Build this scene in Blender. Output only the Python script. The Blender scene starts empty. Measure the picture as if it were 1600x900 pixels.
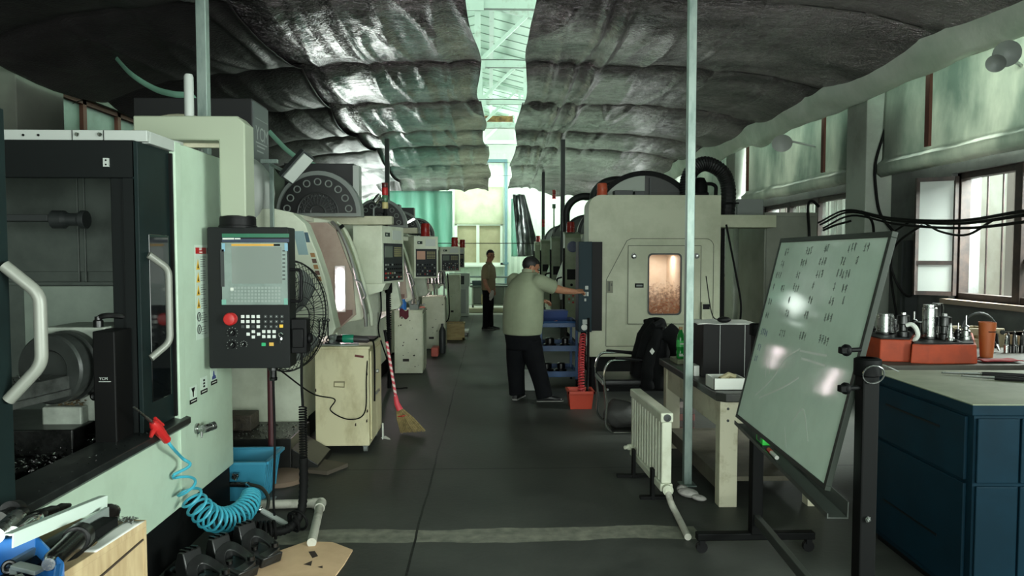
import bpy, bmesh, math, random
from mathutils import Vector, Matrix, Euler, Quaternion, noise as mnoise
random.seed(7)
S = bpy.context.scene
COL = S.collection
PI = math.pi
R = math.radians
# ------------------------------------------------------------------ camera
F = 1130.0
CZ = 1.6
YAW = math.atan(35 / F)
PIT = math.atan(52 / F)
FW = Vector((math.sin(YAW) * math.cos(PIT), math.cos(YAW) * math.cos(PIT), -math.sin(PIT)))
RT = Vector((math.cos(YAW), -math.sin(YAW), 0))
UP = RT.cross(FW)

def ray(px, py):
    return FW + RT * ((px - 800) / F) - UP * ((py - 450) / F)

def atY(px, py, Y):
    r = ray(px, py)
    return Vector((0, 0, CZ)) + r * (Y / r.y)

def atX(px, py, X):
    r = ray(px, py)
    return Vector((0, 0, CZ)) + r * (X / r.x)

def atZ(px, py, Z):
    r = ray(px, py)
    return Vector((0, 0, CZ)) + r * ((Z - CZ) / r.z)

cam = bpy.data.cameras.new('camera')
camo = bpy.data.objects.new('camera', cam)
COL.objects.link(camo)
cam.sensor_width = 36
cam.lens = 36 * F / 1600
cam.clip_start = 0.05
camo.location = (0, 0, CZ)
camo.rotation_euler = FW.to_track_quat('-Z', 'Y').to_euler()
S.camera = camo

# ------------------------------------------------------------------ materials
def lin(c):
    def f(v):
        v /= 255.0
        return v / 12.92 if v <= 0.04045 else ((v + 0.055) / 1.055) ** 2.4
    return tuple(f(v) for v in c) + (1.0,)

MATS = {}

def mat(name, rgb, rough=0.5, metal=0.0, rgb2=None, nscale=6.0, nlo=0.4, nhi=0.65, bump=0.0, bscale=60.0, stretch=(1, 1, 1), spec=0.5, emit=None, estr=0.0, rvar=0.0, detail=6.0):
    if name in MATS:
        return MATS[name]
    m = bpy.data.materials.new(name)
    m.use_nodes = True
    nt = m.node_tree
    b = nt.nodes['Principled BSDF']
    b.inputs['Base Color'].default_value = lin(rgb)
    b.inputs['Roughness'].default_value = rough
    b.inputs['Metallic'].default_value = metal
    b.inputs['Specular IOR Level'].default_value = spec
    if emit is not None:
        b.inputs['Emission Color'].default_value = lin(emit)
        b.inputs['Emission Strength'].default_value = estr
    tc = nt.nodes.new('ShaderNodeTexCoord')
    mp = nt.nodes.new('ShaderNodeMapping')
    mp.inputs['Scale'].default_value = stretch
    nt.links.new(tc.outputs['Object'], mp.inputs['Vector'])
    if rgb2 is not None or rvar:
        n = nt.nodes.new('ShaderNodeTexNoise')
        n.inputs['Scale'].default_value = nscale
        n.inputs['Detail'].default_value = detail
        n.inputs['Roughness'].default_value = 0.65
        nt.links.new(mp.outputs[0], n.inputs['Vector'])
        r = nt.nodes.new('ShaderNodeValToRGB')
        r.color_ramp.elements[0].position = nlo
        r.color_ramp.elements[1].position = nhi
        r.color_ramp.elements[0].color = lin(rgb)
        r.color_ramp.elements[1].color = lin(rgb2 or rgb)
        nt.links.new(n.outputs['Fac'], r.inputs[0])
        if rgb2 is not None:
            nt.links.new(r.outputs[0], b.inputs['Base Color'])
        if rvar:
            mr = nt.nodes.new('ShaderNodeMapRange')
            mr.inputs['From Min'].default_value = nlo
            mr.inputs['From Max'].default_value = nhi
            mr.inputs['To Min'].default_value = max(0.02, rough - rvar)
            mr.inputs['To Max'].default_value = min(1, rough + rvar)
            nt.links.new(n.outputs['Fac'], mr.inputs['Value'])
            nt.links.new(mr.outputs[0], b.inputs['Roughness'])
    if bump:
        n2 = nt.nodes.new('ShaderNodeTexNoise')
        n2.inputs['Scale'].default_value = bscale
        n2.inputs['Detail'].default_value = 4
        nt.links.new(mp.outputs[0], n2.inputs['Vector'])
        bp = nt.nodes.new('ShaderNodeBump')
        bp.inputs['Strength'].default_value = bump
        bp.inputs['Distance'].default_value = 0.02
        nt.links.new(n2.outputs['Fac'], bp.inputs['Height'])
        nt.links.new(bp.outputs[0], b.inputs['Normal'])
    MATS[name] = m
    return m

def glow(name, rgb, strength):
    return mat(name, rgb, 0.5, emit=rgb, estr=strength)

def glassy(name, rgb, rough=0.05, alpha=0.25):
    if name in MATS:
        return MATS[name]
    m = mat(name, rgb, rough)
    b = m.node_tree.nodes['Principled BSDF']
    b.inputs['Alpha'].default_value = alpha
    return m

def sheet(name, rgb, rgb2, trans=0.5, nscale=2.0, rough=0.5, bump=0.2, stretch=(1, 1, 1)):
    """thin cloth or plastic film: diffuse + translucent"""
    m = mat(name, rgb, rough, rgb2=rgb2, nscale=nscale, bump=bump, bscale=9, stretch=stretch)
    nt = m.node_tree
    b = nt.nodes['Principled BSDF']
    out = nt.nodes['Material Output']
    t = nt.nodes.new('ShaderNodeBsdfTranslucent')
    src = b.inputs['Base Color'].links[0].from_socket
    nt.links.new(src, t.inputs['Color'])
    mx = nt.nodes.new('ShaderNodeMixShader')
    mx.inputs[0].default_value = trans
    nt.links.new(b.outputs[0], mx.inputs[1])
    nt.links.new(t.outputs[0], mx.inputs[2])
    nt.links.new(mx.outputs[0], out.inputs['Surface'])
    return m

# ------------------------------------------------------------------ mesh builder
class MB:
    def __init__(self):
        self.bm = bmesh.new()

    def _m(self, faces, m):
        for f in faces:
            f.material_index = m

    def verts(self, pts):
        return [self.bm.verts.new(Vector(p)) for p in pts]

    def face(self, pts, m=0):
        f = self.bm.faces.new(self.verts(pts))
        f.material_index = m
        return self

    def hexa(self, p, m=0):
        v = self.verts(p)
        for q in ((0, 3, 2, 1), (4, 5, 6, 7), (0, 1, 5, 4), (1, 2, 6, 5), (2, 3, 7, 6), (3, 0, 4, 7)):
            f = self.bm.faces.new([v[i] for i in q])
            f.material_index = m
        return self

    def box(self, x0, x1, y0, y1, z0, z1, m=0):
        x0, x1 = min(x0, x1), max(x0, x1)
        y0, y1 = min(y0, y1), max(y0, y1)
        z0, z1 = min(z0, z1), max(z0, z1)
        return self.hexa([(x0, y0, z0), (x1, y0, z0), (x1, y1, z0), (x0, y1, z0), (x0, y0, z1), (x1, y0, z1), (x1, y1, z1), (x0, y1, z1)], m)

    def obox(self, c, size, rot=(0, 0, 0), m=0):
        M = rot if isinstance(rot, Matrix) else Euler(rot).to_matrix()
        a, b, d = (s / 2 for s in size)
        c = Vector(c)
        return self.hexa([c + M @ Vector(q) for q in ((-a, -b, -d), (a, -b, -d), (a, b, -d), (-a, b, -d), (-a, -b, d), (a, -b, d), (a, b, d), (-a, b, d))], m)

    def bar(self, p0, p1, w, h, m=0, up=(0, 0, 1)):
        p0, p1 = Vector(p0), Vector(p1)
        d = (p1 - p0).normalized()
        u = Vector(up)
        if abs(d.dot(u)) > 0.98:
            u = Vector((0, 1, 0))
        s = d.cross(u).normalized()
        t = s.cross(d)
        q = []
        for p in (p0, p1):
            q += [p - s * w / 2 - t * h / 2, p + s * w / 2 - t * h / 2, p + s * w / 2 + t * h / 2, p - s * w / 2 + t * h / 2]
        return self.hexa(q, m)

    def tube(self, pts, r, seg=8, m=0, closed=False, flat=None):
        """r: number or list; flat: (a,b) ellipse factors"""
        pts = [Vector(p) for p in pts]
        n = len(pts)
        rs = r if isinstance(r, (list, tuple)) else [r] * n
        rings = []
        prev = None
        for i, p in enumerate(pts):
            if closed:
                t = pts[(i + 1) % n] - pts[i - 1]
            else:
                t = pts[min(i + 1, n - 1)] - pts[max(i - 1, 0)]
            if t.length < 1e-9:
                t = Vector((0, 0, 1))
            t.normalize()
            if prev is None:
                a = Vector((0, 0, 1)) if abs(t.z) < 0.9 else Vector((1, 0, 0))
                u = t.cross(a).normalized()
            else:
                u = prev - t * prev.dot(t)
                if u.length < 1e-6:
                    u = t.orthogonal()
                u.normalize()
            prev = u
            w = t.cross(u)
            rr = rs[i]
            ra, rb = rr if isinstance(rr, (tuple, list)) else (rr, rr)
            rings.append([self.bm.verts.new(p + u * (ra * math.cos(2 * PI * k / seg)) + w * (rb * math.sin(2 * PI * k / seg))) for k in range(seg)])
        for i in range(n if closed else n - 1):
            a, b = rings[i], rings[(i + 1) % n]
            for k in range(seg):
                f = self.bm.faces.new((a[k], a[(k + 1) % seg], b[(k + 1) % seg], b[k]))
                f.material_index = m
        if not closed:
            for ring, s in ((rings[0], -1), (rings[-1], 1)):
                f = self.bm.faces.new(ring if s == 1 else ring[::-1])
                f.material_index = m
        return self

    def cyl(self, p0, p1, r, r1=None, seg=16, m=0):
        return self.tube([p0, p1], [r, r if r1 is None else r1], seg, m)

    def lathe(self, prof, o=(0, 0, 0), axis=(0, 0, 1), seg=24, m=0):
        """prof: [(radius, height)...] solid of revolution about axis from o"""
        o = Vector(o)
        ax = Vector(axis).normalized()
        u = ax.orthogonal().normalized()
        w = ax.cross(u)
        rings = []
        for (r, h) in prof:
            if r < 1e-6:
                rings.append([self.bm.verts.new(o + ax * h)])
            else:
                rings.append([self.bm.verts.new(o + ax * h + (u * math.cos(2 * PI * k / seg) + w * math.sin(2 * PI * k / seg)) * r) for k in range(seg)])
        for a, b in zip(rings, rings[1:]):
            for k in range(seg):
                k2 = (k + 1) % seg
                if len(a) == 1 and len(b) == 1:
                    continue
                if len(a) == 1:
                    f = self.bm.faces.new((a[0], b[k2], b[k]))
                elif len(b) == 1:
                    f = self.bm.faces.new((a[k], a[k2], b[0]))
                else:
                    f = self.bm.faces.new((a[k], a[k2], b[k2], b[k]))
                f.material_index = m
        if len(rings[0]) > 1:
            self.bm.faces.new(rings[0][::-1]).material_index = m
        if len(rings[-1]) > 1:
            self.bm.faces.new(rings[-1]).material_index = m
        return self

    def prism(self, poly, axis, d0, d1, m=0):
        """poly of 2D points in the plane normal to axis ('x': (y,z), 'y': (x,z), 'z': (x,y))"""
        def P(q, d):
            return {'x': (d, q[0], q[1]), 'y': (q[0], d, q[1]), 'z': (q[0], q[1], d)}[axis]
        a = self.verts([P(q, d0) for q in poly])
        b = self.verts([P(q, d1) for q in poly])
        n = len(poly)
        self.bm.faces.new(a[::-1]).material_index = m
        self.bm.faces.new(b).material_index = m
        for k in range(n):
            self.bm.faces.new((a[k], a[(k + 1) % n], b[(k + 1) % n], b[k])).material_index = m
        return self

    def ell(self, c, rad, rot=None, seg=16, rings=10, m=0):
        M = Matrix.Identity(3) if rot is None else (rot if isinstance(rot, Matrix) else Euler(rot).to_matrix())
        c = Vector(c)
        rr = rad if isinstance(rad, (tuple, list)) else (rad,) * 3
        rows = []
        for i in range(rings + 1):
            th = PI * i / rings
            if i in (0, rings):
                rows.append([self.bm.verts.new(c + M @ Vector((0, 0, rr[2] * math.cos(th))))])
            else:
                rows.append([self.bm.verts.new(c + M @ Vector((rr[0] * math.sin(th) * math.cos(2 * PI * k / seg), rr[1] * math.sin(th) * math.sin(2 * PI * k / seg), rr[2] * math.cos(th)))) for k in range(seg)])
        for a, b in zip(rows, rows[1:]):
            for k in range(seg):
                k2 = (k + 1) % seg
                if len(a) == 1:
                    f = self.bm.faces.new((a[0], b[k], b[k2]))
                elif len(b) == 1:
                    f = self.bm.faces.new((a[k], b[0], a[k2]))
                else:
                    f = self.bm.faces.new((a[k], b[k], b[k2], a[k2]))
                f.material_index = m
        return self

    def torus(self, c, r, r2, axis=(0, 0, 1), seg=32, seg2=8, m=0, a0=0, a1=2 * PI, flatten=1.0):
        ax = Vector(axis).normalized()
        u = ax.orthogonal().normalized()
        w = ax.cross(u)
        c = Vector(c)
        full = abs(a1 - a0 - 2 * PI) < 1e-6
        n = seg if full else seg + 1
        return self.tube([c + (u * math.cos(a0 + (a1 - a0) * k / seg) + w * math.sin(a0 + (a1 - a0) * k / seg)) * r for k in range(n)], r2, seg2, m, closed=full)

    def grid(self, fn, nu, nv, m=0, thick=0.0):
        vs = [[self.bm.verts.new(Vector(fn(i / nu, j / nv))) for j in range(nv + 1)] for i in range(nu + 1)]
        for i in range(nu):
            for j in range(nv):
                self.bm.faces.new((vs[i][j], vs[i + 1][j], vs[i + 1][j + 1], vs[i][j + 1])).material_index = m
        return self

    def mesh(self, name):
        bmesh.ops.recalc_face_normals(self.bm, faces=self.bm.faces)
        me = bpy.data.meshes.new(name)
        self.bm.to_mesh(me)
        self.bm.free()
        return me

def wloc(o):
    v = Vector((0, 0, 0))
    while o is not None:
        v += o.location
        o = o.parent
    return v

def finish(o, me, mats, bev, smooth, solid):
    for m in (mats if isinstance(mats, (list, tuple)) else [mats]):
        me.materials.append(m)
    if smooth:
        me.shade_smooth()
        me.set_sharp_from_angle(angle=R(smooth if smooth > 1 else 35))
    if solid:
        md = o.modifiers.new('thickness', 'SOLIDIFY')
        md.thickness = solid
        md.offset = 0
    if bev:
        md = o.modifiers.new('edges', 'BEVEL')
        md.width = bev
        md.segments = 2
        md.limit_method = 'ANGLE'
        md.angle_limit = R(50)
        md.harden_normals = False

def part(name, mb, mats, parent, bev=0.0, smooth=1, solid=0, label=None, kind=None):
    me = mb.mesh(name)
    L = wloc(parent)
    me.transform(Matrix.Translation(-L))
    o = bpy.data.objects.new(name, me)
    COL.objects.link(o)
    o.parent = parent
    finish(o, me, mats, bev, smooth, solid)
    if label:
        o['label'] = label
    if kind:
        o['kind'] = kind
    return o

def single(name, mb, mats, label, cat, group=None, bev=0.0, smooth=1, solid=0, kind=None):
    me = mb.mesh(name)
    xs = [v.co for v in me.vertices]
    lo = Vector((min(v.x for v in xs), min(v.y for v in xs), min(v.z for v in xs)))
    hi = Vector((max(v.x for v in xs), max(v.y for v in xs), max(v.z for v in xs)))
    L = Vector(((lo.x + hi.x) / 2, (lo.y + hi.y) / 2, lo.z))
    me.transform(Matrix.Translation(-L))
    o = bpy.data.objects.new(name, me)
    o.location = L
    COL.objects.link(o)
    finish(o, me, mats, bev, smooth, solid)
    o['label'] = label
    o['category'] = cat
    if group:
        o['group'] = group
    if kind:
        o['kind'] = kind
    return o

def struct(name, mb, mats, bev=0.0, smooth=1, solid=0, parent=None):
    if parent is not None:
        return part(name, mb, mats, parent, bev, smooth, solid)
    me = mb.mesh(name)
    o = bpy.data.objects.new(name, me)
    COL.objects.link(o)
    finish(o, me, mats, bev, smooth, solid)
    o['kind'] = 'structure'
    return o

def thing(name, label, cat, loc=(0, 0, 0), group=None, rz=0):
    o = bpy.data.objects.new(name, None)
    o.empty_display_size = 0.1
    COL.objects.link(o)
    o.location = loc
    o.rotation_euler = (0, 0, rz)
    o['label'] = label
    o['category'] = cat
    if group:
        o['group'] = group
    return o

def dup(root, loc, rz=0, label=None, group=None, scale=None):
    kids = [(c, [g for g in COL.objects if g.parent is c]) for c in COL.objects if c.parent is root]
    r = root.copy()
    COL.objects.link(r)
    r.location = loc
    r.rotation_euler = (0, 0, rz)
    if scale:
        r.scale = scale
    if label:
        r['label'] = label
    if group:
        r['group'] = group
    for c, gs in kids:
        c2 = c.copy()
        COL.objects.link(c2)
        c2.parent = r
        for g in gs:
            g2 = g.copy()
            COL.objects.link(g2)
            g2.parent = c2
    return r

def text_mb(s, size, origin, xdir, ydir, m=0, mb=None, thick=0.0008):
    """lettering as mesh geometry in the plane xdir, ydir from origin (lower left)"""
    cu = bpy.data.curves.new('lettering', 'FONT')
    cu.body = s
    cu.size = size
    cu.extrude = thick
    cu.resolution_u = 3
    o = bpy.data.objects.new('lettering_source', cu)
    COL.objects.link(o)
    bpy.context.view_layer.update()
    me = bpy.data.meshes.new_from_object(o.evaluated_get(bpy.context.evaluated_depsgraph_get()))
    x = Vector(xdir).normalized()
    y = Vector(ydir).normalized()
    z = x.cross(y)
    M = Matrix((x, y, z)).transposed().to_4x4()
    M.translation = Vector(origin)
    me.transform(M)
    mb = mb or MB()
    n0 = len(mb.bm.faces)
    mb.bm.from_mesh(me)
    mb.bm.faces.ensure_lookup_table()
    for f in mb.bm.faces[n0:]:
        f.material_index = m
    bpy.data.objects.remove(o)
    bpy.data.curves.remove(cu)
    bpy.data.meshes.remove(me)
    return mb

def spline(pts, n=8):
    """Catmull-Rom through pts"""
    P = [Vector(p) for p in pts]
    P = [P[0] * 2 - P[1]] + P + [P[-1] * 2 - P[-2]]
    out = []
    for i in range(1, len(P) - 2):
        a, b, c, d = P[i - 1:i + 3]
        for k in range(n):
            t = k / n
            out.append(0.5 * ((2 * b) + (c - a) * t + (2 * a - 5 * b + 4 * c - d) * t * t + (3 * b - a - 3 * c + d) * t ** 3))
    out.append(P[-2])
    return out

def helix(path, r, turns, per=10, ease=1.0):
    """coil wound about a path of points; r number or function of t"""
    n = int(turns * per)
    L = len(path) - 1
    out = []
    prev = None
    for i in range(n + 1):
        t = i / n
        k = min(int(t * L), L - 1)
        f = t * L - k
        p = path[k].lerp(path[k + 1], f)
        d = (path[min(k + 2, L)] - path[max(k - 1, 0)]).normalized()
        if prev is None:
            u = d.orthogonal().normalized()
        else:
            u = (prev - d * prev.dot(d)).normalized()
        prev = u
        w = d.cross(u)
        a = 2 * PI * turns * t ** ease
        rr = r(t) if callable(r) else r
        out.append(p + u * (rr * math.cos(a)) + w * (rr * math.sin(a)))
    return out

def rrect(x0, x1, z0, z1, r, n=5):
    """rounded rectangle outline"""
    pts = []
    for cx, cz, a in ((x1 - r, z0 + r, -90), (x1 - r, z1 - r, 0), (x0 + r, z1 - r, 90), (x0 + r, z0 + r, 180)):
        for k in range(n + 1):
            t = R(a + 90 * k / n)
            pts.append((cx + r * math.cos(t), cz + r * math.sin(t)))
    return pts

# shared materials
mint = mat('mint_paint', (176, 196, 176), 0.42, rgb2=(160, 178, 158), nscale=3, nlo=0.45, nhi=0.8)
mint2 = mat('aged_mint_paint', (170, 184, 162), 0.5, rgb2=(140, 150, 128), nscale=5, nlo=0.5, nhi=0.8)
sage = mat('sage_paint', (140, 150, 124), 0.5, rgb2=(122, 130, 106), nscale=4)
beigep = mat('beige_paint', (184, 184, 160), 0.5, rgb2=(160, 158, 132), nscale=4)
teal_dark = mat('dark_teal_paint', (20, 32, 32), 0.5, rgb2=(16, 26, 26), nscale=4, spec=0.15)
black = mat('black_paint', (12, 13, 13), 0.6, spec=0.12)
blackp = mat('black_plastic', (15, 15, 16), 0.5, spec=0.15)
rubber = mat('black_rubber', (12, 12, 12), 0.7, spec=0.15)
dgrey = mat('dark_grey_paint', (46, 50, 50), 0.5)
grey = mat('grey_paint', (118, 124, 120), 0.5)
lgrey = mat('light_grey_paint', (165, 170, 165), 0.5)
steel = mat('brushed_steel', (170, 172, 170), 0.32, 1.0, rvar=0.1, nscale=20)
chrome = mat('chrome', (205, 208, 206), 0.12, 1.0)
dsteel = mat('dark_steel', (70, 70, 70), 0.35, 1.0, rgb2=(40, 40, 40), nscale=14)
galv = mat('galvanised_steel', (150, 165, 158), 0.4, 0.5, rgb2=(110, 128, 122), nscale=8, stretch=(1, 1, 0.3))
white = mat('white_paint', (205, 208, 200), 0.5)
offw = mat('off_white_wood', (196, 192, 168), 0.55, rgb2=(150, 142, 112), nscale=7, nlo=0.52, nhi=0.75)
red = mat('red_plastic', (178, 34, 34), 0.4)
orange = mat('orange_plastic', (158, 60, 30), 0.6, rgb2=(128, 50, 26), nscale=5, spec=0.25)
blue = mat('blue_plastic', (42, 110, 190), 0.45)
bluedk = mat('dark_blue_paint', (24, 54, 96), 0.5)
greenl = mat('green_plastic', (40, 150, 90), 0.4)
yellow = mat('yellow_print', (226, 180, 50), 0.5)
paper = mat('paper', (214, 214, 208), 0.8)
wood = mat('raw_wood', (172, 148, 108), 0.65, rgb2=(140, 114, 76), nscale=4, stretch=(6, 1, 1))
cardb = mat('cardboard', (172, 144, 112), 0.85, rgb2=(150, 122, 92), nscale=3)
brownb = mat('brown_batten', (88, 48, 36), 0.7)
glass_dark = mat('dark_glass', (8, 11, 12), 0.08)
# ------------------------------------------------------------------ setting
XL, XR, YB, YE = -4.9, 4.5, -3.2, 23.0
RIDGE_X, RIDGE_Z, EAVE_Z = -0.2, 6.0, 4.8

fl = mat('painted_concrete', (42, 44, 42), 0.6, rgb2=(78, 80, 75), nscale=0.9, nlo=0.35, nhi=0.75, bump=0.08, bscale=30, rvar=0.1, spec=0.3)
def floor_nodes(m):
    nt = m.node_tree
    b = nt.nodes['Principled BSDF']
    base = b.inputs['Base Color'].links[0].from_socket
    tc = nt.nodes.new('ShaderNodeTexCoord')
    sp = nt.nodes.new('ShaderNodeSeparateXYZ')
    nt.links.new(tc.outputs['Object'], sp.inputs[0])
    nz = nt.nodes.new('ShaderNodeTexNoise')
    nz.inputs['Scale'].default_value = 1.6
    nz.inputs['Detail'].default_value = 8
    nt.links.new(tc.outputs['Object'], nz.inputs['Vector'])
    nz2 = nt.nodes.new('ShaderNodeTexNoise')
    nz2.inputs['Scale'].default_value = 14
    nz2.inputs['Detail'].default_value = 8
    nt.links.new(tc.outputs['Object'], nz2.inputs['Vector'])
    def mth(op, a, bb=None, cc=None):
        n = nt.nodes.new('ShaderNodeMath')
        n.operation = op
        for i, v in enumerate((a, bb, cc)):
            if v is None:
                continue
            if isinstance(v, (int, float)):
                n.inputs[i].default_value = v
            else:
                nt.links.new(v, n.inputs[i])
        return n.outputs[0]
    def band(coord, centre, half, amp):
        w = mth('MULTIPLY', mth('SUBTRACT', nz.outputs['Fac'], 0.5), amp)
        d = mth('ABSOLUTE', mth('ADD', mth('SUBTRACT', coord, centre), w))
        return mth('LESS_THAN', d, half)
    def mixc(fac, colA, colB):
        n = nt.nodes.new('ShaderNodeMix')
        n.data_type = 'RGBA'
        nt.links.new(fac, n.inputs[0])
        nt.links.new(colA, n.inputs[6])
        n.inputs[7].default_value = colB
        return n.outputs[2]
    # worn pale screed strip crossing the aisle, with broken edges
    bm_ = band(sp.outputs['Y'], 4.07, 0.10, 0.16)
    xr = mth('MULTIPLY', mth('GREATER_THAN', sp.outputs['X'], -1.35), mth('LESS_THAN', sp.outputs['X'], 1.2))
    fac = mth('MULTIPLY', mth('MULTIPLY', bm_, xr), mth('MULTIPLY_ADD', nz2.outputs['Fac'], 1.5, -0.15))
    c = mixc(fac, base, lin((136, 136, 122)))
    # casting joints
    j = mth('MAXIMUM', band(sp.outputs['Y'], 5.35, 0.007, 0.03), band(sp.outputs['X'], -0.42, 0.007, 0.03))
    j = mth('MAXIMUM', j, band(sp.outputs['Y'], 10.4, 0.008, 0.02))
    c = mixc(j, c, lin((18, 20, 19)))
    # scuffed paler patches
    sc = mth('MULTIPLY', mth('GREATER_THAN', nz2.outputs['Fac'], 0.72), 0.35)
    c = mixc(sc, c, lin((66, 68, 63)))
    # paler floor at the far end of the hall
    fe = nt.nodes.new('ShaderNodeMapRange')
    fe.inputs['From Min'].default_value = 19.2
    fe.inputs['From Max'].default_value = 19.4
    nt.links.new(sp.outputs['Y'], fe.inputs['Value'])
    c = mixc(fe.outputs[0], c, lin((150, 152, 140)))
    nt.links.new(c, b.inputs['Base Color'])
floor_nodes(fl)
struct('floor', MB().box(XL - 0.3, XR + 0.3, YB - 3, YE + 0.3, -0.2, 0), fl, smooth=0)

plaster = mat('dingy_plaster', (104, 106, 98), 0.85, rgb2=(82, 84, 77), nscale=1.6, nlo=0.4, nhi=0.7, bump=0.15, bscale=12)
brickp = mat('painted_brick', (96, 98, 96), 0.8, rgb2=(66, 66, 66), nscale=2.2, nlo=0.35, nhi=0.75, bump=0.3, bscale=10)
endp = mat('white_cladding', (214, 230, 212), 0.6, rgb2=(200, 218, 198), nscale=2)
roofp = mat('roof_cladding', (196, 220, 204), 0.6, rgb2=(182, 208, 192), nscale=1.5)

def wall_holes(x0, x1, y0, y1, z0, z1, holes, split_z=None):
    mb = MB()
    ys = sorted({y0, y1} | {h[0] for h in holes} | {h[1] for h in holes})
    for a, b in zip(ys, ys[1:]):
        zs = [z0]
        for h in sorted(holes, key=lambda h: h[2]):
            if h[0] <= a + 1e-6 and h[1] >= b - 1e-6:
                zs += [h[2], h[3]]
        zs.append(z1)
        for k in range(0, len(zs), 2):
            if zs[k + 1] > zs[k]:
                mb.box(x0, x1, a, b, zs[k], zs[k + 1])
    return mb

WR = [(-2.7, 1.2), (4.45, 6.95), (9.0, 11.9), (13.4, 16.2), (17.6, 20.4)]  # first opening is out of view, added to light the nearest machine's front
struct('wall_right', wall_holes(XR, XR + 0.3, YB, YE, 0, EAVE_Z, [(a, b, 1.17, 2.39) for a, b in WR] + [(a, b + 0.5, 2.62, 3.45) for a, b in WR]), brickp, smooth=0)
WL = [(8.3, 11.6), (12.6, 16.0)]
struct('wall_left', wall_holes(XL - 0.3, XL, YB, YE, 0, EAVE_Z, [(a, b, 2.0, 3.5) for a, b in WL]), plaster, smooth=0)
# far wall: corrugated white cladding with a window
mb = MB()
def end_piece(xa, xb, za, zb):
    n = max(2, int((xb - xa) / 0.09))
    pts = []
    for k in range(n + 1):
        x = xa + (xb - xa) * k / n
        pts.append((x, YE + (0.018 if k % 2 else 0.0)))
    poly = pts + [(xb, YE + 0.2), (xa, YE + 0.2)]
    mb.prism(poly, 'z', za, zb)
WX0, WX1, WZ0, WZ1 = -1.1, 0.42, 1.27, 3.75
end_piece(XL, WX0, 0, 4.8)
end_piece(WX1, XR, 0, 4.8)
end_piece(WX0, WX1, 0, WZ0)
end_piece(WX0, WX1, WZ1, 4.8)
mb.prism([(XL, 4.8), (XR, 4.8), (RIDGE_X, RIDGE_Z)], 'y', YE, YE + 0.2)
struct('wall_far', mb, endp, smooth=0)
# wall behind the photographer, with the open workshop gate
struct('wall_near', MB().box(XL, -2.2, YB - 0.25, YB, 0, 4.8).box(2.6, XR, YB - 0.25, YB, 0, 4.8).box(-2.2, 2.6, YB - 0.25, YB, 3.0, 4.8)
       .prism([(XL, 4.8), (XR, 4.8), (RIDGE_X, RIDGE_Z)], 'y', YB - 0.25, YB), plaster, smooth=0)
# roof
mb = MB()
sl = (RIDGE_Z - EAVE_Z) / (XR + 0.3 - RIDGE_X)
zl = EAVE_Z - 0.05
mb.prism([(XL - 0.3, zl), (RIDGE_X, RIDGE_Z), (XR + 0.3, zl), (XR + 0.3, zl + 0.12), (RIDGE_X, RIDGE_Z + 0.12), (XL - 0.3, zl + 0.12)], 'y', YB - 0.25, YE + 0.2)
roof = struct('ceiling', mb, roofp, smooth=0)
mb = MB()
y = 6.2
while y < YE:
    mb.prism([(RIDGE_X, RIDGE_Z - 0.012), (RIDGE_X, RIDGE_Z + 0.01), (XR, EAVE_Z + 0.03), (XR, EAVE_Z + 0.005)], 'y', y, y + 0.018)
    mb.prism([(RIDGE_X, RIDGE_Z - 0.012), (RIDGE_X, RIDGE_Z + 0.01), (XL, EAVE_Z + 0.03), (XL, EAVE_Z + 0.005)], 'y', y, y + 0.018)
    y += 0.52
struct('trim_1', mb, mat('roof_seam', (120, 142, 128), 0.7), smooth=0)  # darker strips along the joints between roof panels
# roof trusses of white angle iron
tm = mat('truss_paint', (196, 216, 204), 0.5, rgb2=(150, 158, 140), nscale=5, nlo=0.55, nhi=0.8)
for k, ty in enumerate((6.6, 9.6, 12.55, 15.6, 18.4, 21.2)):
    mb = MB()
    bz = 4.86
    mb.box(XL + 0.1, XR - 0.1, ty - 0.04, ty + 0.04, bz - 0.06, bz + 0.06)
    mb.bar((RIDGE_X, ty, RIDGE_Z - 0.1), (XR - 0.1, ty, bz), 0.09, 0.11)
    mb.bar((RIDGE_X, ty, RIDGE_Z - 0.1), (XL + 0.1, ty, bz), 0.09, 0.11)
    mb.box(RIDGE_X - 0.05, RIDGE_X + 0.05, ty - 0.05, ty + 0.05, bz, RIDGE_Z - 0.1)
    mb.box(RIDGE_X - 0.13, RIDGE_X + 0.13, ty - 0.07, ty - 0.05, bz - 0.1, bz + 0.08)
    for sx in (1, -1):
        xa = RIDGE_X + sx * 0.86
        mb.bar((RIDGE_X + sx * 0.05, ty, bz + 0.06), (xa, ty, RIDGE_Z - 0.1 - 0.86 * 0.24), 0.06, 0.06)
        mb.box(xa + sx * 0.1 - 0.035, xa + sx * 0.1 + 0.035, ty - 0.03, ty + 0.03, bz, RIDGE_Z - 0.33)
        mb.bar((xa + sx * 0.14, ty, bz + 0.06), (xa + sx * 1.2, ty, RIDGE_Z - 0.62), 0.06, 0.06)
    struct('roof_truss', mb, tm, smooth=0)
struct('trim_2', MB().box(RIDGE_X - 0.32, RIDGE_X - 0.24, YB, YE, 5.62, 5.74).box(RIDGE_X + 0.2, RIDGE_X + 0.28, YB, YE, 5.62, 5.74), tm, smooth=0)
struct('trim_3', MB().box(-0.45, 0.6, 18.75, 18.85, 5.02, 5.16), mat('rusty_header', (150, 120, 72), 0.8, rgb2=(90, 66, 40), nscale=9), smooth=0)

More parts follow.
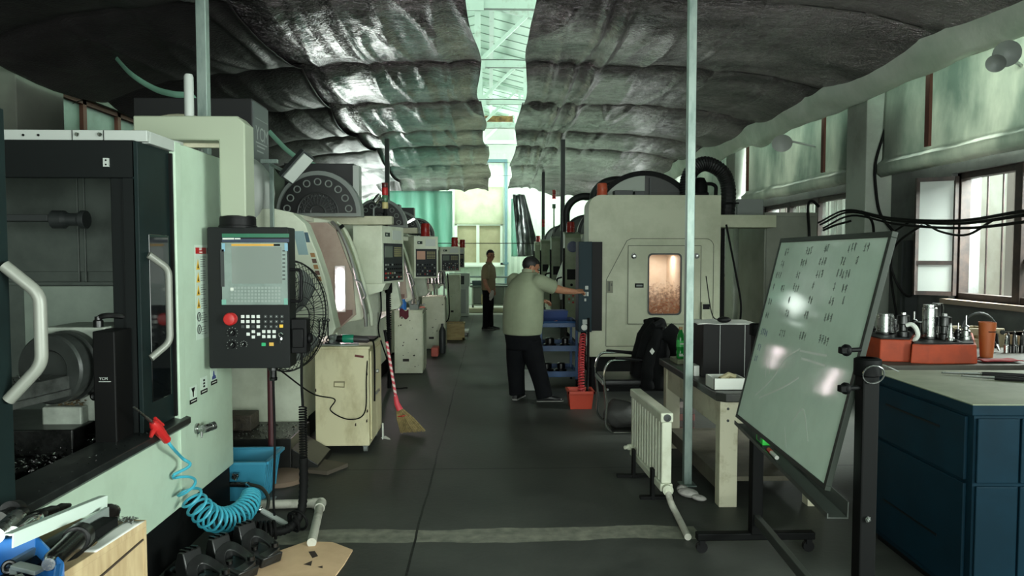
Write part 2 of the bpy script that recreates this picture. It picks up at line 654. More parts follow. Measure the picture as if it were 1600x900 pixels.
# pilasters
pil = mat('whitewashed_pilaster', (158, 164, 154), 0.8, rgb2=(126, 132, 122), nscale=1.3, nlo=0.45, nhi=0.75)
for y in (8.0, 12.35, 16.6, 21.0):
    struct('column', MB().box(4.2, XR, y, y + 0.45, 0, EAVE_Z), pil, bev=0.01, smooth=0)
pil2 = mat('grey_pilaster', (92, 94, 86), 0.85, rgb2=(76, 78, 72), nscale=1.3)
for y in (7.1, 11.8, 16.2):
    struct('column', MB().box(XL, -4.5, y, y + 0.78, 0, EAVE_Z), pil2, bev=0.01, smooth=0)

# windows in the long walls
brownw = mat('brown_window_frame', (36, 28, 26), 0.6, rgb2=(58, 44, 39), nscale=12)
pane = glassy('window_glass', (170, 190, 182), 0.03, 0.22)
lwin = mat('pale_window_frame', (196, 204, 200), 0.5)
n = 0
for a, b in WR:
    n += 1
    mb = MB()
    for y in (a, b - 0.06):
        mb.box(XR + 0.06, XR + 0.16, y, y + 0.06, 1.17, 2.39)
    for z in (1.17, 2.33):
        mb.box(XR + 0.06, XR + 0.16, a, b, z, z + 0.06)
    k = 3
    for i in range(1, k):
        y = a + (b - a) * i / k
        mb.box(XR + 0.05, XR + 0.16, y - 0.045, y + 0.045, 1.17, 2.39)
    mb.box(XR + 0.08, XR + 0.14, a, b - 0.85, 1.52, 1.56)
    w = struct('window_%d' % n, mb, brownw, bev=0.004, smooth=0)
    g = MB()
    g.box(XR + 0.105, XR + 0.109, a + 0.05, b - 0.87, 1.22, 2.34)
    part('pane', g, pane, w, smooth=0)
    bars = MB()
    for i in range(1, 12):
        y = a + (b - a) * i / 12
        bars.cyl((XR + 0.22, y, 1.17), (XR + 0.22, y, 2.39), 0.009, seg=6)
    part('security_bar', bars, brownw, w)
    sill = MB().box(XR - 0.06, XR + 0.1, a - 0.05, b + 0.05, 1.12, 1.17)
    part('sill', sill, mat('stained_sill', (150, 132, 118), 0.8), w, bev=0.004, smooth=0)
    # opened inward casement at the far jamb
    c = MB()
    hy, wdt = b - 0.03, 0.33
    d = Vector((-0.84, 0.54, 0))
    p0 = Vector((XR + 0.03, hy, 0))
    p1 = p0 + d * wdt
    def up_(p, z):
        return (p.x, p.y, z)
    for p in (p0, p1):
        c.bar(up_(p, 1.2), up_(p, 2.36), 0.035, 0.03)
    for z in (1.22, 1.52, 2.34):
        c.bar(up_(p0, z), up_(p1, z), 0.03, 0.04)
    cs = part('casement', c, [brownw], w, smooth=0)
    g = MB()
    g.bar(up_(p0 + d * 0.02, 1.78), up_(p1 - d * 0.02, 1.78), 0.004, 1.12)
    part('pane', g, glassy('casement_glass', (196, 202, 198), 0.2, 0.6), cs, smooth=0)
for a, b in WL:
    n += 1
    mb = MB()
    for i in range(5):
        y = a + (b - a) * i / 4
        mb.box(XL - 0.16, XL - 0.06, y - 0.04, y + 0.04, 2.0, 3.5)
    for z in (2.0, 2.9, 3.44):
        mb.box(XL - 0.16, XL - 0.06, a, b, z, z + 0.06)
    w = struct('window_%d' % n, mb, brownb, smooth=0)
    part('pane', MB().box(XL - 0.112, XL - 0.108, a, b, 2.03, 3.47), mat('filmed_glass', (112, 128, 120), 0.4, rgb2=(92, 106, 98), nscale=2), w, smooth=0)
# far window: white frame, two tan panes below, film-covered lights above
n += 1
mb = MB()
for x in (WX0, WX1 - 0.08):
    mb.box(x, x + 0.08, YE - 0.04, YE + 0.1, WZ0, WZ1)
for z in (WZ0, 2.52, WZ1 - 0.08):
    mb.box(WX0, WX1, YE - 0.04, YE + 0.1, z, z + 0.08)
mb.box(-0.42, -0.32, YE - 0.045, YE + 0.1, WZ0, 2.56)
mb.box(WX0 - 0.1, WX1 + 0.1, YE - 0.12, YE + 0.02, WZ0 - 0.06, WZ0)
w = struct('window_%d' % n, mb, mat('white_window_frame', (226, 236, 222), 0.5), bev=0.005, smooth=0)
tan = mat('tan_blind', (176, 170, 136), 0.6, rgb2=(160, 154, 122), nscale=2)
part('pane', MB().box(WX0 + 0.05, -0.36, YE + 0.02, YE + 0.03, WZ0 + 0.04, 2.54), tan, w, smooth=0)
part('pane', MB().box(-0.36, WX1 - 0.05, YE + 0.02, YE + 0.03, WZ0 + 0.04, 2.54), tan, w, smooth=0)
def filmfn(u, v):
    x = WX0 + (WX1 - WX0) * u
    z = 2.56 + (WZ1 - 2.56) * v
    return (x, YE - 0.06 + 0.03 * mnoise.noise((x * 3, z * 4, 2)), z)
part('plastic_film', MB().grid(filmfn, 20, 18), sheet('cloudy_film', (190, 196, 168), (170, 178, 150), 0.4), w)
# blue-grey downpipe beside the far window
single('downpipe', MB().cyl((0.52, YE - 0.09, 0.0), (0.52, YE - 0.09, 4.6), 0.045).box(0.44, 0.6, YE - 0.14, YE, 1.3, 1.36).box(-0.9, 0.52, YE - 0.12, YE - 0.03, 4.5, 4.6),
       mat('pipe_blue', (104, 140, 146), 0.5), 'blue grey downpipe running up the far wall beside the window', 'pipe')
# cable ledges along the far wall
single('wall_conduit', MB().tube([(-1.6, YE - 0.2, 0.92), (0.4, YE - 0.2, 0.9), (4.2, YE - 0.2, 0.96)], 0.03).tube([(-1.6, YE - 0.22, 0.72), (1.2, YE - 0.22, 0.66), (4.2, YE - 0.22, 0.7)], 0.025),
       mat('conduit_grey', (86, 100, 94), 0.6), 'pair of grey conduits along the far wall below the window', 'conduit')

# pale rendered wall of the next building, seen through the window panes
struct('wall_outside', MB().box(6.6, 6.8, -1, 24, 0, 3.4), mat('outside_render', (206, 206, 200), 0.8, rgb2=(176, 168, 160), nscale=0.8), smooth=0)
mb = MB()
for y in range(14):
    mb.box(6.45, 6.6, 1.0 + 1.55 * y, 1.12 + 1.55 * y, 0, 3.3)
struct('trim_4', mb, mat('outside_pipe', (120, 112, 108), 0.7), smooth=0)
struct('ground', MB().box(4.8, 6.6, -1, 24, -0.2, 0), mat('outside_ground', (150, 150, 144), 0.9), smooth=0)
# ------------------------------------------------------------------ foil canopies
WIRES = [1.9, 4.2, 6.45, 8.72, 10.92, 13.4, 15.3, 18.3, 21.3]
FOLDS = {-1: [(-1.85, 0.22, 0.12), (-1.35, 0.16, 0.06), (-0.95, 0.10, 0.04), (-0.45, 0.12, 0.05), (-2.9, 0.3, 0.05)], 1: [(0.70, 0.07, 0.05), (0.93, 0.07, 0.09), (1.18, 0.10, 0.10), (1.7, 0.2, 0.04), (2.6, 0.3, 0.04)]}
def canopy(side, x_out=None, x_in=None, drop=0.0):
    def inner(Y):
        if x_in is not None:
            return x_in - 0.02 * Y + 0.07 * math.sin(Y * 0.9)
        if side < 0:
            return -0.24 + 0.012 * Y + 0.05 * math.sin(Y * 1.7)
        return 0.36 + 0.010 * Y + 0.05 * math.sin(Y * 1.3 + 1)
    xw = -4.47 if side < 0 else 4.17
    if x_out is not None:
        xw = x_out
    xe = -4.6 if side < 0 else 4.3
    def fn(u, v):
        Y = 1.0 + (21.5 - 1.0) * u
        xi = inner(Y)
        X = xi + (xw - (0.02 * Y if x_out is not None else 0) - xi) * v
        ve = min(1.0, abs(X - (-0.1 if side < 0 else 0.4)) / abs(xe - (-0.1 if side < 0 else 0.4)))
        z = 3.93 - drop - 0.10 * ve - (0.46 if side < 0 else 0.36) * ve ** 5
        # billow between the carrying wires
        for a, b in zip(WIRES, WIRES[1:]):
            if a <= Y <= b:
                s = (Y - a) / (b - a)
                amp = (b - a) / 2.3 * 0.125 + 0.035 * mnoise.noise((X * 0.5, a * 3.1, side))
                # front-loaded sag: film hangs like shallow swags
                z -= amp * (4 * s * (1 - s)) ** 0.62
                z += 0.018 * mnoise.noise((X * 0.8, Y * 0.9, a)) * (4 * s * (1 - s))
        # long folds running down the hall
        d = abs(X - xi)
        for fx0, wd, dp in FOLDS[side]:
            xx = X - fx0 - 0.10 * mnoise.noise((Y * 0.35, fx0 * 7, 2)) - side * 0.012 * Y
            t = abs(xx) / wd
            if t < 1:
                z -= dp * (1 - t) ** 1.4 * (0.55 + 0.45 * mnoise.noise((Y * 0.5, fx0 * 3, 8)))
        z += 0.006 * mnoise.noise((X * 6, Y * 1.2, 9))
        # crumpled creases of the film, mostly drawn along the hall
        q = X + 0.22 * (Y - 8) * (0.25 if side > 0 else -0.35)
        c1 = mnoise.noise((q * 1.7, Y * 0.28, 21 + side))
        z -= 0.035 * max(0.0, 1 - abs(c1) * 9) * (0.15 + 0.85 * math.exp(-d / 1.6))
        c2 = mnoise.noise((q * 5.0, Y * 1.1, 41 + side))
        z += 0.010 * abs(c2) + 0.004 * mnoise.noise((X * 9, Y * 7, 3))
        # inner hem curls down, wall edge droops
        if v < 0.03:
            z -= 0.03 * (1 - v / 0.03)
        # ragged hanging end
        if Y > 20.6:
            t = (Y - 20.6) / 0.9
            z -= t * (0.32 + 0.28 * mnoise.noise((X * 1.3, 3, side)) + (0.35 * v if side > 0 else 0.1))
        return (X, Y, z)
    return fn
def foil_mat():
    m = mat('foil_film', (150, 142, 146), 0.22, 0.9, rgb2=(62, 58, 60), nscale=1.1, nlo=0.38, nhi=0.66, stretch=(0.5, 1.4, 1))
    nt = m.node_tree
    b = nt.nodes['Principled BSDF']
    tc = nt.nodes.new('ShaderNodeTexCoord')
    mp = nt.nodes.new('ShaderNodeMapping')
    mp.inputs['Scale'].default_value = (1.0, 2.6, 1)
    nt.links.new(tc.outputs['Object'], mp.inputs[0])
    n1 = nt.nodes.new('ShaderNodeTexVoronoi')
    n1.inputs['Scale'].default_value = 13
    n1.inputs['Detail'].default_value = 2.5
    nw = nt.nodes.new('ShaderNodeTexNoise')
    nw.inputs['Scale'].default_value = 3.5
    nw.inputs['Detail'].default_value = 3
    nt.links.new(mp.outputs[0], nw.inputs['Vector'])
    vm = nt.nodes.new('ShaderNodeVectorMath')
    vm.operation = 'MULTIPLY_ADD'
    vm.inputs[1].default_value = (0.5, 0.5, 0.5)
    nt.links.new(nw.outputs['Color'], vm.inputs[0])
    nt.links.new(mp.outputs[0], vm.inputs[2])
    n2 = nt.nodes.new('ShaderNodeTexNoise')
    n2.inputs['Scale'].default_value = 55
    n2.inputs['Detail'].default_value = 3
    nt.links.new(vm.outputs[0], n1.inputs['Vector'])
    nt.links.new(mp.outputs[0], n2.inputs['Vector'])
    b1 = nt.nodes.new('ShaderNodeBump')
    b1.inputs['Strength'].default_value = 0.7
    b1.inputs['Distance'].default_value = 0.03
    b2 = nt.nodes.new('ShaderNodeBump')
    b2.inputs['Strength'].default_value = 0.8
    b2.inputs['Distance'].default_value = 0.008
    nt.links.new(n1.outputs['Distance'], b1.inputs['Height'])
    nt.links.new(n2.outputs['Fac'], b2.inputs['Height'])
    nt.links.new(b1.outputs[0], b2.inputs['Normal'])
    nt.links.new(b2.outputs[0], b.inputs['Normal'])
    return m
foil = foil_mat()
single('foil_canopy', MB().grid(canopy(-1, x_out=-2.45), 520, 80), foil, 'shiny foil insulation film slung on wires along the aisle side of the sloped machine row', 'foil sheet', 'foil canopies under the roof', smooth=180, solid=0.006)
dark_film = mat('dark_film', (66, 62, 63), 0.42, 0.6, rgb2=(40, 38, 39), nscale=0.9, nlo=0.35, nhi=0.7, bump=0.5, bscale=26, stretch=(1, 2.2, 1))
single('foil_canopy', MB().grid(canopy(-1, x_in=-2.1, drop=0.035), 420, 80), dark_film, 'duller dark insulation film slung under the roof above the nearest machine and its window wall', 'foil sheet', 'foil canopies under the roof', smooth=180, solid=0.006)
single('foil_canopy', MB().grid(canopy(1), 520, 130), foil, 'dark foil insulation film slung under the roof over the radiator and whiteboard', 'foil sheet', 'foil canopies under the roof', smooth=180, solid=0.006)
wirem = mat('wire_steel', (60, 60, 58), 0.5, 0.8)
for k, y in enumerate(WIRES[2:]):
    single('support_wire', MB().cyl((XL + 0.02, y, 3.72), (XR - 0.02, y, 3.72 + 0.0), 0.004, seg=6) if False else
           MB().tube([(XL + 0.02, y, 3.37), (-4.2, y, 3.64), (-3.4, y, 3.79), (-2.2, y, 3.87), (0.2, y, 3.92), (2.4, y, 3.86), (3.4, y, 3.75), (XR - 0.02, y, 3.47)], 0.005, 6),
           wirem, 'thin steel wire carrying the foil films across the hall', 'wire', 'wires carrying the foil films')
# pale plastic edge film along the window wall
pf = sheet('pale_film', (224, 234, 220), (200, 216, 198), 0.3, rough=0.35, bump=0.6)
def edge(u, v):
    Y = 5.0 + 14.5 * u
    x = 4.18 - 0.26 * v - 0.06 * v * mnoise.noise((Y * 1.1, 1, 4))
    z = 3.34 - 0.15 * math.sin(PI * v) * (1 + mnoise.noise((Y * 0.8, 4, 4))) + 0.22 * v + 0.05 * mnoise.noise((Y * 2, v * 3, 1))
    return (x, Y, z)
single('plastic_film', MB().grid(edge, 150, 10), pf, 'pale translucent plastic film sagging along the top of the window wall', 'plastic film', smooth=180)
# green tarpaulins over the upper lights, rolled at the foot
tarp = sheet('green_tarp', (158, 162, 152), (104, 116, 108), 0.3, nscale=1.1, rough=0.6, bump=0.12, stretch=(1, 1, 0.4))
def tarp_fn(y0, y1):
    def f(u, v):
        Y = y0 + (y1 - y0) * u
        z = 3.52 - 1.02 * v
        x = 4.44 - 0.05 * v - 0.035 * (1 + mnoise.noise((Y * 2.2, z * 1.2, y0)))
        if v > 0.86:
            t = (v - 0.86) / 0.14
            a = t * 5.2
            x = 4.36 - 0.07 * math.sin(a) - 0.02 * mnoise.noise((Y * 4, 1, 1))
            z = 3.52 - 1.02 * 0.86 - 0.09 * (1 - math.cos(a)) + 0.02 * mnoise.noise((Y * 1.4, 5, 1))
        return (x, Y, z)
    return f
names = ['green tarpaulin over the window wall beyond the whiteboard, nearest the camera', 'green tarpaulin over the window wall behind the grey electrical cabinet',
         'narrow green tarpaulin over the window wall beyond the black duct']
for (y0, y1), lb in zip(((4.2, 7.97), (8.47, 12.3), (12.85, 16.5)), names):
    t = single('tarpaulin', MB().grid(tarp_fn(y0, y1), 70, 36), tarp, lb, 'tarpaulin', 'tarpaulins on the window wall', smooth=180, solid=0.004)
for y, h in ((7.02, 1), (9.25, 2), (12.0, 3)):
    single('batten', MB().box(4.28, 4.31, y - 0.035, y + 0.035, 2.66, 3.42), brownb,
           ['', 'reddish brown wooden batten on the tarpaulin above the open casement', 'reddish brown wooden batten at the far side of the whitewashed pilaster', 'reddish brown wooden batten on the tarpaulin beyond the duct'][h], 'batten', 'battens on the tarpaulins')
# hanging cloths at the far end
teal = sheet('teal_curtain', (206, 240, 230), (180, 226, 212), 0.5, nscale=1.5, stretch=(3, 1, 0.3))
def hang(x0, x1, y0, z0, z1, amp, freq, seed, taper=0):
    def f(u, v):
        x = x0 + (x1 - x0) * u
        z = z0 + (z1 - z0) * v + 0.05 * mnoise.noise((x * 3, v, seed)) * v
        x += taper * v * (0.5 - u)
        y = y0 + amp * math.sin(x * freq + 1.5 * mnoise.noise((x, z * 0.7, seed))) * (0.4 + 0.6 * v)
        return (x, y, z)
    return f
single('curtain', MB().grid(hang(-3.0, -1.05, 20.6, 3.4, 1.45, 0.06, 15, 1), 110, 24), teal, 'teal green curtain hanging beside the far window', 'curtain', smooth=180, solid=0.004)
single('curtain', MB().grid(hang(0.62, 0.98, 20.8, 3.2, 1.55, 0.05, 26, 5), 40, 20), teal, 'narrow wisp of teal curtain hanging by the foil strip on the far wall', 'curtain', smooth=180, solid=0.004)
foil2 = mat('silver_foil', (150, 156, 154), 0.3, 0.8, rgb2=(70, 76, 76), nscale=3, bump=0.5, bscale=14, stretch=(1, 1, 0.4))
def strip(u, v):
    z = 3.3 - 1.75 * v
    c = 0.82 + 0.30 * v
    x = c + (u - 0.5) * (0.34 + 0.3 * v) 
    return (x, 20.4 + 0.07 * math.sin(u * 9 + v * 2) + 0.05 * mnoise.noise((x * 4, z * 3, 3)), z)
single('foil_strip', MB().grid(strip, 26, 40), foil2, 'crumpled silver foil strip hanging down from the canopy at the far end', 'foil sheet', smooth=180, solid=0.004)
single('tension_wire', MB().cyl((-2.6, 20.3, 1.92), (1.6, 20.3, 1.92), 0.012, seg=6), wirem, 'dark horizontal wire across the far window at head height', 'wire')
# mint cloth strap slung below the canopy
strap = mat('mint_webbing', (126, 176, 152), 0.6)
mb = MB()
for pts in (((176, 84, 7.6), (181, 90, 7.4), (205, 116, 7.0), (240, 138, 6.8), (270, 147, 6.6), (298, 150, 6.5), (306, 160, 6.5)), ((420, 205, 9.0), (436, 222, 9.0), (448, 234, 9.0), (466, 247, 9.0), (500, 262, 9.0), (516, 270, 9.0))):
    sp_ = spline([atY(*p) for p in pts], 6)
    single('webbing_strap', MB().tube(sp_, [(0.01, 0.028)] * len(sp_), 8), strap, 'pale mint strap drooping in a curve below the dull film, nearer the camera' if pts[0][0] < 300 else 'pale mint strap slanting down behind the tilted flood lamp', 'strap', 'mint straps below the canopy')
# posts
for x, y, r, lb in ((-1.9, 4.93, 0.033, 'galvanised post rising behind the pendant arm of the nearest machine'), (1.372, 4.93, 0.027, 'slim galvanised square post standing between the radiator and the desk'),
                    (-1.9, 13.6, 0.04, 'dark slim post among the far machines in the row with sloped doors'), (1.372, 13.6, 0.04, 'grey slim post beside the signal lamps of the green machine columns'), (1.40, 18.9, 0.04, 'thin far post in front of the pale end wall')):
    ro = thing('support_post', lb, 'post', (x, y, 0), 'posts carrying the canopy')
    part('shaft', MB().box(x - r, x + r, y - r, y + r, 0.008, 3.75), galv if y < 9 else mat('dark_post_paint', (52, 60, 56), 0.5), ro, bev=0.004, smooth=0)
    part('foot_plate', MB().box(x - 2 * r, x + 2 * r, y - 2 * r, y + 2 * r, 0, 0.008), galv, ro, smooth=0)
# wall fan high on the window wall
ro = thing('wall_lamp', 'pair of pale round lamp shades fixed high on the window wall', 'lamp', atY(1562, 88, 5.55))
c = Vector(ro.location)
ax = Vector((-0.35, -0.9, -0.25)).normalized()
part('lamp_shade', MB().lathe([(0.03, -0.05), (0.05, -0.03), (0.095, 0.015), (0.10, 0.02), (0.09, 0.014), (0.045, -0.015), (0.0, -0.02)], c + Vector((0.05, 0, 0.02)), ax), grey, ro)
part('lamp_shade', MB().lathe([(0.02, -0.05), (0.04, -0.03), (0.065, 0.02), (0.07, 0.024), (0.062, 0.02), (0.03, -0.01), (0.0, -0.015)], c + Vector((-0.06, -0.05, -0.06)), (-0.6, -0.6, -0.5)), grey, ro)
part('bracket', MB().tube([c + Vector((0.05, 0.03, 0.03)), c + Vector((0.12, 0.1, 0.03)), (4.49, c.y + 0.45, c.z + 0.03)], 0.015), lgrey, ro)
ro = thing('wall_lamp', 'small pale round lamp shade under the film edge above the grey electrical cabinet', 'lamp', atY(1222, 222, 9.6))
c = Vector(ro.location)
part('lamp_shade', MB().lathe([(0.03, -0.05), (0.06, -0.03), (0.125, 0.03), (0.13, 0.036), (0.12, 0.03), (0.05, -0.015), (0.0, -0.02)], c, (-0.3, -0.75, -0.6)), lgrey, ro)
part('bracket', MB().tube([c + Vector((0.01, 0.03, 0.03)), c + Vector((0.05, 0.06, 0.04)), (4.44, c.y + 0.1, c.z - 0.05)], 0.015), lgrey, ro)
# black cable down the pilaster
single('cable', MB().tube(spline([atY(1392, 160, 7.96), atY(1382, 205, 7.96), atY(1368, 255, 7.96), atY(1369, 300, 7.96), atY(1376, 335, 7.96), atY(1396, 362, 7.9)]), 0.016), rubber, 'single black cable snaking down the whitewashed pilaster by the window', 'cable')
# bundle of cables slung along the window wall
mb = MB()
rr = random.Random(3)
for k in range(4):
    o = Vector((rr.uniform(-.03, .03), 0, rr.uniform(-.025, .025)))
    pts = [atY(1650, 330, 3.9), atY(1600, 338, 4.3), atY(1500, 350, 5.6), atY(1400, 345, 6.8), atY(1330, 332, 7.7), atY(1284, 352, 7.9)]
    mb.tube(spline([p + o * 1.5 for p in pts]), 0.011)
for pts, r in ((((1390, 366, 7.2), (1430, 345, 6.9), (1470, 362, 6.4), (1510, 367, 5.9), (1550, 345, 5.2)), .010), (((1345, 330, 7.6), (1362, 345, 7.6), (1366, 372, 7.7)), .014), (((1330, 345, 7.7), (1305, 352, 7.8), (1286, 360, 7.9)), .012),
               (((1380, 420, 7.3), (1402, 380, 7.2), (1440, 352, 6.6)), .012), (((1380, 372, 7.4), (1400, 440, 7.3), (1425, 460, 7.3), (1440, 380, 7.2)), .012), (((1395, 372, 7.5), (1392, 430, 7.5), (1402, 500, 7.5)), .012)):
    mb.tube(spline([atY(*p) for p in pts]), r)
single('cable_bundle', mb, rubber, 'bundle of thick black cables slung along the window wall above the whiteboard', 'cables')
# dark cable tray column on the wall behind the whiteboard
single('cable_duct', MB().box(4.36, 4.49, 7.45, 7.6, 0.0, 1.75).box(4.34, 4.37, 7.5, 7.53, 0.5, 1.75), dgrey, 'upright dark cable duct on the brick wall behind the whiteboard', 'cable duct')

# ------------------------------------------------------------------ light
w = bpy.data.worlds.new('daylight')
S.world = w
w.use_nodes = True
bg = w.node_tree.nodes['Background']
bg.inputs[0].default_value = (0.90, 1.0, 0.94, 1)
bg.inputs[1].default_value = 1.0

def area(name, loc, target, sx, sy, power, col=(0.90, 1.0, 0.93), spread=180, xdir=(1, 0, 0)):
    l = bpy.data.lights.new(name, 'AREA')
    l.shape = 'RECTANGLE'
    l.size, l.size_y = sx, sy
    l.energy = power
    l.color = col
    l.spread = R(spread)
    o = bpy.data.objects.new(name, l)
    COL.objects.link(o)
    o.location = loc
    z = (Vector(loc) - Vector(target)).normalized()
    x = Vector(xdir)
    x = (x - z * x.dot(z)).normalized()
    y = z.cross(x)
    o.rotation_euler = Matrix((x, y, z)).transposed().to_euler()
    return o
# ------------------------------------------------------------------ nearest machine (open door, pendant)
m1 = thing('machining_center', 'large pale mint machining centre nearest the camera with its dark door slid open', 'machine', (-2.6, 3.2, 0))
FX = -1.63
intr = mat('inner_sheet_metal', (84, 92, 86), 0.5, rgb2=(66, 73, 68), nscale=3)
intr2 = mat('inner_panel_clean', (150, 162, 150), 0.45, rgb2=(128, 140, 130), nscale=2)
lab_w = mat('label_white', (196, 212, 198), 0.5)
# right-hand front panel with pale edge strip and shallow chamfer
mb = MB()
mb.prism([(FX - 0.16, 3.80), (FX + 0.012, 3.80), (FX + 0.012, 3.875), (FX - 0.012, 3.885), (FX, 3.97), (FX, 4.6), (-3.7, 4.6), (-3.7, 4.52), (FX - 0.08, 4.52), (FX - 0.16, 4.40)], 'z', 0.27, 2.185)
part('front_panel', mb, mint, m1, bev=0.006)
# apron below the sill
mb = MB().box(FX - 0.10, FX, 1.1, 3.80, 0.27, 0.69)
mb.box(FX - 0.012, FX + 0.001, 3.79, 4.0, 0.27, 0.69)
part('apron', mb, mint, m1, bev=0.005, smooth=0)
part('plinth', MB().box(-3.65, FX - 0.02, 1.0, 4.58, 0, 0.27), black, m1, smooth=0)
mb = MB()
mb.prism([(FX - 0.16, 0.69), (FX + 0.02, 0.69), (FX + 0.035, 0.705), (FX + 0.035, 0.735), (FX - 0.02, 0.75), (FX - 0.16, 0.75)], 'y', 1.1, 3.88)
part('sill_rail', mb, [mat('sill_dark', (44, 47, 46), 0.35, 0.4, rgb2=(28, 30, 30), nscale=9)], m1, bev=0.003)
# roof slab, end frame and pale top band
part('roof_panel', MB().box(-3.7, FX - 0.02, 3.52, 4.52, 2.15, 2.18), mint2, m1, smooth=0)
part('top_band', MB().box(-3.7, FX + 0.012, 3.50, 3.53, 2.135, 2.188).box(FX - 0.03, FX + 0.012, 3.53, 3.80, 2.13, 2.188), lgrey, m1, bev=0.004, smooth=0)
mb = MB()
for x in (-2.19, -2.12):
    mb.lathe([(0.006, 0), (0.006, 0.002), (0, 0.002)], (x, 3.498, 2.162), (0, -1, 0), 8, 1)
for x in (-1.94, -1.835):
    mb.lathe([(0.011, 0), (0.010, 0.006), (0, 0.008)], (x, 3.498, 2.166), (0, -1, 0), 10, 0)
mb.box(-1.966, -1.963, 3.497, 3.499, 2.137, 2.186, 1).box(-1.82, -1.817, 3.497, 3.499, 2.137, 2.186, 1)
part('fastener', mb, [chrome, black], m1, kind='stuff')
mb = MB()
mb.box(-3.6, FX - 0.03, 3.46, 3.50, 1.96, 2.135)
mb.box(-1.72, FX - 0.03, 3.46, 3.50, 0.75, 1.96)
mb.box(-1.78, -1.72, 3.47, 3.50, 0.75, 1.96)
part('end_frame', mb, mat('frame_black', (17, 20, 20), 0.5, spec=0.15), m1, bev=0.004, smooth=0)
mb = MB().box(-1.80, -1.775, 3.45, 3.462, 2.01, 2.05).lathe([(0.005, 0), (0.004, 0.002), (0, 0.002)], (-1.787, 3.451, 2.04), (0, -1, 0), 8, 1).lathe([(0.005, 0), (0.004, 0.002), (0, 0.002)], (-1.787, 3.451, 2.02), (0, -1, 0), 8, 1)
part('door_switch', mb, [lgrey, black], m1)
# interior
mb = MB()
mb.box(-3.6, -1.70, 4.36, 4.40, 0.3, 2.15)
mb.box(-3.6, -1.74, 4.33, 4.36, 1.42, 1.44)
mb.box(-3.6, -1.74, 4.345, 4.36, 1.50, 2.15)
for x in (-2.42, -2.38, -2.0):
    mb.box(x - 0.006, x + 0.006, 4.335, 4.346, 1.44, 2.1)
part('inner_back_wall', mb, intr, m1, bev=0.003, smooth=0)
part('inner_lower_panel', MB().box(-2.74, -2.11, 4.335, 4.36, 1.05, 1.415), intr2, m1, bev=0.004, smooth=0)
part('inner_side_wall', MB().box(-3.7, -3.66, 1.1, 4.4, 0.27, 2.1), intr, m1, smooth=0)
part('chip_tray', MB().hexa([(-3.66, 1.1, 0.36), (-1.79, 1.1, 0.34), (-1.79, 4.36, 0.34), (-3.66, 4.36, 0.36), (-3.66, 1.1, 0.42), (-1.79, 1.1, 0.40), (-1.79, 4.36, 0.40), (-3.66, 4.36, 0.42)]), dsteel, m1, smooth=0)
part('spindle_beam', MB().box(-2.75, -2.36, 3.95, 4.1, 1.78, 1.815).lathe([(0.05, 0), (0.05, 0.06), (0.035, 0.08), (0.035, 0.14), (0.05, 0.15), (0.05, 0.18)], (-2.36, 4.0, 1.79), (1, 0, 0), 12), dgrey, m1, bev=0.003)
# work table carrying the swarf
tb = MB().box(-3.3, -1.95, 2.75, 3.75, 0.62, 0.70).box(-3.3, -1.95, 2.72, 2.75, 0.58, 0.70)
tb.box(-2.45, -1.86, 3.25, 3.7, 0.70, 0.82)
part('work_table', tb, dsteel, m1, bev=0.006, smooth=0)
# rotary unit
mb = MB().box(-2.08, -1.795, 3.42, 3.70, 0.82, 1.262)
mb.box(-2.06, -1.88, 3.36, 3.42, 0.80, 0.9)
part('rotary_housing', mb, mat('rotary_grey', (150, 156, 146), 0.5, rgb2=(120, 126, 118), nscale=6), m1, bev=0.008, smooth=0)
mb = MB().lathe([(0.165, 0.0), (0.165, 0.04), (0.15, 0.045), (0.15, 0.07), (0.160, 0.075), (0.160, 0.13), (0.15, 0.14), (0.09, 0.14), (0.08, 0.13), (0, 0.13)], (-1.955, 3.425, 1.085), (-0.16, -1, 0), 48)
part('rotary_disc', mb, mat('rotary_disc_dark', (52, 55, 53), 0.35, 0.3, rgb2=(40, 43, 41), nscale=9), m1)
mb = MB().hexa([(-2.2, 2.72, 1.00), (-1.99, 2.72, 1.00), (-1.87, 3.32, 1.00), (-2.09, 3.32, 1.00), (-2.2, 2.72, 1.06), (-1.99, 2.72, 1.06), (-1.87, 3.32, 1.06), (-2.09, 3.32, 1.06)])
mb.bar((-1.985, 2.72, 0.985), (-1.87, 3.31, 0.985), 0.012, 0.03)
part('trunnion_plate', mb, mat('oily_steel', (84, 87, 84), 0.35, 0.5, rgb2=(52, 54, 52), nscale=10), m1, bev=0.004, smooth=0)
mb = MB()
for z, r in ((0.985, 0.02), (0.94, 0.022)):
    mb.lathe([(r, 0), (r, 0.012), (r * 0.6, 0.016), (0, 0.012)], (-1.845, 3.42, z), (0, -1, 0), 14)
mb.tube(spline([(-1.83, 3.43, 1.262), (-1.83, 3.43, 1.30), (-1.79, 3.44, 1.315), (-1.71, 3.50, 1.30), (-1.66, 3.56, 1.26)]), 0.013)
mb.lathe([(0.022, 0), (0.022, 0.03), (0.015, 0.035), (0.015, 0.05)], (-1.83, 3.43, 1.262), seg=12)
mb.lathe([(0.013, 0), (0.013, 0.02), (0.008, 0.024), (0, 0.024)], (-1.935, 3.419, 1.23), (0.3, -1, 0.2), 10)
part('coolant_fitting', mb, dsteel, m1)
mb = MB().box(-1.79, -1.675, 3.44, 3.459, 0.5, 1.26)
part('cover_box', MB().box(-1.79, -1.69, 3.30, 3.455, 0.62, 1.255), mat('cover_black', (10, 10, 10), 0.5, spec=0.15), m1, bev=0.006, smooth=0)
part('maker_plate', text_mb('YCM', 0.018, (-1.762, 3.298, 1.035), (1, 0, 0), (0, 0, 1)).box(-1.764, -1.71, 3.297, 3.299, 1.026, 1.029), lgrey, m1)
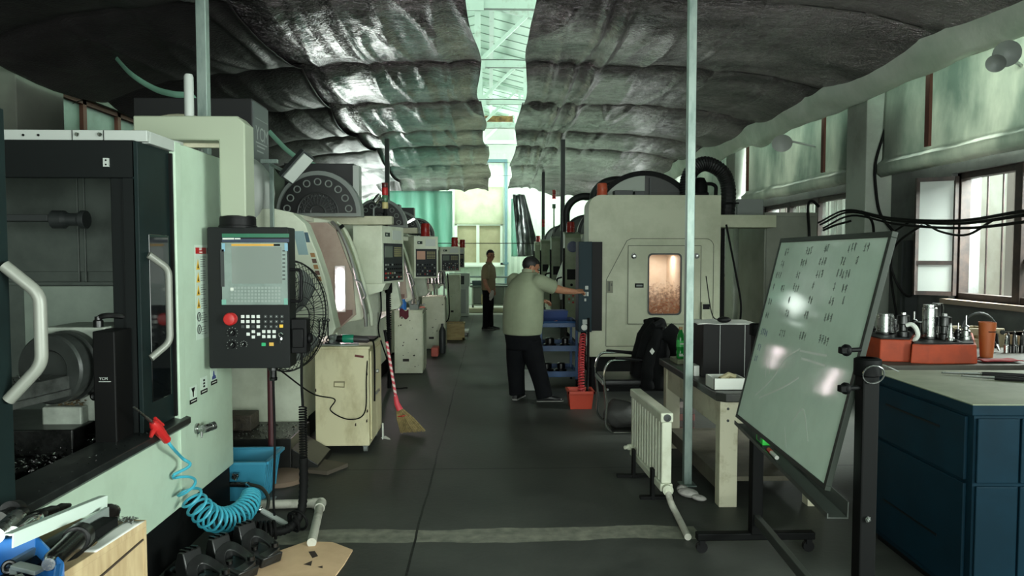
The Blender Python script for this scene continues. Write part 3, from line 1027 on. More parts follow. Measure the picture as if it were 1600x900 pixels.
# swarf: bright curled chips heaped on the table
rs = random.Random(11)
mb = MB()
def chip(mb, p, s, m=0):
    a = rs.uniform(0, 6.28)
    u = Vector((math.cos(a), math.sin(a), rs.uniform(-0.5, 0.5))) * s
    v = Vector((-math.sin(a), math.cos(a), rs.uniform(-0.6, 0.9))) * s * rs.uniform(0.25, 0.6)
    w_ = u.cross(v).normalized() * s * 0.4
    p = Vector(p)
    q = [p - u - v, p + u * 0.1 - v + w_, p + u - v * 0.4, p + u * 0.9 + v * 0.6, p + w_ + v, p - u + v * 0.8]
    vs = mb.verts(q)
    mb.bm.faces.new((vs[0], vs[1], vs[4], vs[5])).material_index = m
    mb.bm.faces.new((vs[1], vs[2], vs[3], vs[4])).material_index = m
for k in range(900):
    t = rs.random()
    x = -2.32 + 0.52 * t + rs.gauss(0, 0.02)
    y = 2.95 + 0.50 * rs.random()
    z = 0.705 + 0.03 * abs(rs.gauss(0, 1)) * (0.4 + 0.6 * rs.random())
    chip(mb, (x, y, z), rs.uniform(0.004, 0.011))
for k in range(160):
    chip(mb, (rs.uniform(-2.18, -1.92), rs.uniform(2.85, 3.25), 1.063 + rs.uniform(0, 0.008)), rs.uniform(0.003, 0.007))
for k in range(260):
    chip(mb, (rs.uniform(-1.98, -1.72), rs.uniform(3.3, 3.42), 0.72 + rs.uniform(0, 0.05)), rs.uniform(0.003, 0.008))
for k in range(40):
    chip(mb, (rs.uniform(-1.68, -1.62), rs.uniform(2.4, 3.5), 0.751), rs.uniform(0.003, 0.006))
part('swarf', mb, chrome, m1, kind='stuff', smooth=0)
mb = MB()
for k in range(60):
    chip(mb, (rs.uniform(-1.99, -1.87), rs.uniform(3.36, 3.40), 0.905 + rs.uniform(0, 0.02)), rs.uniform(0.005, 0.012))
part('brown_swarf', mb, mat('brown_chips', (120, 104, 78), 0.5, 0.5), m1, kind='stuff', smooth=0)
# doors
def bent_handle(x, y, z0, z1, out, lean, r=0.016):
    """D handle in the plane of the door: sloped ends and straight grip"""
    return spline_poly([(x, y - lean, z1), (x + out, y, z1 - 0.10), (x + out, y, z0 + 0.10), (x, y - lean, z0)])
def spline_poly(pts, rad=0.035, n=6):
    P = [Vector(p) for p in pts]
    out = [P[0]]
    for a, b, c in zip(P, P[1:], P[2:]):
        d1 = (a - b).normalized()
        d2 = (c - b).normalized()
        r_ = min(rad, (a - b).length * 0.45, (c - b).length * 0.45)
        s, e = b + d1 * r_, b + d2 * r_
        for k in range(n + 1):
            t = k / n
            out.append(s * (1 - t) ** 2 + b * 2 * t * (1 - t) + e * t * t)
    out.append(P[-1])
    return out
hand = mat('handle_grey', (122, 124, 116), 0.42, 0.1)
dr = part('door', MB().box(-1.66, -1.60, 1.15, 2.46, 0.76, 2.08).box(-1.605, -1.597, 1.3, 2.36, 0.9, 1.95), teal_dark, m1, bev=0.006, smooth=0, label='dark teal sliding door pushed towards the camera')
part('handle', MB().tube(spline_poly([(-1.59, 2.42, 1.565), (-1.49, 2.44, 1.47), (-1.49, 2.44, 1.235), (-1.59, 2.42, 1.12)]), 0.020, 14), hand, dr)
dr2 = part('door', MB().box(-1.672, -1.645, 3.46, 3.80, 0.75, 2.13).box(-1.647, -1.641, 3.55, 3.76, 0.88, 1.7, 1).box(-1.65, -1.628, 3.785, 3.80, 0.76, 2.12, 2), [teal_dark, glass_dark, black], m1, bev=0.004, smooth=0)
part('handle', MB().tube(spline_poly([(-1.638, 3.53, 1.60), (-1.575, 3.60, 1.53), (-1.575, 3.60, 1.17), (-1.638, 3.53, 1.10)]), 0.017, 14), hand, dr2)
# warning chart
mb = MB()
x = FX + 0.0012
def sticker(mb, y0, y1, z0, z1, m, off=0.0):
    mb.box(FX, FX + 0.0012 + off, y0, y1, z0, z1, m)
sticker(mb, 4.055, 4.40, 1.125, 1.655, 0)
sticker(mb, 4.065, 4.215, 1.605, 1.64, 1, .0006)
sticker(mb, 4.225, 4.385, 1.605, 1.64, 4, .0006)
for k in range(4):
    zc = 1.545 - 0.072 * k
    mb.prism([(4.07, zc - 0.028), (4.118, zc - 0.028), (4.094, zc + 0.03)], 'x', FX, FX + 0.002, 2)
    mb.prism([(4.085, zc - 0.02), (4.103, zc - 0.02), (4.094, zc + 0.006)], 'x', FX, FX + 0.0026, 3)
for k in range(2):
    zc = 1.252 - 0.07 * k
    mb.torus((FX + 0.0015, 4.095, zc), 0.024, 0.003, (1, 0, 0), 20, 6, 3)
    mb.bar((FX + 0.0018, 4.09, zc - 0.014), (FX + 0.0018, 4.10, zc + 0.014), 0.006, 0.002, 3, up=(1, 0, 0))
for k in range(34):
    z = 1.585 - k * 0.0132
    if k % 6 == 5:
        continue
    mb.box(FX, FX + 0.0018, 4.13, 4.13 + rs.uniform(0.05, 0.085), z, z + 0.0035, 4)
    mb.box(FX, FX + 0.0018, 4.235, 4.235 + rs.uniform(0.06, 0.12), z, z + 0.0035, 4)
part('warning_label', mb, [lab_w, red, yellow, black, mat('print_grey', (90, 100, 96), 0.6)], m1, smooth=0)
part('warning_lettering', text_mb('危险', 0.018, (FX + 0.002, 4.115, 1.626), (0, 1, 0), (0, 0, 1)).box(FX, FX + 0.0022, 4.115, 4.16, 1.612, 1.617), white, m1, smooth=0)
# three pictogram plates
mb = MB()
for k, (y, z) in enumerate(((3.95, 0.795), (4.10, 0.82), (4.25, 0.845))):
    mb.box(FX, FX + 0.0015, y, y + 0.095, z - 0.01, z + 0.085, 0)
    mb.box(FX, FX + 0.002, y, y + 0.095, z - 0.01, z + 0.014, 1)
    mb.box(FX, FX + 0.0021, y + 0.012, y + 0.083, z, z + 0.005, 2)
mb.prism([(3.97, 0.87), (4.02, 0.87), (4.003, 0.845), (4.0, 0.82), (3.99, 0.82), (3.987, 0.845)], 'x', FX, FX + 0.0022, 1)
for z in (0.845, 0.862, 0.88):
    mb.box(FX, FX + 0.0022, 4.135, 4.16, z, z + 0.011, 1)
mb.prism([(4.265, 0.867), (4.33, 0.867), (4.32, 0.885), (4.307, 0.89), (4.30, 0.915), (4.287, 0.915), (4.282, 0.888), (4.27, 0.884)], 'x', FX, FX + 0.0022, 3)
part('pictogram_plate', mb, [lab_w, black, white, mat('picto_blue', (50, 70, 130), 0.5)], m1, smooth=0)
# coolant outlet spigot
c = Vector((FX, 4.03, 0.635))
mb = MB().lathe([(0.03, 0), (0.03, 0.012), (0.02, 0.015), (0.02, 0.05)], c, (1, 0, 0), 16)
mb.lathe([(0.022, 0), (0.024, 0.02), (0.022, 0.05), (0.024, 0.052), (0.024, 0.075), (0.015, 0.078), (0, 0.06)], c + Vector((0.045, -0.02, 0)), (0.5, 0.85, 0.1), 16)
mb.tube([c + Vector((0.03, 0, 0)), c + Vector((0.032, -0.01, -0.05))], [0.015, 0.004], 8)
part('hose_spigot', mb, steel, m1)
# pendant arm
mb = MB()
mb.prism([(-1.985, 2.24), (-1.985, 2.375), (-1.41, 2.375), (-1.37, 2.335), (-1.37, 1.815), (-1.515, 1.815), (-1.515, 2.24)], 'y', 4.13, 4.29)
part('pendant_arm', mb, mat('arm_paint', (150, 158, 138), 0.5), m1, bev=0.008)
part('swivel_base', MB().lathe([(0.145, 0), (0.14, 0.03), (0.11, 0.045), (0.11, 0.062)], (-1.86, 4.21, 2.18), seg=32), lgrey, m1)
part('conduit_cap', MB().lathe([(0.026, 0), (0.026, 0.235), (0.02, 0.25), (0, 0.252)], (-1.71, 4.22, 2.375), seg=16), lgrey, m1)
part('conduit_pipe', MB().cyl((-1.70, 4.36, 2.18), (-1.70, 4.36, 2.40), 0.011), lgrey, m1)
part('arm_clamp', MB().box(-1.76, -1.515, 4.24, 4.27, 2.215, 2.242), offw, m1, bev=0.004, smooth=0)
part('swivel_collar', MB().lathe([(0.105, 0), (0.105, 0.012), (0.1, 0.016), (0.1, 0.055), (0.09, 0.06)], (-1.443, 4.21, 1.752), seg=28).lathe([(0.098, 0), (0.098, 0.016), (0.085, 0.022)], (-1.443, 4.21, 1.80), seg=28), blackp, m1)
# pendant (faces the camera, turned a little)
PX0, PX1, PZ0, PZ1, PY = -1.590, -1.135, 0.955, 1.755, 4.13
pend = part('control_pendant', MB().prism(rrect(PX0, PX1, PZ0, PZ1, 0.012), 'y', PY, PY + 0.14), mat('pendant_shell', (26, 28, 28), 0.5, spec=0.15), m1, bev=0.004)
def pz(py):
    return CZ - (py - 398) / F * (PY - 0.0)
def px_(p):
    return atY(p, 450, PY).x
def pxy(px, py):
    v = atY(px, py, PY)
    return v.x, v.z
def prect(mb, x0, y0, x1, y1, d, m=0, base=0.0):
    (a, t), (b, u) = pxy(x0, y0), pxy(x1, y1)
    mb.box(a, b, PY - d, PY - base, u, t, m)
film = mat('peeling_film', (126, 140, 134), 0.3, rgb2=(110, 124, 118), nscale=8)
mb = MB()
prect(mb, 346, 379, 450, 476, 0.004, 0)
prect(mb, 362, 386, 441, 443, 0.005, 1, 0.003)
prect(mb, 347, 380, 352, 393, 0.006, 2, 0.003)
prect(mb, 445, 380, 450, 392, 0.006, 2, 0.003)
prect(mb, 347, 468, 354, 476, 0.006, 3, 0.003)
prect(mb, 444, 466, 450, 476, 0.006, 3, 0.003)
prect(mb, 362, 381, 430, 384.5, 0.006, 4, 0.003)
prect(mb, 428, 381.3, 438, 384.3, 0.0065, 5, 0.003)
part('screen', mb, [film, mat('screen_grey', (122, 130, 124), 0.18), mat('film_blue', (120, 160, 180), 0.3), mat('film_teal', (110, 160, 146), 0.3), mat('amber_strip', (200, 150, 60), 0.4), black], pend, smooth=0)
mb = MB()
for j in range(5):
    for i in range(15):
        prect(mb, 361 + i * 5.3, 448 + j * 5.2, 364.4 + i * 5.3, 451.2 + j * 5.2, 0.006, 0, 0.003)
prect(mb, 360.5, 449.5, 365.5, 454, 0.007, 1, 0.003)
for j in range(8):
    prect(mb, 441.8, 391 + j * 6.3, 446, 393 + j * 6.3, 0.006, 2, 0.003)
part('keyboard', mb, [mat('key_outline', (140, 150, 144), 0.4), white, dgrey], pend, smooth=0)
mb = MB()
prect(mb, 347, 365, 452, 371, 0.002, 0)
prect(mb, 347, 371.2, 376, 378, 0.002, 1)
prect(mb, 376, 373, 452, 378.4, 0.0015, 1)
part('header_strip', mb, [mat('header_green', (30, 96, 70), 0.4), mat('header_navy', (36, 48, 70), 0.4)], pend, smooth=0)
v = pxy(348, 372.6)
part('header_lettering', MB().box(v[0], v[0] + 0.064, PY - 0.003, PY - 0.001, v[1] - 0.006, v[1] + 0.003).box(v[0] + 0.068, v[0] + 0.1, PY - 0.003, PY - 0.001, v[1] - 0.005, v[1] + 0.002), white, pend, smooth=0)
mb = MB()
keyw = [(0, 0), (1, 0), (2, 0), (3, 0), (0, 1), (1, 1), (2, 1), (3, 1), (1, 2), (3, 2)]
for i, j in keyw:
    x, y = 379.5 + i * 8.1, 494.5 + j * 7.9
    prect(mb, x - 2.6, y - 2.4, x + 2.6, y + 2.4, 0.005, 0)
for i in range(4):
    for j in range(3):
        if (i, j) != (3, 2):
            x, y = 415 + i * 8.6, 494.5 + j * 7.9
            prect(mb, x - 2.4, y - 2.3, x + 2.4, y + 2.3, 0.004, 1)
            prect(mb, x - 0.6, y - 1.0, x + 0.7, y + 0.9, 0.0044, 2, 0.003)
for i in (0, 2):
    prect(mb, 377 + i * 8.1, 508, 382 + i * 8.1, 512.5, 0.004, 1)
prect(mb, 437, 507, 442.6, 511.8, 0.005, 3)
for x, y in ((388, 522), (396.2, 518), (396.2, 526.4), (404.4, 522)):
    prect(mb, x - 2.6, y - 2.4, x + 2.6, y + 2.4, 0.005, 0)
for i in range(3):
    for j in range(2):
        x, y = 412.4 + i * 8.1, 518 + j * 7.8
        prect(mb, x - 2.6, y - 2.4, x + 2.6, y + 2.4, 0.005, 0)
prect(mb, 409, 535.4, 415.6, 540.6, 0.006, 4)
prect(mb, 421, 535, 428, 540.4, 0.006, 5)
part('key_block', mb, [mat('key_white', (206, 208, 204), 0.4), dgrey, lgrey, yellow, mat('key_green', (36, 160, 104), 0.4), mat('key_amber', (204, 160, 70), 0.4)], pend, bev=0.0015, smooth=0)
v = atY(362, 498, PY)
part('emergency_stop', MB().lathe([(0.034, 0), (0.034, 0.004), (0.022, 0.006), (0.022, 0.02), (0.034, 0.024), (0.036, 0.034), (0.03, 0.044), (0.012, 0.048), (0, 0.048)], (v.x, PY, v.z), (0, -1, 0), 28), red, pend, label='red mushroom emergency stop button')
for px_k, py_k, r in ((363, 520, 0.019), (363, 539, 0.020), (381, 538, 0.012)):
    v = atY(px_k, py_k, PY)
    mb = MB().lathe([(r, 0), (r * 0.9, 0.012), (r * 0.8, 0.018), (0, 0.018)], (v.x, PY, v.z), (0, -1, 0), 20)
    mb.box(v.x - r * 0.2, v.x + r * 0.2, PY - 0.024, PY, v.z - r * 0.2, v.z + r * 0.9, 0)
    mb.bar((v.x, PY - 0.025, v.z), (v.x + r * 0.5, PY - 0.025, v.z + r * 0.7), 0.003, 0.003, 1)
    for k in range(9):
        a = R(-40 + k * 32)
        mb.box(v.x + math.cos(a) * r * 1.55 - 0.0015, v.x + math.cos(a) * r * 1.55 + 0.0015, PY - 0.0012, PY, v.z + math.sin(a) * r * 1.55 - 0.0015, v.z + math.sin(a) * r * 1.55 + 0.0015, 1)
    part('knob', mb, [blackp, lgrey], pend)
v = atY(440, 523, PY)
mb = MB().torus((v.x, PY - 0.012, v.z), 0.012, 0.003, (0, 1, 0.3), 16, 6).lathe([(0.009, 0), (0.009, 0.014), (0, 0.014)], (v.x + 0.001, PY, v.z - 0.02), (0, -1, 0), 10)
mb.box(v.x - 0.002, v.x + 0.002, PY - 0.03, PY - 0.014, v.z - 0.045, v.z - 0.015)
part('key_switch', mb, chrome, pend)
# side handle, film strip on left, handwheel box on right side of the pendant
part('grip', MB().tube(spline_poly([(PX1, PY + 0.03, 1.515), (PX1 + 0.06, PY + 0.03, 1.515), (PX1 + 0.06, PY + 0.03, 1.335), (PX1, PY + 0.03, 1.335)], 0.02), 0.009, 10), blackp, pend)
part('film_flap', MB().box(PX0 + 0.075, PX0 + 0.095, PY - 0.006, PY, 1.42, 1.63), dgrey, pend, smooth=0)
hw = MB().box(PX1, PX1 + 0.09, PY + 0.02, PY + 0.11, 1.035, 1.235)
hw.box(PX1 + 0.01, PX1 + 0.075, PY + 0.0, PY + 0.02, 1.07, 1.18)
hw.lathe([(0.032, 0), (0.03, 0.02), (0, 0.02)], (PX1 + 0.09, PY + 0.06, 1.12), (1, 0, 0), 20)
hx = part('handwheel_box', hw, blackp, pend, bev=0.006)
part('cable_gland', MB().lathe([(0.028, 0), (0.028, -0.02), (0.02, -0.024), (0.02, -0.06), (0.024, -0.065), (0.022, -0.08)], (-1.25, 4.19, PZ0), seg=14), dsteel, pend)
# ------------------------------------------------------------------ row of machines with sloped doors
sageL = mat('machine_green', (224, 230, 210), 0.5, rgb2=(202, 208, 186), nscale=3)
inner_b = mat('inner_beige', (176, 160, 146), 0.5, rgb2=(150, 128, 118), nscale=2)
inner_r = mat('inner_brown', (120, 92, 84), 0.5)
led = glow('led_tube', (255, 232, 238), 22.0)
ledw = glow('led_flood', (236, 244, 238), 2.2)
disc_m = mat('magazine_black', (22, 23, 23), 0.45)
beacon_r = mat('beacon_red', (150, 40, 34), 0.25)
crt_off = mat('crt_glass', (120, 130, 120), 0.15)

def beacon(parent, p, r=0.055, h=0.15, m=None, name='beacon'):
    mb = MB().lathe([(r * 1.05, 0), (r * 1.05, h * 0.16), (r, h * 0.2), (r, h * 0.48), (r * 1.06, h * 0.5), (r * 1.06, h * 0.56), (r, h * 0.58), (r * 0.98, h * 0.9), (r * 0.8, h), (0, h)], p, seg=18)
    return part(name, mb, m or beacon_r, parent)

def control_box(parent, c, wdt, dep, z0, z1, ang, seed, name='control_box'):
    """box whose front face normal points at angle ang (0 = towards +X, 90 = towards the camera)"""
    a = R(ang)
    n = Vector((math.cos(a), -math.sin(a), 0))
    u = Vector((math.sin(a), math.cos(a), 0))      # along the face
    C = Vector((c[0], c[1], 0))
    M = Matrix((u, n, Vector((0, 0, 1)))).transposed()
    def ob(mb, uc, zc, w_, h_, d0, d1, m=0):
        mb.obox(C + u * uc + n * (d0 + d1) / 2 + Vector((0, 0, zc)), (w_, d1 - d0, h_), M, m)
        return mb
    h = z1 - z0
    mb = ob(MB(), 0, (z0 + z1) / 2, wdt, h, -dep, 0)
    cb = part(name, mb, sageL, parent, bev=0.006, smooth=0)
    # recessed dark fascia with screen and keys
    mb = ob(MB(), 0, z0 + h * 0.37, wdt * 0.86, h * 0.66, 0, 0.004, 0)
    part('fascia', mb, [mat('fascia_dark', (40, 44, 48), 0.4)], cb, smooth=0)
    mb = ob(MB(), -wdt * 0.22, z0 + h * 0.55, wdt * 0.34, h * 0.2, 0.004, 0.008, 0)
    part('screen', mb, [crt_off if seed != 3 else mat('crt_pink', (206, 160, 140), 0.3)], cb, smooth=0)
    r_ = random.Random(seed)
    mb = MB()
    for i in range(4):
        for j in range(5):
            ob(mb, wdt * (0.06 + 0.09 * i), z0 + h * (0.48 + 0.036 * j), wdt * 0.07, h * 0.024, 0.004, 0.009, 1)
    for i in range(8):
        for j in range(4):
            ob(mb, wdt * (-0.36 + 0.1 * i), z0 + h * (0.10 + 0.075 * j), wdt * 0.042, h * 0.028, 0.004, 0.010, r_.choice((0, 0, 1, 3, 3, 3, 2 if j < 2 else 3)))
    part('keypad', mb, [lgrey, mat('key_khaki', (150, 146, 110), 0.5), red, blackp], cb, smooth=0)
    mb = ob(MB(), -wdt * 0.26, z0 + h * 0.85, wdt * 0.2, h * 0.07, 0, 0.004, 0)
    ob(mb, -wdt * 0.30, z0 + h * 0.85, wdt * 0.05, h * 0.03, 0.004, 0.006, 1)
    part('logo_plate', mb, [mat('plate_dark_green', (16, 40, 26), 0.4), white], cb, smooth=0)
    mb = ob(MB(), wdt * 0.18, z0 + h * 0.85, wdt * 0.42, h * 0.17, 0, 0.003, 0)
    part('taped_note', mb, [mat('note_paper', (206, 214, 206), 0.5)], cb, smooth=0)
    return cb

def sloped_machine(Y0, Y1, XF, label, mag, seed, led_on=True):
    ro = thing('milling_machine', label, 'machine', (XF - 0.8, (Y0 + Y1) / 2, 0), 'row of sloped machines')
    XBK = XF - 1.7
    prof = [(XBK, 0.22), (XF - 0.28, 0.22), (XF - 0.28, 0.9), (XF - 0.03, 0.95), (XF, 1.0), (XF - 0.02, 1.08), (XF - 0.08, 1.40), (XF - 0.15, 1.62), (XF - 0.24, 1.85), (XF - 0.34, 1.94), (XF - 0.48, 1.97), (XBK, 1.97)]
    part('near_side_panel', MB().prism(prof, 'y', Y0, Y0 + 0.2), sageL, ro, bev=0.008)
    part('far_side_panel', MB().prism(prof, 'y', Y1 - 0.2, Y1), sageL, ro, bev=0.008)
    part('apron', MB().prism([(XBK, 0.22), (XF - 0.30, 0.22), (XF - 0.30, 0.78), (XF - 0.29, 0.80), (XF - 0.32, 0.82), (XF - 0.5, 0.82), (XF - 0.5, 0.6), (XBK, 0.6)], 'y', Y0 + 0.2, Y1 - 0.2), sageL, ro, smooth=0)
    part('roof_panel', MB().box(XBK, XF - 0.5, Y0 + 0.2, Y1 - 0.2, 1.93, 1.97), sageL, ro, smooth=0)
    part('inner_wall', MB().box(XF - 1.1, XF - 1.06, Y0 + 0.2, Y1 - 0.2, 0.6, 1.93)
         .prism([(XF - 1.06, 0.82), (XF - 0.30, 0.82), (XF - 0.09, 1.0), (XF - 0.12, 1.4), (XF - 0.28, 1.85), (XF - 0.36, 1.92), (XF - 1.06, 1.92)], 'y', Y1 - 0.24, Y1 - 0.202)
         .box(XF - 0.60, XF - 0.59, Y1 - 0.25, Y1 - 0.24, 1.0, 1.86).box(XF - 0.72, XF - 0.71, Y1 - 0.25, Y1 - 0.24, 1.0, 1.86).box(XF - 1.06, XF - 0.42, Y1 - 0.255, Y1 - 0.24, 1.80, 1.81), inner_b, ro, smooth=0)
    part('inner_apron', MB().prism([(XF - 1.06, 0.82), (XF - 0.31, 0.82), (XF - 0.12, 1.0), (XF - 0.12, 1.05), (XF - 1.06, 1.05)], 'y', Y1 - 0.26, Y1 - 0.242), inner_r, ro, smooth=0)
    part('base', MB().box(XBK + 0.05, XF - 0.34, Y0 + 0.04, Y1 - 0.04, 0, 0.22), black, ro, smooth=0)
    # curved bright door rail at the far jamb, with a grip
    rail = [(XF - 0.32, Y1 - 0.22, 1.93), (XF - 0.24, Y1 - 0.22, 1.83), (XF - 0.14, Y1 - 0.22, 1.58), (XF - 0.04, Y1 - 0.22, 1.2), (XF + 0.0, Y1 - 0.22, 1.02), (XF + 0.01, Y1 - 0.22, 0.88)]
    mb = MB()
    pts = spline(rail, 6)
    mb.tube(pts, [(0.035, 0.018)] * len(pts), 8)
    part('door_rail', mb, mat('rail_steel', (170, 172, 168), 0.42, 0.8), ro)
    mb = MB()
    pts2 = [p + Vector((0.035, 0.12, 0)) for p in pts]
    mb.tube(pts2, [(0.05, 0.02)] * len(pts2), 8)
    part('door_edge', mb, sageL, ro)
    g0 = Vector((XF - 0.03, Y1 - 0.26, 1.22))
    part('door_grip', MB().tube(spline_poly([g0 + Vector((-0.06, 0, 0.13)), g0 + Vector((0, -0.03, 0.11)), g0 + Vector((0.05, -0.03, -0.03)), g0 + Vector((0.02, 0, -0.06))], 0.02), 0.012, 8), grey, ro)
    # sealed lamp inside
    lx, ly = XF - 0.235, Y1 - 0.285
    lb = part('lamp_housing', MB().box(lx - 0.05, lx + 0.05, ly + 0.012, ly + 0.03, 1.03, 1.49), lgrey, ro, smooth=0)
    part('work_lamp', MB().box(lx - 0.024, lx + 0.024, ly, ly + 0.012, 1.07, 1.45), led if led_on else lgrey, ro, smooth=0)
    # drum magazine on top
    mx, my, mz, mr = mag
    body = MB()
    body.prism([(mx - mr * 1.12, 1.97)] + [(mx + mr * 1.12 * math.cos(R(t)), max(1.97, mz + mr * 1.12 * math.sin(R(t)))) for t in range(180, -1, -10)] + [(mx + mr * 1.12, 1.97)], 'y', my + 0.02, my + 0.2)
    part('magazine_cover', body, grey, ro, smooth=40)
    mb = MB()
    def arc_plate(r0, r1, y, m):
        n = 36
        for k in range(n):
            a, b = PI * k / n, PI * (k + 1) / n
            q = [(mx + r0 * math.cos(a), mz + r0 * math.sin(a)), (mx + r1 * math.cos(a), mz + r1 * math.sin(a)), (mx + r1 * math.cos(b), mz + r1 * math.sin(b)), (mx + r0 * math.cos(b), mz + r0 * math.sin(b))]
            q = [(x, max(z, 1.972)) for x, z in q]
            mb.prism(q, 'y', y, my + 0.025, m)
    arc_plate(0.0, mr, my, 0)
    dm = part('magazine_disc', mb, [disc_m], ro, smooth=0)
    mb = MB()
    for k in range(9):
        a = R(8 + k * 20.5)
        p = Vector((mx + mr * 0.82 * math.cos(a), my - 0.008, mz + mr * 0.82 * math.sin(a)))
        if p.z > 2.0:
            mb.torus(p, mr * 0.085, mr * 0.018, (0, 1, 0), 14, 6)
    part('tool_pocket', mb, grey, dm)
    mb = MB()
    for k in range(13):
        a = R(k * 15)
        d = Vector((math.cos(a), 0, math.sin(a)))
        p0, p1 = Vector((mx, my - 0.012, max(mz, 1.98))) + d * mr * 0.18, Vector((mx, my - 0.012, max(mz, 1.98))) + d * mr * 0.46
        mb.bar(p0, p1, 0.008, 0.014, up=(0, 1, 0))
        mb.torus(p1 - d * 0.012 + Vector((0, 0, 0.014)), 0.016, 0.005, (0, 1, 0), 10, 6)
    for rr_, tr_ in ((0.53, 0.010), (0.36, 0.006), (0.2, 0.012)):
        mb.tube([Vector((mx + mr * rr_ * math.cos(R(t)), my - 0.012, max(mz, 1.98) + mr * rr_ * math.sin(R(t)))) for t in range(0, 181, 9)], tr_, 6)
    part('spider_hub', mb, mat('hub_grey', (58, 60, 60), 0.45, 0.4), dm)
    return ro

# second machine
m2 = sloped_machine(5.9, 7.5, -1.25, 'green machine with sloped door and lit interior behind the beige cabinet and broom', (-1.64, 7.0, 2.0, 0.36), 2)
part('column', MB().box(-2.9, -1.945, 6.05, 6.46, 1.975, 2.88), mat('column_black', (20, 21, 22), 0.5), m2, bev=0.006, smooth=0)
mb = MB().box(-1.945, -1.935, 6.055, 6.455, 1.975, 2.86)
cp = part('column_side', mb, mat('column_grey', (84, 90, 90), 0.5), m2, smooth=0)
part('column_lettering', text_mb('YCM', 0.165, (-1.934, 6.10, 2.56), (0, 1, 0), (0, 0, 1)).box(-1.935, -1.932, 6.1, 6.4, 2.53, 2.54).box(-1.935, -1.932, 6.13, 6.34, 2.50, 2.512).box(-1.935, -1.932, 6.13, 6.3, 2.46, 2.472).box(-1.935, -1.932, 6.1, 6.42, 2.73, 2.735), mat('lettering_grey', (150, 154, 152), 0.5), cp, smooth=0)
mb = MB().lathe([(0.44, 0.0), (0.44, 0.10), (0, 0.10)], (-2.17, 5.22, 2.09), (0, -1, 0), 48)
part('drum_cover', mb, mat('drum_grey', (70, 74, 68), 0.5), m2)
part('drum_rim', MB().torus((-2.17, 5.17, 2.09), 0.465, 0.03, (0, 1, 0), 56, 8).box(-2.3, -2.05, 5.22, 6.06, 1.98, 2.2), beigep, m2)
part('magazine_back', MB().box(-2.02, -1.34, 7.24, 7.46, 1.975, 2.5), disc_m, m2, smooth=0)
part('magazine_strut', MB().box(-1.335, -1.275, 7.15, 7.3, 1.975, 2.47), lgrey, m2, bev=0.004, smooth=0)
part('round_cover', MB().ell((-2.06, 5.98, 2.10), (0.31, 0.16, 0.32), seg=28, rings=16), lgrey, m2)
mb = MB().box(-2.2, -0.985, 7.36, 7.5, 1.905, 1.99)
bb = part('cross_beam', mb, beigep, m2, bev=0.006, smooth=0)
control_box(m2, (-1.03, 7.78), 0.62, 0.32, 1.30, 1.90, 14, 2)
part('box_bracket', MB().prism([(-1.5, 1.30), (-1.08, 1.30), (-1.12, 1.22), (-1.5, 1.12)], 'y', 7.55, 8.0), sageL, m2, smooth=0)
# plates and stickers on the near side panel
mb = MB()
def slant(mb, x0, z0, x1, z1, k, m, y=5.9):
    mb.hexa([(x0 + k * (z1 - z0), y - 0.003, z0), (x1 + k * (z1 - z0), y - 0.003, z0), (x1 + k * (z1 - z0), y, z0), (x0 + k * (z1 - z0), y, z0), (x0, y - 0.003, z1), (x1, y - 0.003, z1), (x1, y, z1), (x0, y, z1)], m)
slant(mb, -1.58, 1.60, -1.50, 1.79, 0.2, 0)
slant(mb, -1.495, 1.70, -1.465, 1.78, 0.2, 1)
part('number_plate', mb, [mat('plate_blue_grey', (150, 176, 180), 0.35), mat('plate_blue', (70, 96, 110), 0.4)], m2, smooth=0)
mb = MB()
for k in range(5):
    slant(mb, -1.45 + 0.012 * k, 1.58 - 0.048 * k, -1.415 + 0.012 * k, 1.615 - 0.048 * k, 0.25, k % 2)
part('caution_sticker', mb, [mat('sticker_ochre', (160, 120, 76), 0.5), mat('sticker_dark', (96, 70, 60), 0.5)], m2, smooth=0)
# hooks with wrenches and hex keys on the near side panel
for k, (x, z, l) in enumerate(((-1.31, 1.06, 0.15), (-1.345, 1.07, 0.12), (-1.38, 1.06, 0.14))):
    mb = MB().torus((x, 5.885, z - l), 0.014, 0.005, (0, 1, 0), 14, 6).bar((x, 5.885, z), (x, 5.885, z - l + 0.01), 0.010, 0.006).torus((x, 5.885, z + 0.01), 0.012, 0.004, (0, 1, 0), 12, 6)
    single('wrench', mb, dsteel, ['dark wrench hung outermost on the green machine beside the desk fan', 'short dark wrench hung second on the green machine beside the desk fan', 'dark wrench hung innermost, partly behind the fan guard'][k], 'wrench', 'wrenches hung on the green machine')
# flood lamp on its post
ro = thing('flood_lamp', 'tilted white flood lamp on a thin post above the first green machine', 'lamp', (-1.72, 5.80, 1.3))
part('post', MB().box(-1.735, -1.705, 5.79, 5.815, 1.5, 2.33).bar((-1.72, 5.8, 2.31), (-1.60, 5.72, 2.25), 0.03, 0.02).box(-1.80, -1.67, 5.78, 5.82, 2.32, 2.35).box(-1.735, -1.705, 5.815, 5.9, 1.52, 1.56), galv, ro, bev=0.002, smooth=0)
hx = atY(466, 263, 5.7)
d = Vector((0.62, 0, 0.72)).normalized()
nrm = Vector((0.55, -0.62, -0.52)).normalized()
t = nrm.cross(d).normalized()
d = t.cross(nrm).normalized()
M = Matrix((d, t, nrm)).transposed()
part('lamp_body', MB().obox(hx - nrm * 0.03, (0.27, 0.13, 0.05), M), dgrey, ro, bev=0.006, smooth=0)
part('diffuser', MB().obox(hx, (0.24, 0.10, 0.012), M), mat('diffuser_off', (186, 192, 186), 0.4), ro, smooth=0)
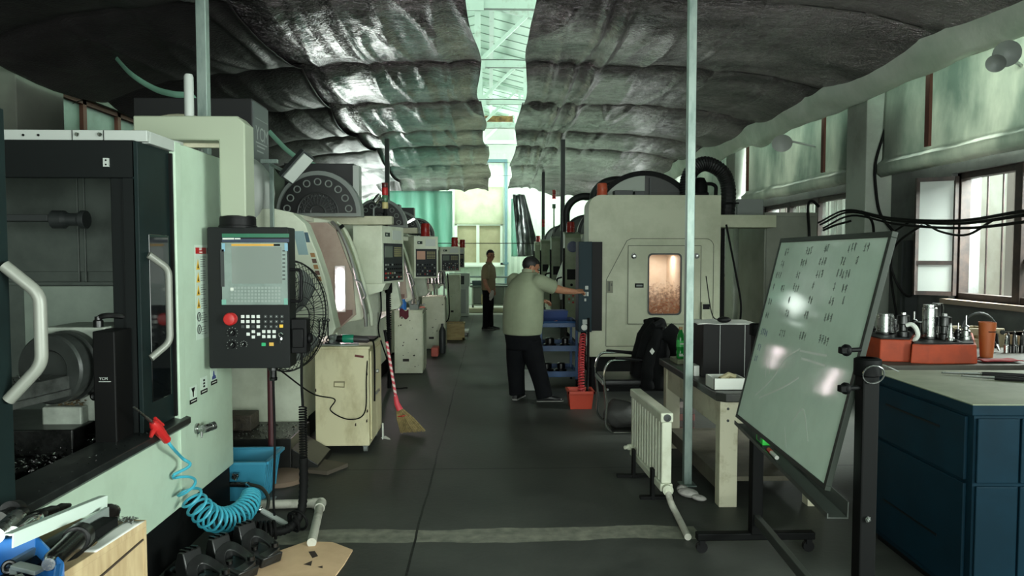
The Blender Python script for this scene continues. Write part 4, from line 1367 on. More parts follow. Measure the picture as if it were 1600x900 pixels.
# black tray with swarf in front of the second machine
ro = thing('chip_tray', 'black oily chip tray on the floor in front of the first green machine', 'tray', (-1.75, 5.5, 0))
mb = MB().box(-2.3, -1.46, 5.30, 5.86, 0, 0.25)
part('tray_box', mb, mat('oily_black', (20, 21, 20), 0.35, rgb2=(34, 34, 32), nscale=8), ro, bev=0.006, smooth=0)
mb = MB().prism([(-1.46, 0.0), (-1.27, 0.0), (-1.27, 0.05), (-1.46, 0.17)], 'y', 5.32, 5.75)
part('chute', mb, MATS['oily_black'], ro, bev=0.004, smooth=0)
mb = MB()
for k in range(360):
    chip(mb, (rs.uniform(-2.1, -1.47), rs.uniform(5.30, 5.8), 0.252), rs.uniform(0.004, 0.010))
part('swarf', mb, steel, ro, kind='stuff', smooth=0)
mb = MB().box(-2.05, -1.83, 5.55, 5.75, 0.25, 0.37).box(-2.0, -1.9, 5.53, 5.55, 0.27, 0.33)
mb.lathe([(0.05, 0), (0.05, 0.03), (0.03, 0.04), (0, 0.04)], (-1.98, 5.55, 0.30), (0, -1, 0), 14)
single('pump_block', mb, mat('rusty_block', (74, 66, 54), 0.7, rgb2=(50, 46, 40), nscale=10, bump=0.3), 'rusty pump block standing on the black chip tray', 'pump', bev=0.006)

# third, fourth and fifth machine of the row
m3 = sloped_machine(8.75, 10.4, -1.07, 'second green machine of the sloped row, with the pink screen, behind the pale tall cabinet', (-1.5, 9.9, 2.0, 0.33), 3)
part('cross_beam', MB().box(-2.0, -1.02, 10.25, 10.4, 1.90, 1.98), beigep, m3, bev=0.006, smooth=0)
control_box(m3, (-0.90, 10.32), 0.37, 0.36, 1.265, 1.86, 62, 3)
part('magazine_back', MB().box(-1.75, -1.25, 10.15, 10.35, 1.985, 2.3), disc_m, m3, smooth=0)
beacon(m3, (-0.93, 10.55, 1.862), 0.065, 0.19)
part('box_arm', MB().box(-1.5, -0.86, 10.42, 10.62, 1.80, 1.86), sageL, m3, smooth=0)
m4 = sloped_machine(11.5, 13.0, -0.98, 'third machine of the sloped row, dark magazine above and a red lamp on its box', (-1.55, 12.5, 2.0, 0.32), 4)
part('magazine_back', MB().box(-1.95, -1.32, 12.72, 12.95, 1.975, 2.42), disc_m, m4, smooth=0)
control_box(m4, (-0.70, 12.95), 0.36, 0.34, 1.30, 1.74, 74, 4)
part('box_arm', MB().box(-1.5, -0.64, 13.02, 13.2, 1.68, 1.74), sageL, m4, smooth=0)
beacon(m4, (-0.62, 12.95, 1.742), 0.06, 0.17)
part('task_lamp', MB().tube([(-1.5, 12.2, 1.97), (-1.5, 12.15, 2.12), (-1.42, 12.1, 2.1)], 0.014).bar((-1.42, 12.1, 2.1), (-1.24, 12.05, 2.2), 0.08, 0.03), lgrey, m4)
part('task_lamp_tube', MB().bar((-1.41, 12.06, 2.10), (-1.24, 12.03, 2.19), 0.05, 0.02), glow('task_led', (246, 250, 246), 4), m4, smooth=0)
m5 = sloped_machine(14.0, 15.5, -0.95, 'fourth machine of the sloped row, mostly hidden behind the taller boxes', (-1.5, 15.0, 2.0, 0.32), 5)
control_box(m5, (-0.66, 15.5), 0.26, 0.3, 1.32, 1.75, 74, 5)
part('box_arm', MB().box(-1.5, -0.62, 15.54, 15.7, 1.68, 1.74), sageL, m5, smooth=0)
beacon(m5, (-0.58, 15.5, 1.752), 0.06, 0.17)
# signal stack on the second machine
ro = thing('signal_tower', 'red, white and green signal stack on the control box with the taped note', 'signal lamp', (-1.09, 7.62, 1.90))
mb = MB().lathe([(0.03, 0), (0.02, 0.02), (0.016, 0.03), (0.016, 0.1), (0.026, 0.11), (0.026, 0.13), (0.018, 0.14), (0.018, 0.18)], (-1.09, 7.62, 1.90), seg=12)
part('stem', mb, black, ro)
for k, (z, h, m) in enumerate(((2.08, 0.07, mat('cream_lens', (190, 176, 120), 0.4)), (2.15, 0.07, mat('green_lens', (70, 110, 80), 0.3)), (2.22, 0.08, red), (2.30, 0.05, mat('red_cap', (84, 30, 28), 0.4)))):
    part('lens', MB().lathe([(0.03, 0), (0.032, 0.004), (0.032, h - 0.006), (0.03, h - 0.002), (0.0, h - 0.002)], (-1.09, 7.62, z), seg=16), m, ro)
part('spot_lamp', MB().tube([(-1.09, 7.6, 2.15), (-1.13, 7.55, 2.2), (-1.16, 7.52, 2.17)], 0.008).lathe([(0.02, 0), (0.03, 0.03), (0.03, 0.1), (0, 0.1)], (-1.13, 7.53, 2.22), (-0.5, -0.2, -0.8), 12), chrome, ro)
part('clip', MB().tube([(-1.2, 7.56, 1.99), (-1.2, 7.56, 2.08), (-1.17, 7.55, 2.1)], 0.01), grey, ro)
# small lever on the cross beam
single('gas_strut', MB().bar((-1.60, 7.30, 1.78), (-1.47, 7.30, 1.885), 0.02, 0.02).bar((-1.515, 7.30, 1.85), (-1.46, 7.30, 1.895), 0.035, 0.03, 0), black, 'short black strut under the cross beam of the first green machine', 'strut')
# hose hung between cabinet and third machine
single('ribbed_hose', MB().tube(spline([(-1.19, 8.55, 1.28), (-1.20, 8.55, 1.0), (-1.19, 8.55, 0.6), (-1.19, 8.55, 0.02)], 10), 0.022, 10).tube(helix([Vector((-1.19, 8.55, z)) for z in (1.18, 0.9, 0.6)], 0.026, 22, 10), 0.005, 5).lathe([(0.04, 0), (0.045, 0.05), (0.04, 0.14), (0.02, 0.16)], (-1.19, 8.55, 1.15), seg=12),
       rubber, 'black ribbed hose hanging down in front of the second green machine', 'hose')
single('cable', MB().tube(spline([(-1.30, 8.62, 1.25), (-1.285, 8.6, 0.95), (-1.32, 8.6, 0.7), (-1.22, 8.6, 0.35), (-1.15, 8.58, 0.04), (-0.98, 8.6, 0.012)]), 0.008), rubber, 'thin black cable drooping beside the ribbed hose', 'cable')
single('spray_bottle', MB().lathe([(0.035, 0), (0.04, 0.01), (0.04, 0.13), (0.02, 0.17), (0.014, 0.18), (0.014, 0.21), (0, 0.21)], (-1.42, 8.0, 0.62), seg=14).bar((-1.42, 7.97, 0.82), (-1.42, 8.05, 0.83), 0.02, 0.02).box(-1.5, -1.37, 7.95, 8.05, 0.0, 0.62),
       blue, 'blue spray bottle standing between the first two green machines', 'bottle') if False else None
# ------------------------------------------------------------------ right row: big box machine
olive = mat('olive_grey_paint', (178, 182, 158), 0.5, rgb2=(160, 164, 140), nscale=2.5)
olive_d = mat('olive_line', (70, 74, 62), 0.6)
r1 = thing('vertical_machining_center', 'large olive grey box machine with the orange lit window behind the black jacket', 'machine', (1.9, 9.3, 0))
Y1_ = 8.3
HX0, HX1, HZ0, HZ1 = 1.835, 2.205, 0.915, 1.605
XL1, XR1 = 1.14, 2.67
TOP = 2.285
ar = [(XL1, 0.42)] + [(XL1 + 0.14 - 0.14 * math.cos(R(t)), TOP - 0.14 + 0.14 * math.sin(R(t))) for t in range(0, 91, 15)] + [(HX0, TOP), (HX0, 0.42)]
mb = MB().prism(ar, 'y', Y1_, 8.72)
mb.box(1.52, HX0, 8.72, 10.3, 0.42, TOP - 0.06)
mb.box(HX1, XR1, Y1_, 10.3, 0.42, TOP)
mb.box(HX0, HX1, Y1_, 10.3, HZ1, TOP)
mb.box(HX0, HX1, Y1_, 10.3, 0.42, HZ0)
mb.box(HX0, HX1, 8.95, 10.3, HZ0, HZ1)
part('body', mb, olive, r1, smooth=30)
part('base', MB().box(XL1 + 0.05, XR1 - 0.03, Y1_ + 0.06, 8.70, 0, 0.42).box(1.56, XR1 - 0.03, 8.70, 10.28, 0, 0.42), black, r1, smooth=0)
# door panels: outlines as shallow plates round the window
def ring_plate(mb, outer, y0, y1, m):
    """plate with the window hole cut out: four pieces around the hole"""
    x0, x1, z0, z1 = outer
    mb.box(x0, HX0 - 0.0, y0, y1, z0, z1, m)
    mb.box(HX1 + 0.0, x1, y0, y1, z0, z1, m)
    mb.box(HX0, HX1, y0, y1, HZ1, z1, m)
    mb.box(HX0, HX1, y0, y1, z0, HZ0, m)
mb = MB()
ring_plate(mb, (1.595, 2.44, 0.80, 1.705), Y1_ - 0.012, Y1_, 0)
part('inspection_panel', mb, olive, r1, smooth=0)
lines = MB()
def ln(pts, y, w_=0.007):
    for a, b in zip(pts, pts[1:]):
        lines.bar((a[0], y, a[1]), (b[0], y, b[1]), w_, 0.004, up=(0, 1, 0))
big = [(1.345, 0.54), (1.345, 1.31), (1.58, 1.76), (1.63, 1.785)] + [(2.50 + 0.09 * math.sin(R(t)), 1.695 + 0.09 * math.cos(R(t))) for t in range(0, 91, 15)] + [(2.59, 0.54), (1.345, 0.54)]
ln(big, Y1_)
ln([(1.595, 0.80), (1.595, 1.705), (2.44, 1.705), (2.44, 0.80), (1.595, 0.80)], Y1_ - 0.012)
part('panel_seam', lines, olive_d, r1, smooth=0)
wf = MB()
o_ = rrect(HX0 - 0.012, HX1 + 0.012, HZ0 - 0.012, HZ1 + 0.012, 0.05)
i_ = rrect(HX0 + 0.004, HX1 - 0.004, HZ0 + 0.004, HZ1 - 0.004, 0.045)
for k in range(len(o_)):
    k2 = (k + 1) % len(o_)
    wf.prism([o_[k], o_[k2], i_[k2], i_[k]], 'y', Y1_ - 0.022, Y1_ - 0.006)
wnd = part('window_seal', wf, dgrey, r1)
stain = mat('oil_stained_lining', (200, 190, 176), 0.6, rgb2=(190, 176, 158), nscale=3.5, nlo=0.42, nhi=0.62, detail=10)
lm = MB()
lm.box(HX0 + 0.002, HX1 - 0.002, 8.93, 8.948, HZ0 + 0.002, HZ1 - 0.002)
lm.box(HX0 + 0.001, HX0 + 0.006, Y1_, 8.93, HZ0, HZ1).box(HX1 - 0.006, HX1 - 0.001, Y1_, 8.93, HZ0, HZ1).box(HX0, HX1, Y1_, 8.93, HZ0, HZ0 + 0.006).box(HX0, HX1, Y1_, 8.93, HZ1 - 0.006, HZ1)
part('window_lining', lm, stain, wnd, smooth=0)
def spattered():
    """safety glass with rusty coolant spatter, thickest at the foot"""
    m = mat('spattered_glass', (190, 170, 140), 0.3)
    nt = m.node_tree
    b = nt.nodes['Principled BSDF']
    tc = nt.nodes.new('ShaderNodeTexCoord')
    n = nt.nodes.new('ShaderNodeTexNoise')
    n.inputs['Scale'].default_value = 26
    n.inputs['Detail'].default_value = 9
    n.inputs['Roughness'].default_value = 0.7
    nt.links.new(tc.outputs['Object'], n.inputs['Vector'])
    sp = nt.nodes.new('ShaderNodeSeparateXYZ')
    nt.links.new(tc.outputs['Object'], sp.inputs[0])
    mr = nt.nodes.new('ShaderNodeMapRange')
    mr.inputs['From Min'].default_value = HZ0
    mr.inputs['From Max'].default_value = HZ1 - 0.15
    mr.inputs['To Min'].default_value = 0.34
    mr.inputs['To Max'].default_value = -0.30
    nt.links.new(sp.outputs['Z'], mr.inputs['Value'])
    ad = nt.nodes.new('ShaderNodeMath')
    ad.operation = 'ADD'
    nt.links.new(n.outputs['Fac'], ad.inputs[0])
    nt.links.new(mr.outputs[0], ad.inputs[1])
    r = nt.nodes.new('ShaderNodeValToRGB')
    r.color_ramp.elements[0].position = 0.45
    r.color_ramp.elements[1].position = 0.85
    r.color_ramp.elements[0].color = (0.12, 0.12, 0.12, 1)
    r.color_ramp.elements[1].color = (0.86, 0.86, 0.86, 1)
    nt.links.new(ad.outputs[0], r.inputs[0])
    nt.links.new(r.outputs[0], b.inputs['Alpha'])
    b.inputs['Base Color'].default_value = lin((140, 76, 32))
    b.inputs['Transmission Weight'].default_value = 0.0
    return m
pn = part('window_pane', MB().box(HX0 - 0.004, HX1 + 0.004, Y1_ - 0.008, Y1_ - 0.004, HZ0 - 0.004, HZ1 + 0.004), spattered(), wnd, smooth=0)
lmp = bpy.data.lights.new('machine_lamp', 'AREA')
lmp.shape = 'RECTANGLE'
lmp.size, lmp.size_y = 0.28, 0.10
lmp.energy = 1.7
lmp.color = (1.0, 0.86, 0.72)
lo = bpy.data.objects.new('machine_lamp', lmp)
COL.objects.link(lo)
lo.location = (2.02, 8.62, HZ1 - 0.012)
# fittings on the door
for x, z in ((1.66, 1.585), (2.39, 1.585)):
    part('lock_button', MB().lathe([(0.032, 0), (0.032, 0.01), (0.022, 0.014), (0.014, 0.02), (0, 0.02)], (x, Y1_ - 0.012, z), (0, -1, 0), 18), steel, r1)
part('door_latch', MB().box(1.675, 1.775, Y1_ - 0.022, Y1_ - 0.012, 1.22, 1.27).box(1.69, 1.76, Y1_ - 0.024, Y1_ - 0.022, 1.235, 1.255, 1), [black, grey], r1, bev=0.002, smooth=0)
part('hasp', MB().box(1.355, 1.42, Y1_ - 0.02, Y1_, 1.16, 1.30).box(1.365, 1.385, Y1_ - 0.024, Y1_ - 0.02, 1.18, 1.29, 1).box(1.395, 1.41, Y1_ - 0.024, Y1_ - 0.02, 1.24, 1.27, 1), [mat('hasp_khaki', (108, 110, 90), 0.5), olive_d], r1, smooth=0)
part('limit_switch', MB().box(2.45, 2.55, Y1_ - 0.04, Y1_, 0.5, 1.05).box(2.46, 2.54, Y1_ - 0.045, Y1_ - 0.04, 0.97, 1.03, 1), [olive, blackp], r1, bev=0.004, smooth=0)
# control pillar the operator leans on
cb = part('control_pillar', MB().box(0.985, 1.135, 7.98, 8.26, 0.74, 1.745), mat('pillar_teal', (30, 46, 52), 0.55, spec=0.15), r1, bev=0.006, smooth=0)
part('pillar_shade_filler', MB().box(1.135, 1.27, 8.12, 8.30, 0.74, 1.745), blackp, r1, smooth=0)  # black filler block, shade of the recess put into its colour
mb = MB()
for x, z, w_, h_ in ((1.075, 1.235, 0.035, 0.04), (1.055, 1.165, 0.022, 0.045), (1.085, 1.165, 0.022, 0.045), (1.06, 1.10, 0.02, 0.03)):
    mb.box(x - w_ / 2, x + w_ / 2, 7.972, 7.98, z - h_ / 2, z + h_ / 2)
mb.box(1.03, 1.085, 7.972, 7.98, 0.83, 0.88)
part('push_button', mb, lgrey, cb, bev=0.001, smooth=0)
part('gauge', MB().lathe([(0.034, 0), (0.034, 0.02), (0.03, 0.022), (0, 0.021)], (1.05, 7.98, 0.795), (0, -1, 0), 20), white, cb)
part('pillar_foot', MB().tube([(1.06, 8.12, 0.74), (1.06, 8.12, 0.4), (1.12, 8.2, 0.3)], 0.03), black, r1)
part('junction_box', MB().box(1.06, 1.13, 8.24, 8.3, 0.55, 0.68), lgrey, r1, bev=0.004, smooth=0)
# tool magazine hood: quarter round with a dark flank
mxc, mzc, mr = 1.88, 1.95, 0.62
def half(rr, y0, y1, a0, a1, m, mb):
    pts = [(mxc + rr * math.cos(R(t)), max(TOP + 0.001, mzc + rr * math.sin(R(t)))) for t in range(a0, a1 + 1, 6)]
    xs = [p[0] for p in pts]
    mb.prism([(max(xs), TOP + 0.001)] + pts + [(min(xs), TOP + 0.001)], 'y', y0, y1, m)
mb = MB()
half(mr, 8.75, 9.15, 90, 174, 0, mb)
half(mr, 8.75, 9.15, 12, 90, 1, mb)
part('magazine_hood', mb, [mat('hood_grey', (150, 158, 148), 0.5), mat('hood_dark', (40, 42, 40), 0.5)], r1, smooth=30)
mb = MB()
for t in range(30, 160, 6):
    a, b = R(t), R(t + 6)
    mb.bar((mxc + (mr + 0.015) * math.cos(a), 8.75, mzc + (mr + 0.015) * math.sin(a)), (mxc + (mr + 0.015) * math.cos(b), 8.75, mzc + (mr + 0.015) * math.sin(b)), 0.06, 0.04, up=(0, 1, 0))
part('hood_rim', mb, black, r1)
part('hood_louvres', MB().box(1.95, 2.35, 8.73, 8.75, 2.30, 2.31).box(1.95, 2.35, 8.73, 8.75, 2.36, 2.37).box(1.93, 1.95, 8.72, 8.75, 2.29, 2.52), dgrey, r1, smooth=0)
part('cable_box', MB().box(1.48, 1.70, 8.55, 8.7, TOP, TOP + 0.075).box(1.72, 1.84, 8.55, 8.7, TOP, TOP + 0.07), dgrey, r1, bev=0.004, smooth=0)
beacon(r1, (1.31, 8.42, TOP), 0.06, 0.145, mat('beacon_orange', (170, 74, 48), 0.35))
mb = MB().box(2.67, 3.42, 8.55, 8.95, 1.925, 2.075)
part('rear_shelf', mb, olive, r1, bev=0.005, smooth=0)
part('shelf_leg', MB().box(2.86, 2.90, 8.85, 8.9, 0, 1.925).bar((2.72, 8.84, 1.9), (2.95, 8.82, 0.0), 0.05, 0.03), black, r1, smooth=0)
mb = MB().box(2.40, 2.62, 8.6, 8.85, TOP, TOP + 0.06)
part('cable_mat', mb, rubber, r1, bev=0.01, smooth=0)
# black flexible duct arching over the machine
ro = thing('flexible_duct', 'thick black flexible duct arching above the olive machine beside the slim post', 'duct', (2.75, 8.75, 2.075))
pts = spline([(2.40, 8.7, 2.29), (2.38, 8.7, 2.45), (2.45, 8.72, 2.62), (2.62, 8.74, 2.70), (2.82, 8.75, 2.60), (2.90, 8.75, 2.40), (2.89, 8.75, 2.075)], 14)
mb = MB().tube(pts, [0.085 + 0.008 * (k % 2) for k in range(len(pts))], 16)
part('bellows', mb, mat('duct_black', (14, 15, 15), 0.55), ro, smooth=20)
part('clamp', MB().torus((2.89, 8.75, 2.22), 0.1, 0.012, (0, 0, 1), 20, 6).bar((2.79, 8.66, 2.22), (3.0, 8.66, 2.22), 0.02, 0.02), black, ro)
ro = thing('coolant_pump', 'small black pump motor with a bent pipe standing under the duct arch', 'pump', (2.62, 8.75, 2.285))
part('motor', MB().lathe([(0.09, 0), (0.09, 0.18), (0.07, 0.21), (0.05, 0.25), (0, 0.26)], (2.57, 8.80, TOP), seg=18), black, ro)
part('terminal_box', MB().box(2.68, 2.80, 8.70, 8.82, 2.075, 2.22).tube(spline_poly([(2.60, 8.75, 2.46), (2.70, 8.75, 2.46), (2.75, 8.75, 2.43), (2.75, 8.76, 2.22)], 0.04), 0.022, 10), black, ro, bev=0.004)
# tall electrical cabinet in the corner
ro = thing('electrical_cabinet', 'tall grey electrical cabinet standing against the window wall behind the whiteboard', 'cabinet', (3.8, 9.45, 0))
part('carcass', MB().box(3.45, 4.12, 9.0, 9.95, 0.05, 2.13), mat('cabinet_grey', (126, 130, 118), 0.5, rgb2=(110, 114, 102), nscale=2), ro, bev=0.006, smooth=0)
part('door', MB().box(3.47, 4.10, 8.985, 9.0, 0.1, 2.08), MATS['cabinet_grey'], ro, bev=0.004, smooth=0)
part('plinth', MB().box(3.47, 4.10, 9.03, 9.9, 0, 0.05), black, ro, smooth=0)
part('top_box', MB().box(3.12, 3.45, 9.05, 9.35, 2.08, 2.30).box(2.98, 3.12, 9.08, 9.3, 2.08, 2.2), grey, ro, bev=0.004, smooth=0)
single('cable', MB().tube(spline([(4.02, 8.97, 1.5), (4.0, 8.96, 1.9), (3.98, 8.96, 2.2), (4.03, 8.96, 2.27), (4.12, 8.96, 2.2)]), 0.018), rubber, 'thick black cable looping over the front of the tall grey electrical cabinet', 'cable')
single('cable', MB().tube(spline([(2.74, 8.32, 1.95), (2.86, 8.3, 1.35), (2.92, 8.3, 1.0), (2.9, 8.3, 0.6), (2.95, 8.28, 0.02)]), 0.012), rubber, 'slack black cable hanging beside the olive box machine', 'cable')

# ------------------------------------------------------------------ right row: machines with green control columns
def column_machine(Y0, label, blue_fan=False, tower=0, seed=0, dx=0.0):
    ro = thing('milling_machine', label, 'machine', (2.0, Y0 + 1.1, 0), 'row of machines with green control columns')
    X0 = 1.2 + dx
    prof = [(X0 + 0.28, 0.18), (X0 + 0.28, 0.88), (X0 + 0.05, 0.95), (X0 + 0.03, 1.02), (X0 + 0.10, 1.25), (X0 + 0.24, 1.62), (X0 + 0.42, 1.95), (X0 + 1.7, 1.95), (X0 + 1.7, 0.18)]
    part('body', MB().prism(prof, 'y', Y0 + 0.32, Y0 + 2.25), sageL, ro, smooth=25)
    part('base', MB().box(X0 + 0.33, X0 + 1.66, Y0 + 0.36, Y0 + 2.2, 0, 0.18), black, ro, smooth=0)
    cp = part('control_column', MB().prism([(Y0, 0.55), (Y0, 1.86), (Y0 + 0.05, 1.92), (Y0 + 0.32, 1.96), (Y0 + 0.32, 0.55)], 'x', X0, X0 + 0.24), sage, ro, bev=0.008)
    mb = MB().box(X0 + 0.03, X0 + 0.16, Y0 - 0.006, Y0, 1.22, 1.38)
    part('meter', mb, blackp, cp, bev=0.002, smooth=0)
    for z in (1.14, 1.05):
        part('knob', MB().lathe([(0.022, 0), (0.02, 0.02), (0, 0.02)], (X0 + 0.10, Y0, z), (0, -1, 0), 14), black, cp)
    if blue_fan:
        mb = MB().lathe([(0.085, 0), (0.085, 0.012), (0.07, 0.014), (0.065, 0.008), (0, 0.008)], (X0 + 0.115, Y0, 1.72), (0, -1, 0), 26)
        for k in range(8):
            a = R(k * 45)
            mb.bar((X0 + 0.115, Y0 - 0.012, 1.72), (X0 + 0.115 + 0.07 * math.cos(a), Y0 - 0.012, 1.72 + 0.07 * math.sin(a)), 0.008, 0.004, up=(0, 1, 0))
        part('cooling_fan', mb, mat('fan_blue', (52, 62, 92), 0.4), cp)
    mb = MB()
    for i in range(2):
        for j in range(3):
            mb.box(X0 + 0.05 + 0.06 * i, X0 + 0.08 + 0.06 * i, Y0 - 0.005, Y0, 0.86 + 0.05 * j, 0.885 + 0.05 * j, (i + j) % 2)
    part('push_button', mb, [lgrey, red], cp, smooth=0)
    # pale curved door with dark gap and grip, seen edge-on from the aisle
    mb = MB()
    pts = spline([(X0 + 0.40, Y0 + 0.36, 1.93), (X0 + 0.22, Y0 + 0.36, 1.62), (X0 + 0.07, Y0 + 0.36, 1.25), (X0 + 0.0, Y0 + 0.36, 1.0), (X0 + 0.01, Y0 + 0.36, 0.9)], 6)
    mb.tube(pts, [(0.03, 0.05)] * len(pts), 8)
    part('door_rail', mb, white, ro)
    gp = Vector((X0 - 0.02, Y0 + 0.55, 1.12))
    part('door_grip', MB().tube(spline_poly([gp + Vector((0.03, 0, 0.12)), gp + Vector((-0.05, 0, 0.1)), gp + Vector((-0.06, 0, -0.08)), gp + Vector((0.04, 0, -0.1))], 0.03), 0.014, 8), black, ro)
    part('side_strip', MB().box(X0 - 0.03, X0 - 0.005, Y0 + 0.03, Y0 + 0.1, 0.62, 1.7), black, ro, smooth=0)
    mb = MB()
    cx_, cz_, r_ = X0 + 0.78, 1.93, 0.46
    pts = [(cx_ + r_ * math.cos(R(t)), max(1.951, cz_ + r_ * math.sin(R(t)))) for t in range(180, -1, -9)]
    mb.prism(pts, 'y', Y0 + 0.9, Y0 + 1.25)
    part('magazine_hood', mb, grey, ro, smooth=30)
    mb = MB()
    for t in range(0, 180, 9):
        a, b = R(t), R(t + 9)
        mb.bar((cx_ + r_ * math.cos(a), Y0 + 0.88, max(1.96, cz_ + r_ * math.sin(a))), (cx_ + r_ * math.cos(b), Y0 + 0.88, max(1.96, cz_ + r_ * math.sin(b))), 0.05, 0.03, up=(0, 1, 0))
    part('hood_rim', mb, dgrey, ro)
    part('drive_box', MB().box(X0 + 0.9, X0 + 1.4, Y0 + 1.3, Y0 + 1.7, 1.95, 2.35), disc_m, ro, bev=0.006, smooth=0)
    if tower:
        tz = 1.94
        mb = MB().cyl((X0 + 0.06, Y0 + 0.2, tz), (X0 + 0.06, Y0 + 0.2, tz + tower), 0.014, seg=10)
        part('signal_stem', mb, grey, ro)
        for k, m in enumerate((mat('green_lens', (70, 110, 80), 0.3), glow('white_lens', (250, 250, 240), 3.0) if tower > 0.5 else MATS['green_lens'], red, beacon_r)):
            part('signal_lens', MB().lathe([(0.032, 0), (0.034, 0.004), (0.034, 0.085), (0, 0.088)], (X0 + 0.06, Y0 + 0.2, tz + tower + 0.09 * k), seg=14), m, ro)
    else:
        beacon(ro, (X0 + 0.10, Y0 + 0.14, 1.945), 0.062, 0.16)
    return ro
column_machine(11.0, 'machine with a blue round fan on its green control column, behind the olive box machine', True, 0, dx=-0.05)
column_machine(13.75, 'machine with the tall red, white and green signal stack against the pale end wall', False, 0.55, dx=-0.02)
column_machine(16.5, 'machine with the short dark red signal stack, third of the green control columns', False, 0.12, dx=-0.02)
column_machine(19.2, 'farthest machine of the green column row, with a small red beacon', False, 0, dx=0.0)
for k, (xa, ya) in enumerate(((1.58, 11.9), (1.75, 9.95))):
    pts = [(xa + 0.32 * math.cos(R(t)), ya + 0.0, (2.26 if k == 0 else 2.36) + (0.30 if k == 0 else 0.26) * math.sin(R(t))) for t in range(180, -1, -10)]
    mb = MB().tube([(pts[0][0], ya, 1.96 if k == 0 else 2.287)] + pts + [(pts[-1][0], ya, 1.96 if k == 0 else 2.287)], 0.06, 12)
    ob = single('cable_hose', mb, MATS['duct_black'], ['black corrugated hose looping over the machine with the blue fan', 'black corrugated hose looping just behind the round hood of the olive machine'][k], 'hose', 'black hose loops')
# ------------------------------------------------------------------ air gun, hoses and floor things beside the nearest machine
ro = thing('air_gun', 'red air gun with a thin metal nozzle resting on the machine sill', 'air gun', (-1.58, 3.45, 0.752))
gt, gm, gb = Vector((-1.585, 3.28, 0.885)), Vector((-1.578, 3.42, 0.79)), Vector((-1.535, 3.56, 0.70))
gt = atX(209, 636, -1.60); gm = atX(238, 660, -1.585); gb = atX(261, 688, -1.565)
part('nozzle', MB().tube([gt, gt.lerp(gm, 0.5), gm], [0.005, 0.006, 0.008], 8), steel, ro)
mb = MB().tube([gm, gm.lerp(gb, 0.15), gm.lerp(gb, 0.4), gm.lerp(gb, 0.75), gb], [0.014, 0.024, 0.026, 0.021, 0.02], 10)
mb.tube([gm.lerp(gb, 0.3), gm.lerp(gb, 0.3) + Vector((0.0, -0.045, -0.01)), gm.lerp(gb, 0.36) + Vector((0, -0.07, -0.02))], [0.014, 0.012, 0.008], 8)
part('body', mb, red, ro)
part('trigger', MB().tube([gm.lerp(gb, 0.05) + Vector((0, 0.02, 0.02)), gm.lerp(gb, 0.5) + Vector((0, 0.035, 0.022))], 0.008, 8), red, ro)
teal_h = mat('teal_hose', (62, 158, 180), 0.3)
start = [gb, gb + Vector((0.012, 0.03, -0.045)), atY(285, 716, 3.72), atY(297, 727, 3.72)]
axis_ = spline([atY(283, 736, 3.70), atY(290, 757, 3.72), atY(300, 778, 3.74), atY(314, 796, 3.78), atY(332, 810, 3.85), atY(352, 812, 3.95), atY(374, 803, 4.05), atY(388, 788, 4.15), atY(392, 774, 4.25)], 6)
coil = helix(axis_, lambda t: 0.042 + 0.022 * min(1, t * 2.2) - 0.012 * max(0, t - 0.8) * 5, 19, 18, 1.7)
tail = [coil[-1], atY(404, 770, 4.3), atY(395, 757, 4.32), atY(372, 756, 4.32)]
ro = thing('coil_hose', 'teal spiral air hose hanging from the red air gun to the brass coupling', 'hose', (-1.45, 3.9, 0.05))
part('lead', MB().tube(spline(start + [coil[0]], 6), 0.008, 8), teal_h, ro)
part('coil', MB().tube(coil, 0.0075, 7), teal_h, ro)
part('coupling', MB().tube([atY(360, 757, 4.60), atY(388, 757, 4.56)], 0.018, 10).tube([atY(366, 748, 4.6), atY(370, 741, 4.6)], 0.02, 10).tube([atY(364, 742, 4.6), atY(374, 742, 4.6)], 0.015, 8).tube([coil[-1], atY(398, 768, 4.3), atY(384, 757, 4.5)], 0.008, 8), chrome, ro)
# blue basket
bk = mat('basket_blue', (58, 140, 170), 0.45)
ro = thing('plastic_basket', 'light blue plastic basket on the floor at the corner of the nearest machine', 'basket', (-1.66, 4.82, 0))
def basket(mb, x0, x1, y0, y1, z0, z1, t, th=0.012):
    a = [(x0 + t, y0 + t), (x1 - t, y0 + t), (x1 - t, y1 - t), (x0 + t, y1 - t)]
    b = [(x0, y0), (x1, y0), (x1, y1), (x0, y1)]
    def ins(q, d):
        cx, cy = (x0 + x1) / 2, (y0 + y1) / 2
        return [(x + (d if x < cx else -d), y + (d if y < cy else -d)) for x, y in q]
    o0 = [(p[0], p[1], z0) for p in a]
    o1 = [(p[0], p[1], z1) for p in b]
    i1 = [(p[0], p[1], z1) for p in ins(b, th)]
    i0 = [(p[0], p[1], z0 + th) for p in ins(a, th)]
    L = [mb.verts(q) for q in (o0, o1, i1, i0)]
    for A, B in zip(L, L[1:]):
        for k in range(4):
            mb.bm.faces.new((A[k], A[(k + 1) % 4], B[(k + 1) % 4], B[k]))
    mb.bm.faces.new(L[0][::-1])
    mb.bm.faces.new(L[3])
    return mb
mb = basket(MB(), -1.95, -1.44, 4.64, 4.98, 0.004, 0.265, 0.035)
part('tub', mb, bk, ro, smooth=0)
mb = MB()
for z in (0.25,):
    for a, b in (((-1.96, 4.63), (-1.43, 4.63)), ((-1.43, 4.63), (-1.43, 4.99)), ((-1.96, 4.99), (-1.43, 4.99))):
        mb.bar((a[0], a[1], z + 0.014), (b[0], b[1], z + 0.014), 0.025, 0.018)
for k in range(7):
    mb.bar((-1.448, 4.67 + 0.045 * k, 0.235), (-1.472, 4.67 + 0.045 * k, 0.03), 0.012, 0.006)
part('rim', mb, bk, ro, smooth=0)
